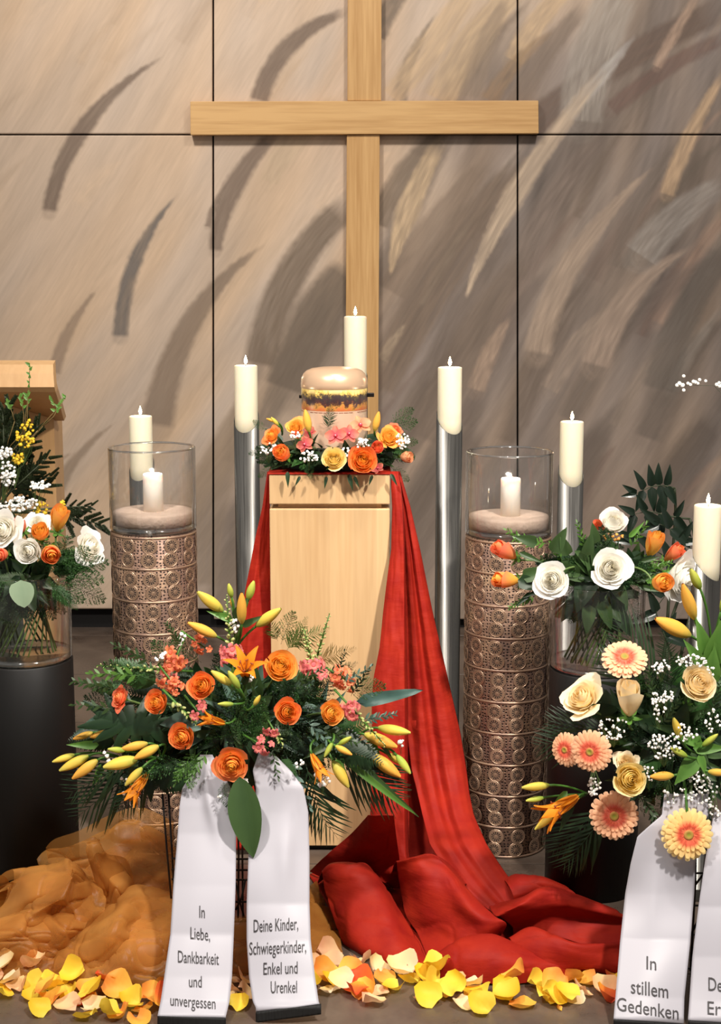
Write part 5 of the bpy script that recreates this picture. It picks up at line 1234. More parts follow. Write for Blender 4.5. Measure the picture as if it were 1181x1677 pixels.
GL = [('fluff', 400, 1235, 95, 110, 'fern', -.03), ('fluff2', 395, 1225, 70, 95, 'fern', -.03), ('fluff', 410, 1230, 115, 90, 'leafd', -.03), ('fern', 420, 1225, 80, 85, 'fern', -.02), ('fluff2', 385, 1215, 130, 70, 'fern', -.02), ('fluff', 420, 1240, 50, 75, 'leaf', -.02),
      ('fluff', 300, 1100, 130, 70, 'fern', .05), ('fluff2', 250, 1110, 160, 80, 'fern', .05), ('fluff', 330, 1085, 140, 60, 'fern', .04), ('leather', 260, 1120, 150, 90, 'fern', .08), ('fern', 210, 1130, 170, 70, 'fern', .05), ('fluff', 230, 1160, 165, 90, 'leafd', .04),
      ('plum', 470, 1065, 60, 70, 'plum', .04), ('plum', 470, 1055, 25, 80, 'plum', .04), ('plum', 455, 1050, 110, 55, 'plum', .04), ('fluff', 460, 1055, 70, 60, 'plum', .05), ('plum', 520, 1080, 20, 70, 'brownf', .05), ('plum', 540, 1100, -5, 70, 'brownf', .05), ('plum', 535, 1110, 30, 60, 'leafd', .06),
      ('fluff', 560, 1130, 10, 70, 'fern', .03), ('leather', 530, 1210, -20, 110, 'leafd', .05), ('fluff2', 500, 1200, -40, 80, 'fern', .02), ('fern', 460, 1240, -60, 60, 'fern', .02),
      ('palm', 225, 1240, 205, 140, 'palm', .06), ('palm', 230, 1255, 216, 150, 'palm', .08), ('palm', 255, 1255, 228, 110, 'palm', .06),
      ('palm', 480, 1255, -58, 150, 'palm', .03), ('palm', 500, 1250, -72, 125, 'palm', .02), ('palm', 545, 1235, -35, 150, 'palm', .08), ('palm', 560, 1215, -45, 150, 'palm', .06), ('leather', 300, 1245, 225, 75, 'leafd', .05), ('leather', 330, 1250, 215, 85, 'leafd', .06), ('fluff', 270, 1245, 210, 80, 'leafd', .05),
      ('fluff', 365, 1275, -80, 45, 'fern', -.06), ('leather', 200, 1200, 185, 95, 'leafd', .05), ('fluff', 300, 1240, 200, 70, 'fern', .0), ('fluff2', 330, 1230, 225, 60, 'leafl', -.01), ('fluff', 320, 1240, 260, 50, 'leafl', -.01)]
for kind, x, y, dg, L, m, of in GL: leafat(kind, x, y, dg, L, SY(x, y, of), m, fo, 'palm_frond' if kind == 'palm' else 'fern_frond', src=FROND)
def sprig(x, y, dg, L, Y, m, parent, k=0): 
    s = mpp(x, y, Y) * L; M = orient2(at(x, y, Y), idir(dg, .25), CAMD, s)
    return put('leaf_sprig', SPRIG[k % 3], M_[m], parent, WM[parent].inverted() @ M)
for i, (x, y, dg, L, m) in enumerate([(235, 1105, 175, 85, 'leafl'), (200, 1130, 165, 80, 'leaf'), (190, 1160, 170, 70, 'leaf'), (250, 1085, 150, 70, 'leaf'), (300, 1060, 120, 50, 'leaf'), (560, 1120, 35, 60, 'leafg'), (575, 1140, 60, 55, 'leafd'), (590, 1180, 15, 60, 'leafg'), (470, 1240, -65, 90, 'leafg'),
                                 (480, 1270, -75, 70, 'leafd'), (340, 1230, 235, 60, 'leafl'), (310, 1240, 240, 50, 'leafl'), (500, 1180, -40, 70, 'leafg'), (520, 1190, -20, 70, 'leaf'), (555, 1100, 75, 40, 'leafd'), (480, 1120, 30, 60, 'leaf'), (365, 1255, -95, 60, 'leaf'), (445, 1215, -80, 60, 'leaf')]):
    sprig(x, y, dg, L, SY(x, y, .0), m, fo, i)
# notable single leaves
def bigleaf(name, lab, kind, x, y, dg, L, Y, m, wid=1.0, fwd=.2, cat='leaf', nrm=None):
    o = leafat(kind, x, y, dg, L, Y, m, None, name, fwd, nrm, wid); return tag(o, lab, cat)
bigleaf('aspidistra_leaf', 'broad pointed dark green leaf hanging between the two printed ribbons', 'big', 392, 1272, -80, 140, 3.425, 'leaf', 1.0, .25)
bigleaf('teal_leaf', 'grey teal leaf with a rough edge pointing across the red cloth', 'wavy', 583, 1150, 12, 115, 3.62, 'teal', .95, .1)
bigleaf('steel_grass_blade', 'long green grass blade bending down across the red cloth', 'blade', 560, 1240, -37, 165, 3.55, 'leafl', 1.6, .2)
bigleaf('steel_grass_blade', 'second grass blade lying along the long one over the red cloth', 'blade', 575, 1236, -42, 165, 3.56, 'leaf', 1.4, .2)
bigleaf('grey_leaf', 'grey green strap leaf drooping below the torn orange rose', 'strap', 190, 1160, -95, 70, 3.52, 'leafg', 1.8, .2)
bigleaf('grey_leaf', 'twisted grey leaf lying over the orange lily buds near the black plinth', 'strap', 165, 1170, 215, 70, 3.55, 'leafg', 1.0, .2)
def monstera():
    V, tint, Fa = [], [], []
    for s in (-1, 1):
        for k in range(6):
            a0 = math.radians(20 + k * 25); L = .55 - .04 * k
            d = Vector((s * math.sin(a0), 0, math.cos(a0))); x = Vector((d.z, 0, -d.x)); p = Vector((0, 0, .62 - .10 * k)); b = len(V)
            for j in range(5):
                t = j / 4; w_ = .075 * math.sin(PI * (.25 + .72 * t)) + .004; c = p + d * L * t + Vector((0, -.12 * t * t, 0)); V += [c - x * w_, c + Vector((0, .015, 0)), c + x * w_]; tint += [.6, .2, .6]
            Fa += gridf(3, 5, b)
    b = len(V)
    for j in range(7):
        t = j / 6; w_ = .16 * math.sin(PI * (.1 + .85 * t)); z = t * .95; V += [(-w_, -.05 * t * t, z), (0, .02 - .05 * t * t, z), (w_, -.05 * t * t, z)]; tint += [.5, .2, .5]
    Fa += gridf(3, 7, b)
    return mesh('split_leaf', V, Fa, tint)
MON = monstera()
def splitleaf(lab, x, y, dg, L, Y, m='leafd', fwd=.2):
    s = mpp(x, y, Y) * L; return tag(put('split_leaf', MON, M_[m], None, orient2(at(x, y, Y), idir(dg, fwd), CAMD, s)), lab, 'leaf')
splitleaf('dark split leaf spreading under the torn orange rose', 262, 1195, 165, 115, 3.53, 'leafd')
splitleaf('dark split leaf low in the orange spray above the organza', 285, 1250, 200, 100, 3.57, 'leafd')
RG = 'orange roses in the spray on the wire stand'
SF = lambda x, y: face_to(x, y, SCX, SCY, 330, 190, .3)
for (x, y, r, st, m, off, lab) in [
    (198, 1143, 18, 'loose', 'r_red', .0, 'torn coral rose above the grey strap leaf'), (259, 1151, 22, 'full', 'r_orange', .0, 'orange rose next to the torn coral rose'), (332, 1124, 25, 'full', 'r_orange', -.01, 'orange rose between the lily buds and the split leaf'),
    (300, 1206, 24, 'full', 'r_orange', -.02, 'deep orange rose above the ribbon printed In Liebe'), (380, 1251, 30, 'open', 'r_orange', -.045, 'large open orange rose where the two ribbons meet'),
    (458, 1092, 29, 'full', 'r_gold', -.01, 'big golden orange rose at the top of the spray before the pedestal'), (470, 1166, 24, 'full', 'r_orange', -.02, 'round orange rose right above the ribbon printed Deine Kinder'), (541, 1168, 22, 'full', 'r_gold', -.01, 'golden orange rose nearest the red cloth')]:
    f_ = SF(x, y)
    if st == 'loose': f_ = Vector((-.8, -.7, .5))
    rose(x, y, r, SY(x, y, off), f_, st, m, lab, RG, stem=at(x * .5 + SCX * .5, y * .4 + 1190 * .6, 3.64))
LG = 'orange lilies in the spray on the wire stand'
lily('lily stem with tall upright yellow buds at the top of the orange spray', (386, 1062), [(344, 985, 52, 138, 'y'), (377, 967, 25, 100, 'g'), (380, 985, 22, 95, 'o', .02), (396, 996, 54, 88, 'o', -.02), (411, 967, 36, 72, 'g'), (331, 1031, 54, 150, 'split', -.02), (440, 1011, 52, 38, 'y')], SY(390, 1040, .03), LG, 5, seed=1)
lily('lily stem with pale buds reaching toward the black plinth', (215, 1250), [(104, 1242, 36, 195, 'y'), (121, 1250, 50, 205, 'y', -.01), (139, 1260, 48, 215, 'o', -.02), (136, 1205, 34, 195, 'split', .02), (165, 1203, 34, 190, 'o', .02)], SY(170, 1235, .02), LG, 4, seed=2)
lily('lily stem with an orange opening flower low over the organza', (262, 1245), [(226, 1288, 58, 232, 'half', -.03), (219, 1272, 38, 225, 'y', -.06), (197, 1250, 54, 190, 'y', -.03), (191, 1228, 28, 170, 'g', -.02), (220, 1222, 42, 188, 'o', -.01), (240, 1232, 42, 205, 'o', -.03)], SY(225, 1240, -.01), LG, 3, seed=3)
lily('lily stem with a wide open orange flower beside the big golden rose', (395, 1145), [(402, 1094, 64, 85, 'open', -.01, .8), (362, 1110, 40, 140, 'y', -.05), (383, 1113, 36, 118, 'g', -.06), (370, 1153, 26, 175, 'g', -.05), (421, 1147, 22, 60, 'y', -.05), (350, 1180, 46, 160, 'half', -.02, .3)], SY(390, 1110, -.02), LG, 3, seed=4)
lily('lily stem with yellow buds pointing over the red cloth', (580, 1215), [(646, 1196, 52, -5, 'y'), (624, 1213, 58, -18, 'split', -.01), (632, 1254, 60, -35, 'split', -.02), (661, 1252, 36, -52, 'g', -.02), (648, 1243, 30, -30, 'y', .01)], SY(620, 1215, .05), LG, 4, seed=5)
lily('lily stem with half opened orange flower beside the ribbon printed Deine Kinder', (535, 1200), [(520, 1254, 50, -62, 'half', -.03), (558, 1268, 48, -58, 'y', -.01), (538, 1228, 26, -120, 'g', -.03), (563, 1229, 30, -25, 'o', -.03), (565, 1213, 26, 35, 'g', -.02)], SY(540, 1225, -.01), LG, 3, seed=6)
SG = 'snapdragons in the spray on the wire stand'
for (lab, p0, p1, nf, nb, m, sz, of) in [
    ('pink snapdragon with a green tip rising before the tall lily buds', (380, 1088), (371, 974), 8, 22, 's_pink', 22, .0), ('snapdragon with pale buds stretching toward the black plinth', (290, 1098), (158, 1090), 4, 20, 's_pink', 18, .05), ('orange pink snapdragon cluster above the organza side of the spray', (292, 1068), (278, 1100), 7, 2, 's_orange', 24, .02),
    ('short pink snapdragon just above the rose beside the split leaf', (275, 1108), (292, 1130), 6, 0, 's_orange', 20, .0), ('green snapdragon tip lying between two orange roses', (285, 1148), (322, 1186), 0, 14, 's_pink', 20, -.03), ('rusty snapdragon cluster beneath the opened yellow bud', (318, 1048), (338, 1062), 6, 0, 's_orange', 17, .06),
    ('pink snapdragon with a green spire before the pedestal', (515, 1105), (498, 1030), 8, 20, 's_pink', 22, .03), ('slim green snapdragon spire leaning toward the hanging cloth', (515, 1090), (540, 1004), 3, 22, 's_pink', 17, .04), ('coral snapdragon florets among brown fern near the hanging cloth', (545, 1100), (578, 1120), 8, 0, 's_orange', 20, .03),
    ('snapdragon bending out over the yellow lily buds', (565, 1148), (632, 1222), 7, 18, 's_pink', 19, -.02), ('pink snapdragon with a green tip above the printed ribbon', (445, 1190), (464, 1222), 2, 10, 's_pink', 20, -.03), ('small dark pink snapdragon beside the large open rose', (420, 1215), (440, 1226), 4, 0, 's_pink', 19, -.04), ('single pink snapdragon floret in the heart of the spray', (318, 1158), (326, 1168), 2, 0, 's_pink', 22, -.03)]:
    snapdragon(lab, p0, p1, SY((p0[0] + p1[0]) / 2, (p0[1] + p1[1]) / 2, of), nf, nb, m, sz, SG, seed=len(lab))
WF = 'white waxflowers in the spray on the wire stand'
for (x, y, rx, ry, n, t) in [(527, 1277, 14, 12, 12, 'inside the half opened lily'), (180, 1243, 14, 16, 9, 'among the pale buds near the black plinth'), (368, 1300, 12, 16, 8, 'below the large open rose'), (410, 1110, 6, 6, 5, 'beside the open orange lily'), (383, 1030, 8, 18, 10, 'under the tall lily buds'), (203, 1285, 8, 14, 6, 'next to the low opening lily'), (300, 1045, 10, 12, 8, 'at the bronze pillar side'), (490, 1250, 7, 7, 5, 'above the ribbon printed Deine Kinder'), (657, 1218, 5, 6, 4, 'at the tips of the yellow buds'), (400, 1280, 8, 8, 5, 'over the broad hanging leaf'), (262, 1075, 12, 10, 8, 'beside the orange pink snapdragon')]:
    blossom_cloud('white waxflower ' + t, x, y, rx, ry, n, SY(x, y, -.05 if y > 1220 else .0), 4.2, cat='waxflower', group=WF, name='waxflower', depth=.012)

# ================================================================== GERBERA SPRAY
GC = (1095, 1195)
def GY(px, py, off=0.0): return SY(px, py, off, GC, (215, 215), 3.58, .19)
gs = empty('wire_stand', Vector((at(1110, 1400, 3.5).x, 3.5, 0))); tag(gs, 'black wire stand carrying the gerbera spray', 'stand')
for pts, Y in [([(1140, 1330), (1139, 1450), (1131, 1590)], 3.42), ([(1165, 1330), (1150, 1450), (1132, 1600)], 3.45), ([(1060, 1380), (1063, 1500), (1066, 1560)], 3.5), ([(1240, 1380), (1235, 1500), (1225, 1590)], 3.45)]: wire(gs, pts, Y)
for y in (1429, 1482, 1530, 1585): wire(gs, [(1060, y), (1140, y + 1), (1235, y)], 3.44 if y < 1500 else floorY(y) - .005)
wire(gs, [(1138, 1450), (1152, 1432)], 3.42); wire(gs, [(1132, 1530), (1142, 1510)], 3.42)
go = foliage('mixed dark foliage filling the gerbera spray on its wire stand', GC[0] + 10, 1205, 150, 125, 3.58, .14, 150, 58, ['leafd', 'leafd', 'leaf', 'leafd'], ['lance', 'oval', 'ruscus'], 57, foam=(105, 95, .10), fr=30, frs=80, frm=('leafd', 'fern'))
for kind, x, y, dg, L, m, of in [('palm', 1000, 1195, 168, 110, 'palm', .07), ('palm', 995, 1195, 190, 125, 'palm', .08), ('palm', 1000, 1320, 232, 140, 'palm', .07), ('palm', 985, 1320, 222, 120, 'palm', .08), ('palm', 1080, 1120, 122, 140, 'palm', .1), ('palm', 1070, 1140, 140, 120, 'palm', .1),
                                 ('fluff', 1060, 1250, -60, 70, 'fern', .0), ('fluff2', 1150, 1300, -80, 60, 'fern', .0), ('plum', 1100, 1130, 100, 110, 'leafd', .05), ('fluff', 1040, 1300, -40, 60, 'fern', .02), ('leather', 1020, 1160, 160, 90, 'leafd', .06), ('palm', 975, 1345, 245, 100, 'palm', .07)]:
    leafat(kind, x, y, dg, L, GY(x, y, of), m, go, 'palm_frond' if kind == 'palm' else 'fern_frond', src=FROND)
for i, (x, y, dg, L, m) in enumerate([(1070, 1150, 100, 60, 'leaf'), (1080, 1190, 60, 60, 'leaf'), (1120, 1165, 70, 55, 'leafl'), (1050, 1300, -60, 60, 'leaf'), (1070, 1320, -90, 50, 'leaf'), (1140, 1150, 100, 60, 'leafg'), (1165, 1170, 80, 60, 'leaf')]): sprig(x, y, dg, L, GY(x, y), m, go, i)
def gst(x, y): return at(1105 + (x - 1105) * .42, 1205 + (y - 1205) * .42, 3.545 + .02 * math.sin(x * .7 + y))
gerbera(1023, 1077, 38, GY(1023, 1077, -.01), (-.12, -.62, .75), 'g_peach', 'peach gerbera tilted upward beside the glass vase', gst(1023, 1077))
gerbera(926, 1228, 29, GY(926, 1228, -.05), (-.75, -.8, .12), 'g_peach', 'peach gerbera turned toward the bronze pillar', gst(926, 1228))
gerbera(967, 1231, 36, GY(966, 1231, -.07), (-.55, -1, .1), 'g_peach', 'peach gerbera overlapping the one turned to the bronze pillar', gst(967, 1231))
gerbera(1006, 1336, 41, GY(1006, 1336, -.03), (-.12, -1, .18), 'g_peach', 'large peach gerbera facing straight out below the yellow rose', gst(1006, 1336))
gerbera(1127, 1367, 44, 3.345, (.05, -1, .22), 'g_yellow', 'large yellow gerbera with coral heart lying on the white ribbons', gst(1127, 1367), via=[(1126, 1340, 3.357), (1124, 1310, 3.372), (1122, 1290, 3.39), (1119, 1272, 3.45), (1116, 1260, 3.50)])
CG = 'cream roses in the gerbera spray'
rose(955, 1145, 34, GY(955, 1145), (-.55, -.5, .7), 'loose', 'r_cream', 'ragged cream rose seen from the side before the black plinth', CG, stem=gst(955, 1145))
rose(1031, 1147, 32, GY(1031, 1147, -.01), (-.1, -.45, .95), 'bud', 'r_cream', 'tall cream rose with pointed petals below the tilted gerbera', CG, stem=gst(1031, 1147))
rose(1142, 1121, 33, GY(1142, 1121, -.02), (.15, -1, .6), 'full', 'r_cream', 'big cream rose framed by baby\'s breath', CG, stem=gst(1142, 1121))
rose(1031, 1275, 30, GY(1031, 1275, -.03), (.05, -1, .3), 'full', 'r_yellow', 'soft yellow rose above the large peach gerbera', CG, stem=gst(1031, 1275))
rose(1026, 1249, 18, GY(1026, 1249, .0), (-.2, -.7, .7), 'loose', 'r_cream', 'cream rose half hidden behind the soft yellow one', CG, stem=gst(1026, 1249))
LG2 = 'orange lilies in the gerbera spray'
lily('lily stem with long orange buds standing against the low candle', (1165, 1075), [(1102, 1027, 72, 152, 'split', -.02), (1128, 985, 70, 112, 'split', -.02), (1139, 948, 40, 118, 'g', .0), (1186, 985, 36, 80, 'g', .0)], GY(1130, 1020, .03), LG2, 0, seed=7)
for (x, y, dg, L, m, wd) in [(1158, 1075, 108, 75, 'leafl', 1.3), (1165, 1090, 80, 100, 'leafl', 1.5), (1180, 1095, 95, 90, 'leafl', 1.4), (1150, 1090, 125, 60, 'leafl', 1.3), (1170, 1060, 60, 60, 'leafl', 1.3), (1160, 1120, 85, 70, 'leafl', 1.8)]:
    leafat('lance', x, y, dg, L, GY(x, y, .02), m, go, wid=wd)
lily('lily stem with yellow green buds in the baby\'s breath', (1150, 1235), [(1109, 1192, 40, 112, 'y', -.02), (1112, 1232, 34, 150, 'g', -.03), (1163, 1212, 32, 45, 'g', -.02), (1084, 1271, 42, 178, 'split', -.02), (1178, 1265, 34, 0, 'o', -.02)], GY(1120, 1220, -.01), LG2, 0, seed=8)
for (x, y, dg, L, wd) in [(1150, 1215, 165, 55, 1.4), (1135, 1225, 5, 60, 1.3), (1140, 1240, 230, 60, 1.9), (1145, 1235, -70, 40, 1.3)]: leafat('lance', x, y, dg, L, GY(x, y, -.02), 'leafl', go, wid=wd)
lily('lily stem with a half open orange flower before the bronze pillar', (962, 1300), [(918, 1322, 78, 208, 'half', -.01), (877, 1288, 46, 180, 'y', .0), (876, 1309, 30, 185, 'g', .01), (893, 1345, 42, 215, 'y', -.01)], GY(925, 1310, -.05), LG2, 2, seed=9)
for (x, y, rx, ry, n, t) in [(1083, 1093, 16, 12, 26, 'beside the glass vase'), (1135, 1082, 28, 11, 44, 'above the big cream rose'), (1160, 1100, 12, 10, 18, 'behind the big cream rose'), (1088, 1143, 22, 12, 34, 'between the tall and the big cream rose'), (1005, 1192, 28, 20, 44, 'below the tall cream rose'), (1088, 1222, 28, 22, 62, 'next to the yellow green buds'), (1122, 1200, 22, 14, 26, 'around the tip of a yellow bud'), (974, 1288, 11, 16, 34, 'between gerbera and half open lily'), (1144, 1290, 32, 26, 74, 'above the yellow gerbera'), (1168, 1180, 14, 22, 22, 'behind the green buds'), (1080, 1160, 12, 22, 20, 'in the dark centre of the spray'), (1062, 1265, 14, 16, 16, 'beside the soft yellow rose'), (1170, 1325, 14, 14, 22, 'on top of the cut off ribbon'), (1096, 1305, 14, 14, 12, 'at the head of the ribbon printed In stillem Gedenken')]:
    blossom_cloud('white baby\'s breath ' + t, x, y, rx, ry, n, GY(x, y, -.03), 3.0, group='baby\'s breath sprigs in the gerbera spray', seed=9, depth=.02, base=(x, y - ry - 14) if y > 1280 else None)

# ================================================================== LEFT VASE BOUQUET
NS = 34
def spiral(V0, k, gh, r0=.088, r1=.074, tw=1.75):
    a = 2 * PI * k / NS; return V0 + Vector((r0 * math.cos(a), r0 * math.sin(a), .024)), V0 + Vector((r1 * math.cos(a + tw), r1 * math.sin(a + tw), gh + .012))
VST = []
def vase_stem(*args): VST.append(args)      # built once the blooms have settled
def grow_stem(e, px, py, Y, face, style, r, V0, gh, used):
    """from the bloom over the rim, down through the mouth to the floor of the vase"""
    WM[e] = e.matrix_basis.copy(); b0 = WM[e] @ Vector((0, 0, -.25)); v = b0 - V0; want = math.atan2(v.y, v.x)
    k = min((k for k in range(NS) if k not in used), key=lambda k: abs((2 * PI * k / NS + 1.75 - want + PI) % (2 * PI) - PI)); used.add(k)
    bot, mouth = spiral(V0, k, gh); n = Vector((mouth.x - V0.x, mouth.y - V0.y, 0)).normalized()
    hi = max(b0.z, mouth.z) ; over = mouth + n * .016 + Vector((0, 0, .045))
    pts = [bot, bot.lerp(mouth, .5), mouth, over] + bez(over, Vector((over.x + (b0.x - over.x) * .9, over.y + (b0.y - over.y) * .9, max(over.z, b0.z - .01) + .012)), b0, 8)[1:]
    wput('stem', *tube(pts, .003, 6), M_['stem'], e)
USL, USR = set(), set()
VG = 'roses in the vase before the lectern'
for i, (x, y, r, st, m, Y, fc, lab) in enumerate([
    (6, 868, 31, 'loose', 'r_white', 3.99, (-.3, -1, .3), 'white rose at the lectern side of the vase bouquet'), (48, 902, 24, 'full', 'r_white', 3.93, (-.05, -1, .1), 'round white rose in the middle of the vase bouquet'), (146, 897, 28, 'loose', 'r_white', 4.02, (.85, -.55, .35), 'blown white rose leaning out toward the bronze pillar'),
    (62, 858, 20, 'loose', 'r_white', 4.13, (.1, -.7, .7), 'white rose hidden behind orange ones in the vase bouquet'), (33, 862, 17, 'bud', 'r_red', 4.04, (-.1, -.8, .6), 'coral rosebud between two white roses'), (97, 852, 22, 'bud', 'r_gold', 4.03, (.3, -.45, .9), 'upright golden rosebud above the blown white rose'),
    (66, 873, 20, 'cup', 'r_gold', 3.99, (.1, -.8, .6), 'golden orange rose behind the round white one'), (84, 905, 21, 'cup', 'r_orange', 3.93, (.25, -1, -.15), 'orange and coral rose hanging beside the round white one'), (4, 908, 15, 'cup', 'r_red', 3.96, (-.4, -1, .1), 'coral rose cut by the picture edge beside the vase')]):
    vase_stem(rose(x, y, r, Y, fc, st, m, lab, VG), x, y, Y, fc, st, r, VL, .25, USL)
lf = foliage('dark green foliage collar of the vase bouquet before the lectern', 42, 948, 112, 48, 4.06, .12, 62, 58, ['leafd', 'leaf', 'leafd'], ['lance', 'oval', 'ruscus'], 71, fr=34, frs=72, frk=('fluff', 'fluff2', 'fern'), frm=('fern', 'fern', 'leaf'))
for kind, x, y, dg, L, m in [('fluff', 105, 935, 15, 75, 'fern'), ('fluff2', 100, 945, 0, 70, 'fern'), ('fluff', 95, 925, 30, 60, 'fern'), ('fluff', 60, 960, -60, 60, 'fern'), ('fern', 85, 960, -40, 60, 'fern'), ('fluff2', 20, 950, 200, 70, 'fern'), ('fluff', 50, 955, -90, 60, 'leafd'), ('fluff', 75, 950, -25, 70, 'fern')]:
    leafat(kind, x, y, dg, L, 3.95, m, lf, 'fern_frond', src=FROND)
bigleaf('eucalyptus_leaf', 'round pale eucalyptus leaf against the glass vase before the lectern', 'round', 34, 950, -85, 48, 3.91, 'euca', 1.0, .05)
# evergreen and blossom twigs behind the left bouquet
fvz = at(-8, 845, 4.5); fv = put('floor_vase', mesh('floor_vase', *lathe([(0, 0), (.07, 0), (.085, .25), (.08, .55), (.055, fvz.z - .05), (.062, fvz.z), (.056, fvz.z), (.05, fvz.z - .05), (0, fvz.z - .06)], 36)), M_['foam'], None, Vector((fvz.x, 4.5, 0))); tag(fv, 'dark floor vase holding evergreen branches behind the rose vase', 'vase')
EG = 'evergreen branches before the lectern'
NV = [0]
def to_vase(e, x, y, Y, r, m):
    k = NV[0]; NV[0] += 1; a = at(x, y, Y); an = k * 2.4; rr = .012 + .030 * ((k * 7) % 10) / 10
    mo = Vector((fvz.x + rr * math.cos(an), 4.5 + rr * math.sin(an), fvz.z + .004)); lo = Vector((fvz.x + rr * .8 * math.cos(an), 4.5 + rr * .8 * math.sin(an), fvz.z - .055))
    wput('stem', *tube([lo, mo] + bez(mo, mo + Vector((0, 0, .5 * max(.02, a.z - mo.z))), a, 6)[1:], r, 5), M_[m], e); return e
def branch(lab, x, y, dg, L, Y, n, seed):
    q_ = random.Random(seed); e = empty('evergreen_branch', at(x, y, Y)); tag(e, lab, 'branch', EG); I_ = WM[e].inverted(); k = mpp(x, y, Y); d = idir(dg, .1); a = at(x, y, Y)
    wput('stem', *tube([a, a + d * L * k * .5, a + d * L * k], [.004, .003, .0015], 5), M_['stemd'], e)
    for i in range(n):
        t = .1 + .9 * i / max(1, n - 1); sd = 1 if i % 2 else -1; dd = idir(dg + sd * q_.uniform(25, 60) * (1 - .4 * t), q_.uniform(-.2, .4)); s = k * L * q_.uniform(.30, .46) * (1.15 - .4 * t)
        put('needle_sprig', NEED[i % 2], M_['conif'], e, I_ @ orient2(a + d * L * k * t, dd, CAMD, (s, s * .6, s)))
    return e
for i, (lab, x, y, dg, L, n) in enumerate([('evergreen branch beneath the lectern top, tip pointing up', 8, 790, 88, 118, 14), ('evergreen branch crossing the lectern front beside the yellow blossoms', 15, 770, 55, 90, 12), ('evergreen branch spreading toward the edge of the lectern', 10, 790, 30, 82, 11), ('low evergreen branch just above the roses', 10, 825, 25, 80, 10), ('dark feathery branch reaching past the lectern toward the bronze pillar', 85, 840, -12, 84, 13), ('second feathery branch arching below the first toward the bronze pillar', 90, 832, 4, 60, 10), ('evergreen branch at the picture edge under the lectern top', -12, 780, 75, 90, 12), ('evergreen branch filling the gap behind the white blossom', -10, 810, 50, 70, 10), ('thick evergreen branch behind the bright yellow blossoms', 2, 800, 62, 112, 14), ('evergreen branch rising close beside the lectern body', -2, 820, 78, 140, 14), ('bushy evergreen branch low against the lectern', 12, 810, 42, 74, 12), ('evergreen branch curling out past the lectern edge', 20, 800, 18, 66, 10)]):
    to_vase(branch(lab, x, y, dg, L, 4.47 + .03 * ((i * 5) % 12), n, i), x, y, 4.47 + .03 * ((i * 5) % 12), .0035, 'stemd')
for (lab, x, y, rx, ry, n) in [('bright yellow blossom cluster before the lectern', 42, 712, 15, 26, 60), ('small yellow blossoms below the bright cluster', 28, 750, 11, 9, 22), ('yellow blossoms just behind the golden rosebud', 68, 832, 14, 10, 24), ('yellow blossom dot on the feathery branch', 103, 824, 5, 4, 6)]:
    BL = blossom_cloud(lab, x, y, rx, ry, n, 4.40, 3.4, 'yellowf', cat='blossom', group='yellow blossoms before the lectern', name='yellow_blossom_sprig', base=(x - 4, y + 50), seed=2); to_vase(BL, x - 4, y + 50, 4.44, .0012, 'stemd')
for (lab, x, y, rx, ry, n) in [('white blossom spike beside the yellow cluster', 14, 778, 12, 22, 56), ('short white blossom spike at the picture edge', 3, 745, 5, 14, 16), ('white blossom spike pointing at the edge of the lectern', 66, 794, 19, 6, 36), ('white blossom spray above the roses', 30, 826, 34, 12, 84), ('tiny white blossoms beside the evergreen', 15, 742, 6, 10, 14)]:
    BL = blossom_cloud(lab, x, y, rx, ry, n, 4.33, 3.4, 'white', cat='blossom', group='white blossom sprigs before the lectern', name='white_blossom_sprig', base=(x - 10, y + 45), seed=4); to_vase(BL, x - 10, y + 45, 4.37, .0012, 'stemd')
TWG = 'thin budding twigs before the lectern'
def twig(lab, pts, Y, seed):
    q_ = random.Random(seed); P3 = [at(x, y, Y) for x, y in pts]; e = empty('budding_twig', P3[0]); tag(e, lab, 'twig', TWG); I_ = WM[e].inverted()
    wput('stem', *tube(P3, [.0018, .0015, .0012, .0008][:len(P3)] if len(P3) <= 4 else .0012, 5), M_['brownf'], e)
    for i in range(9):
        t = .5 + .5 * i / 8; p = crom(P3, t); d = idir(q_.uniform(20, 160), .2); put('leaf', LEAF['oval'], M_['leafl'], e, I_ @ orient2(p, d, CAMD, q_.uniform(.010, .018)))
    to_vase(e, pts[0][0], pts[0][1], Y, .0016, 'brownf')
for i, (lab, pts) in enumerate([('tallest budding twig reaching above the lectern top', [(38, 740), (42, 680), (48, 630), (49, 598)]), ('budding twig with several tips beneath the lectern top', [(36, 720), (39, 680), (36, 660), (33, 650)]), ('budding twig leaning over the edge of the lectern', [(62, 705), (82, 682), (98, 665), (108, 650)]), ('lower twig crossing the edge of the lectern', [(70, 698), (88, 682), (94, 670), (84, 655)]), ('twig with closed buds next to the tallest twig', [(44, 700), (45, 670), (46, 655), (44, 648)]), ('short pale twig at the evergreen tip', [(24, 690), (20, 676), (16, 666), (12, 658)])]): twig(lab, pts, 4.42, i)

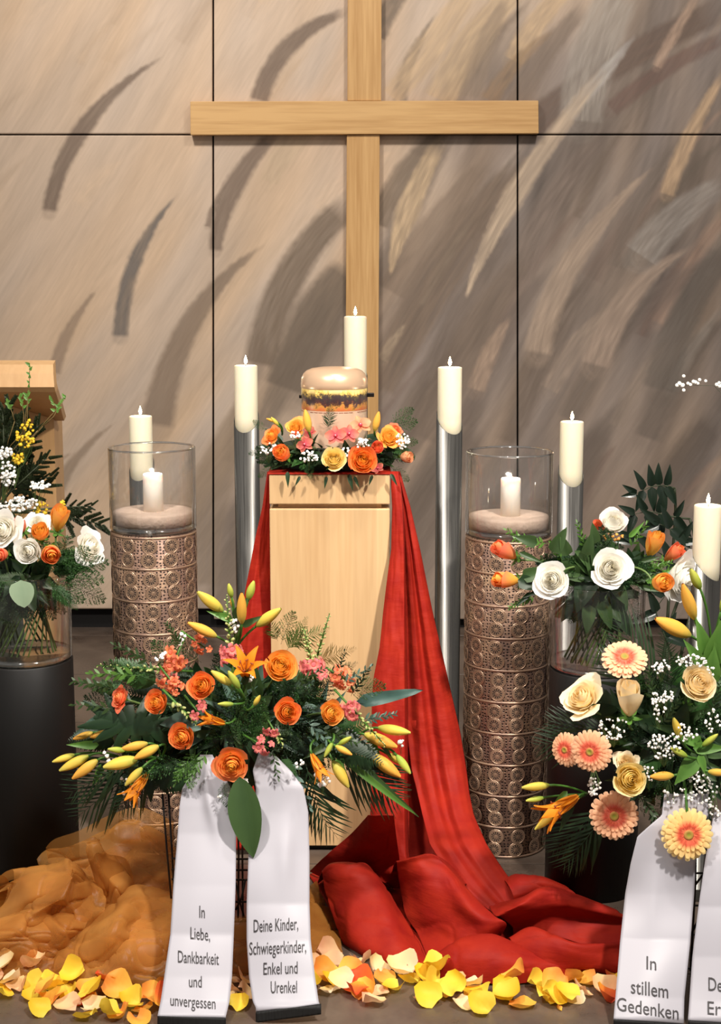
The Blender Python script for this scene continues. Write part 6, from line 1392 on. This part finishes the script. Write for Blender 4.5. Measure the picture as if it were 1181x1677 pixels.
# ================================================================== RIGHT VASE BOUQUET
VG2 = 'roses in the vase behind the gerbera spray'
for i, (x, y, r, st, m, Y, fc, lab) in enumerate([
    (905, 950, 31, 'open', 'r_white', 3.80, (-.35, -1, .25), 'white rose with one drooping petal near the bronze pillar'), (999, 931, 34, 'open', 'r_white', 3.85, (.0, -1, .3), 'widest open white rose at the front of the vase bouquet'), (1004, 857, 25, 'full', 'r_white', 4.02, (.05, -.75, .75), 'highest white rose of the vase bouquet'),
    (1112, 945, 38, 'loose', 'r_white', 3.90, (.75, -.6, -.15), 'blown white rose drooping beside the low candle'), (829, 903, 22, 'bud', 'r_red', 3.92, (-.75, -.45, .55), 'upper orange rosebud leaning over the bronze pillar'), (831, 949, 22, 'bud', 'r_orange', 3.90, (-.85, -.5, .2), 'lower orange rosebud leaning over the bronze pillar'),
    (1070, 894, 22, 'bud', 'r_gold', 3.92, (.2, -.5, .9), 'golden rosebud beside the dark glossy plant'), (1081, 954, 22, 'cup', 'r_gold', 3.84, (.3, -1, .25), 'golden orange rose below the golden rosebud'), (1102, 908, 18, 'bud', 'r_red', 3.95, (.5, -.5, .6), 'coral rosebud behind the blown white rose'), (984, 862, 13, 'bud', 'r_red', 4.06, (-.4, -.6, .5), 'coral bud peeking out behind the highest white rose')]):
    vase_stem(rose(x, y, r, Y, fc, st, m, lab, VG2), x, y, Y, fc, st, r, VR, .245, USR)
rf = foliage('dark green foliage collar of the vase bouquet behind the gerberas', 985, 955, 110, 70, 4.0, .12, 86, 62, ['leafd', 'leaf', 'leafd', 'leaf'], ['oval', 'lance', 'oval'], 83, fr=26, frs=66, frk=('fluff', 'leather'), frm=('fern', 'leafd'))
for (x, y, dg, L, m, k) in [(905, 905, 65, 60, 'leaf', 'oval'), (930, 910, 110, 50, 'leaf', 'oval'), (850, 905, -20, 55, 'leaf', 'lance'), (848, 950, -15, 60, 'leafd', 'oval'), (855, 945, 20, 60, 'leaf', 'oval'), (900, 960, 200, 60, 'leafd', 'lance'), (985, 985, -70, 60, 'leaf', 'oval'), (965, 990, -95, 60, 'leaf', 'oval'), (960, 910, 80, 50, 'leaf', 'oval'), (1045, 960, -10, 50, 'leaf', 'lance'),
                        (1050, 920, 20, 40, 'leaf', 'lance'), (975, 890, 100, 45, 'leaf', 'oval'), (1030, 880, 50, 45, 'leafl', 'lance'), (880, 890, 160, 50, 'leaf', 'oval'), (1010, 1000, -60, 60, 'leafd', 'oval'), (940, 980, -120, 55, 'leafd', 'oval'), (870, 970, -140, 45, 'leafd', 'lance')]:
    leafat(k, x, y, dg, L * .85, 3.89, m, rf, wid=.85)
for i, (x, y, dg, L) in enumerate([(880, 895, 150, 60), (900, 890, 170, 60), (1030, 900, 60, 55), (960, 900, 110, 50), (1050, 935, 20, 50), (930, 935, 120, 60), (1045, 985, -30, 60), (880, 975, 200, 50)]): sprig(x, y, dg, L, 3.93, 'leafl', rf, i)
blossom_cloud('tiny orange filler flowers below the highest white rose', 1005, 880, 16, 6, 12, 3.98, 3.0, 'r_red', cat='blossom', group='filler in the vase behind the gerberas')
# glossy plant with paired leaves behind the right bouquet
def WM_reg(e, root): return e
PZ = Vector((at(1105, 1100, 4.8).x, 4.8, 0))
pot = put('plant_pot', mesh('plant_pot', *lathe([(0, 0), (.085, 0), (.10, .24), (.106, .25), (.106, .265), (.098, .265), (.094, .235), (0, .23)], 36)), M_['black'], None, PZ); tag(pot, 'dark pot of the glossy plant standing behind the gerbera spray', 'pot')
ZG = 'glossy dark plant fronds by the wall'
def zz(lab, pts, Y, sizes, seed):
    root = Vector((PZ.x + .05 * math.cos(seed * 1.26 + .5), PZ.y + .05 * math.sin(seed * 1.26 + .5), .236)); first = at(*pts[0], Y); low = first + Vector((.01 + .004 * seed, .04 * math.sin(seed * 1.26 + .5), -.12)); P3 = [at(x, y, Y) for x, y in pts]; e = empty('glossy_frond', root); tag(e, lab, 'plant', ZG)
    wput('stalk', *tube([crom([root, (root + low) / 2 + Vector((.03 * math.cos(seed * 1.26 + .5), .03 * math.sin(seed * 1.26 + .5), 0)), low, first], k / 12) for k in range(13)], [.006 - .00015 * k for k in range(13)], 6), M_['stemd'], WM_reg(e, root)); I_ = WM[e].inverted()
    wput('stem', *tube([crom(P3, i / 10) for i in range(11)], [.004 - .0003 * i for i in range(11)], 6), M_['stemd'], e)
    n = len(sizes)
    for i, (dg, L) in enumerate(sizes):
        p = crom(P3, .25 + .75 * (i // 2) / max(1, (n - 1) // 2)); s = mpp(*pts[0], Y) * L
        put('leaf', LEAF['oval'], M_['gloss'], e, I_ @ orient2(p, idir(dg, .2), CAMD + Vector((.3 * math.sin(i * 2.1 + seed), 0, .2 * math.cos(i + seed))), (s * .66, s, s)))
zz('glossy frond with leaf pairs arching above the right vase bouquet', [(1105, 800), (1085, 795), (1065, 798), (1043, 808)], 4.9, [(80, 38), (-60, 40), (95, 40), (-70, 46), (100, 40), (-85, 44), (115, 40), (-110, 40), (150, 30), (190, 28)], 1)
zz('lower glossy frond hanging behind the golden rosebud', [(1130, 850), (1095, 845), (1065, 838), (1040, 842)], 4.85, [(60, 34), (-50, 46), (85, 40), (-80, 46), (120, 36), (-60, 50), (150, 34), (-110, 40)], 2)
zz('glossy frond beside the low candle', [(1125, 905), (1110, 880), (1095, 865), (1080, 858)], 4.8, [(60, 40), (0, 40), (110, 46), (-40, 50), (140, 44), (200, 46)], 3)
zz('deep shaded glossy frond between vase and low candle', [(1130, 960), (1110, 935), (1080, 905), (1040, 885)], 4.75, [(80, 46), (-30, 50), (110, 50), (-70, 50), (140, 46), (-120, 46), (180, 40), (150, 40)], 4)
zz('glossy frond low beside the steel tube of the low candle', [(1100, 1075), (1085, 1030), (1075, 1000), (1090, 975)], 4.7, [(70, 46), (-20, 50), (110, 46), (-160, 50), (60, 40), (150, 46)], 5)
# high sprig of baby's breath coming in from the side
def highsprig(lab, pts, dots, Y):
    P3 = [at(x, y, Y) for x, y in pts]; e = empty('high_blossom_sprig', P3[0]); tag(e, lab, 'baby\'s breath', 'high white sprigs by the wall')
    wput('stem', *tube(P3, .0007, 4), M_['stemd'], e); parts = []
    q_ = random.Random(5)
    for (x, y, r) in dots:
        M = orient(at(x, y, Y - .003), (q_.uniform(-.4, .4), -1, .4), q_.uniform(0, 6), mpp(x, y, Y) * r); V, Fa = lathe([(0, .5), (.5, .5), (1, .1), (.7, -.5), (0, -.7)], 7); parts.append(([M @ Vector(v) for v in V], Fa))
    wput('blossoms', *join(*parts), M_['white'], e)['kind'] = 'stuff'
highsprig('white blossom sprig floating in before the dark side of the wall', [(1245, 1380), (1242, 1150), (1236, 850), (1205, 670), (1170, 632), (1108, 630)], [(1120, 616, 3.2), (1109, 631, 3.5), (1113, 628, 4), (1118, 631, 4), (1120, 639, 3.5), (1127, 628, 3.2), (1131, 630, 3), (1136, 625, 3.5), (1139, 626, 3.5), (1143, 628, 3), (1146, 622, 3.2), (1156, 624, 3), (1174, 630, 3.5), (1179, 632, 4), (1178, 627, 3)], 4.3)

# ================================================================== FALLEN PETALS
def fallen(seed):
    q_ = random.Random(seed); V, tint = [], []; n = m = 8; cu, ru, tw = q_.uniform(.55, 1.1), q_.uniform(.08, .2), q_.uniform(-.4, .4)
    for j in range(m):
        v = j / (m - 1)
        for i in range(n):
            u = -1 + 2 * i / (n - 1); w_ = .5 * (math.sin(PI * min(1, .1 + .8 * v)) ** .6) * (.55 + .45 * min(1, v * 1.6)) * 1.15
            x, y = u * w_, v - .5; z = cu * (x * x * 1.3 + (y * y) * .8) + ru * math.sin(u * 3 + seed + v * 4) * v + tw * x * y
            V.append((x, y, z)); tint.append(v)
    z0 = min(p[2] for p in V)
    return mesh('rose_petal', [(a, b, c - z0) for a, b, c in V], gridf(n, m), tint)
FP = [fallen(k) for k in range(6)]
q = random.Random(99)
PLAB = {'p_yellow': 'bright yellow fallen rose petal ', 'p_gold': 'golden orange fallen rose petal ', 'p_peach': 'peach fallen rose petal ', 'p_cream': 'cream fallen rose petal ', 'p_red': 'coral red fallen rose petal '}
from mathutils.bvhtree import BVHTree
PETALS = []; LAID = []
def wbvh(V, me): return BVHTree.FromPolygons(V, [tuple(p.vertices) for p in me.polygons])
def bb(V): a_ = np.array([tuple(v) for v in V]); return a_.min(0), a_.max(0)
for root_ in (rc, oz):                     # the cloth the petals lie against
    for ch_ in root_.children:
        V_ = [WM[root_] @ (ch_.matrix_basis @ v.co) for v in ch_.data.vertices]; LAID.append((wbvh(V_, ch_.data), *bb(V_)))
for o_ in COL.objects:
    if o_.name.startswith('sash_ribbon'):
        for ch_ in o_.children:
            if ch_.name.startswith(('satin', 'fringe')): V_ = [WM[o_] @ v.co for v in ch_.data.vertices]; LAID.append((wbvh(V_, ch_.data), *bb(V_)))
def settle_petal(me, p, s):
    """lay a petal on the floor or on what already lies there: the lowest resting place that cuts into nothing"""
    best = None
    for tr in range(44):
        jit = Vector((q.uniform(-1, 1), q.uniform(-1.3, .5), 0)) * (.0012 * tr)
        M0 = Matrix.Rotation(q.uniform(0, 6.28), 4, 'Z') @ Matrix.Rotation(q.uniform(-.6, .6), 4, 'X') @ Matrix.Rotation(q.uniform(-.6, .6), 4, 'Y') @ Matrix.Scale(s, 4)
        V0 = [M0 @ v.co for v in me.vertices]; lo = min(v.z for v in V0)
        for up in (0, .004, .008, .013, .018, .024, .031):
            T = Vector((p.x + jit.x, p.y + jit.y, .0008 - lo + up)); V = [v + T for v in V0]; a_, b_ = bb(V); t_ = wbvh(V, me)
            if not any(np.all(a_ <= h) and np.all(l <= b_) and t_.overlap(B) for B, l, h in LAID):
                if best is None or up < best[0]: best = (up, Matrix.Translation(T) @ M0, V)
                break
        if best and best[0] <= .004: break
    if best is None: best = (0, Matrix.Translation(T) @ M0, V)
    LAID.append((wbvh(best[2], me), *bb(best[2]))); return best[1]
def fpetal(x, y, L, m, z=0.0):
    p = atz(x, y, z + .002); s = mpp(x, y, p.y) * L * 1.05
    M = Matrix.Translation(p + Vector((0, 0, .004))) @ Matrix.Rotation(q.uniform(0, 6.28), 4, 'Z') @ Matrix.Rotation(q.uniform(-.8, .8), 4, 'X') @ Matrix.Rotation(q.uniform(-.7, .7), 4, 'Y') @ Matrix.Scale(s, 4)
    me = q.choice(FP)
    PETALS.append(None)
    M = settle_petal(me, p, s)
    where = 'in front of the gold organza' if x < 300 else 'between the two printed ribbons' if x < 450 else 'where the organza meets the red cloth' if x < 672 else 'along the middle of the red cloth' if x < 865 else 'at the red cloth end beside the In stillem ribbon'
    tag(put('rose_petal', me, M_[m], None, M), PLAB[m] + where, 'petal', PLAB[m] + where)
FPL = [(12, 1583, 40, 'p_cream'), (30, 1588, 36, 'p_cream'), (5, 1600, 30, 'p_peach'), (25, 1602, 32, 'p_peach'), (52, 1582, 36, 'p_peach'), (62, 1578, 34, 'p_peach'), (72, 1590, 36, 'p_peach'), (46, 1612, 34, 'p_cream'), (15, 1622, 44, 'p_yellow'), (65, 1630, 38, 'p_yellow'), (68, 1610, 36, 'p_yellow'), (2, 1612, 34, 'p_gold'), (88, 1640, 40, 'p_gold'), (84, 1648, 34, 'p_yellow'),
       (118, 1608, 40, 'p_yellow'), (130, 1614, 38, 'p_yellow'), (112, 1630, 44, 'p_gold'), (112, 1640, 40, 'p_peach'), (144, 1622, 34, 'p_yellow'), (150, 1630, 36, 'p_red'), (165, 1640, 44, 'p_yellow'), (143, 1650, 38, 'p_yellow'), (192, 1616, 46, 'p_gold'), (205, 1618, 36, 'p_red'), (190, 1636, 38, 'p_cream'), (185, 1655, 36, 'p_yellow'), (205, 1655, 36, 'p_gold'), (218, 1632, 38, 'p_yellow'), (222, 1646, 36, 'p_gold'), (244, 1628, 48, 'p_gold'), (258, 1636, 40, 'p_red'), (236, 1646, 34, 'p_gold'), (255, 1620, 34, 'p_gold'),
       (382, 1614, 28, 'p_peach'), (384, 1628, 30, 'p_peach'), (402, 1618, 40, 'p_peach'), (400, 1642, 30, 'p_yellow'), (404, 1632, 34, 'p_peach'), (378, 1638, 26, 'p_peach'),
       (528, 1570, 42, 'p_peach'), (540, 1580, 34, 'p_peach'), (520, 1590, 36, 'p_peach'), (526, 1605, 42, 'p_yellow'), (540, 1612, 36, 'p_yellow'), (532, 1622, 34, 'p_cream'), (556, 1612, 38, 'p_cream'), (566, 1586, 44, 'p_gold'), (574, 1596, 44, 'p_gold'), (600, 1600, 50, 'p_red'), (600, 1612, 36, 'p_gold'), (590, 1628, 36, 'p_peach'), (602, 1574, 32, 'p_peach'), (612, 1590, 36, 'p_cream'), (626, 1598, 36, 'p_gold'), (632, 1608, 34, 'p_yellow'), (652, 1594, 46, 'p_cream'), (660, 1602, 36, 'p_yellow'),
       (690, 1604, 42, 'p_yellow'), (704, 1612, 42, 'p_yellow'), (692, 1622, 42, 'p_yellow'), (720, 1610, 42, 'p_yellow'), (718, 1624, 40, 'p_yellow'), (708, 1640, 26, 'p_peach'), (732, 1634, 34, 'p_cream'), (745, 1618, 40, 'p_peach'), (738, 1604, 34, 'p_peach'), (770, 1612, 36, 'p_peach'), (768, 1626, 34, 'p_cream'), (776, 1636, 40, 'p_yellow'), (796, 1620, 42, 'p_yellow'), (806, 1612, 40, 'p_yellow'), (824, 1614, 40, 'p_gold'), (830, 1628, 40, 'p_gold'), (858, 1630, 44, 'p_yellow'), (872, 1622, 40, 'p_yellow'), (880, 1612, 40, 'p_yellow'), (892, 1630, 40, 'p_yellow'), (912, 1614, 40, 'p_gold'), (915, 1626, 38, 'p_yellow'), (932, 1612, 36, 'p_peach'),
       (948, 1604, 40, 'p_gold'), (965, 1632, 36, 'p_red'), (940, 1622, 34, 'p_cream'), (960, 1618, 34, 'p_peach'), (975, 1600, 36, 'p_gold'), (985, 1614, 36, 'p_peach'), (990, 1602, 34, 'p_red'), (998, 1618, 34, 'p_yellow'), (840, 1606, 34, 'p_cream'), (915, 1650, 10, 'p_gold'), (785, 1606, 30, 'p_peach'), (640, 1618, 30, 'p_peach'), (580, 1612, 34, 'p_red'), (230, 1612, 32, 'p_peach'), (172, 1622, 34, 'p_gold')]
for x, y, L, m in sorted(FPL, key=lambda t: t[1]): fpetal(x, y, L, m)

# ================================================================== SETTLING: blooms and leaves beside each other, not through each other
bpy.context.view_layer.update()
BLOOM = ('petal', 'bud', 'tepal', 'floret', 'flower_bud', 'blossoms', 'inner_florets', 'disc', 'lip')
def base_name(o): return o.name.split('.')[0]
def geo(parts):
    V, Fa = [], []
    for o in parts:
        b_ = len(V); Mw = o.matrix_world; V += [Mw @ v.co for v in o.data.vertices]; Fa += [tuple(i + b_ for i in p.vertices) for p in o.data.polygons]
    return V, Fa
class Solid:
    def __init__(self, V, Fa): self.t = BVHTree.FromPolygons(V, Fa); self.lo, self.hi = bb(V)
    def hits(self, o): return 0 if (np.any(self.lo > o.hi) or np.any(o.lo > self.hi)) else len(self.t.overlap(o.t))
FIXED = []
for o_ in COL.objects:
    n_ = base_name(o_)
    if n_ in ('satin_band', 'glass_wall', 'urn_body', 'lid', 'top_block'): FIXED.append(Solid(*geo([o_])))
    if n_ == 'wax': FIXED.append(Solid(*geo([o_])))
SOLID = list(FIXED)
order = ['rose', 'gerbera', 'orchid', 'lily_stem', 'snapdragon', 'filler_sprig', 'waxflower']
things = sorted([o_ for o_ in COL.objects if o_.parent is None and base_name(o_) in order], key=lambda o_: (order.index(base_name(o_)), o_.name))
def settle(V, Fa, cands):
    """first of the offered shifts that clears everything already placed, else the least bad"""
    best = None
    for dv in cands:
        s_ = Solid([v + dv for v in V], Fa); n_ = sum(s_.hits(k) for k in SOLID)
        if best is None or n_ < best[0]: best = (n_, dv, s_)
        if n_ == 0: break
    return best
for o_ in things:
    parts = [c_ for c_ in o_.children_recursive if c_.type == 'MESH' and base_name(c_) in BLOOM]
    if not parts: continue
    V, Fa = geo(parts); cen = sum(V, Vector()) / len(V); d_ = (cen - Vector((0, 0, H))).normalized()
    n_, dv, s_ = settle(V, Fa, [d_ * k for k in (0, -.006, .006, -.012, .012, -.02, .02, -.03, .03, -.042, .042, -.055, .055)])
    if dv.length: o_.matrix_basis = Matrix.Translation(dv) @ o_.matrix_basis
    SOLID.append(s_)
for args_ in VST: grow_stem(*args_)
def stemset(lab, V0, gh, used, seed, mats):
    q_ = random.Random(seed); e = empty('cut_stems', V0 + Vector((0, 0, .02))); tag(e, lab, 'stems')
    for k in range(NS):
        if k in used or q_.random() < .42: continue
        dk = q_.uniform(-.25, .25)
        a, b_ = spiral(V0, k + dk, gh - .03, r0=q_.uniform(.070, .092), r1=q_.uniform(.062, .074), tw=1.75 * (gh - .03 - .012) / gh); wput('stem', *tube([a, a.lerp(b_, .5), b_], q_.uniform(.0018, .003), 5), M_[q_.choice(mats)], e)
stemset('cut flower stems crossing inside the vase before the lectern', VL, .25, USL, 3, ['stem', 'stem', 'stemd'])
stemset('cut flower stems crossing inside the vase behind the gerberas', VR, .245, USR, 5, ['stem', 'stemd', 'stemd'])

for o_ in [o_ for o_ in COL.objects if o_.parent is None and o_.get('category') == 'leaf']:
    V, Fa = geo([o_]); d_ = (V[0] - Vector((0, 0, H))).normalized()
    n_, dv, s_ = settle(V, Fa, [d_ * k for k in ((0, -.006, .006, -.012) if base_name(o_) == 'aspidistra_leaf' else (0, -.008, .008, -.016, .016, -.026, .026, -.04, .04, .06))])
    if dv.length: o_.matrix_basis = Matrix.Translation(dv) @ o_.matrix_basis
    SOLID.append(s_)
for g_ in [o_ for o_ in COL.objects if o_.parent is None and base_name(o_) in ('greenery', 'wreath_greenery')]:
    wreath_ = base_name(g_) == 'wreath_greenery'
    for o_ in g_.children:
        if base_name(o_) in ('foam_block', 'moss_ring'): continue
        V, Fa = geo([o_]); d_ = (V[0] - Vector((0, 0, H))).normalized(); up = Vector((0, 0, 1))
        c_ = [d_ * k for k in (0, .012, .026, .042, .06, .085, .11)]
        if wreath_: c_ = [d_ * k for k in (0, .012, -.012, .026, -.026)] + [up * k for k in (.012, .025, .04)]
        else: c_ += [d_ * k + up * .04 for k in (0, .03, .06)] + [up * .08, d_ * -.03, d_ * -.05, up * .11, up * .14, d_ * .06 + up * .1]
        n_, dv, s_ = settle(V, Fa, c_)
        if dv.length: o_.matrix_basis = Matrix.Translation(dv) @ o_.matrix_basis
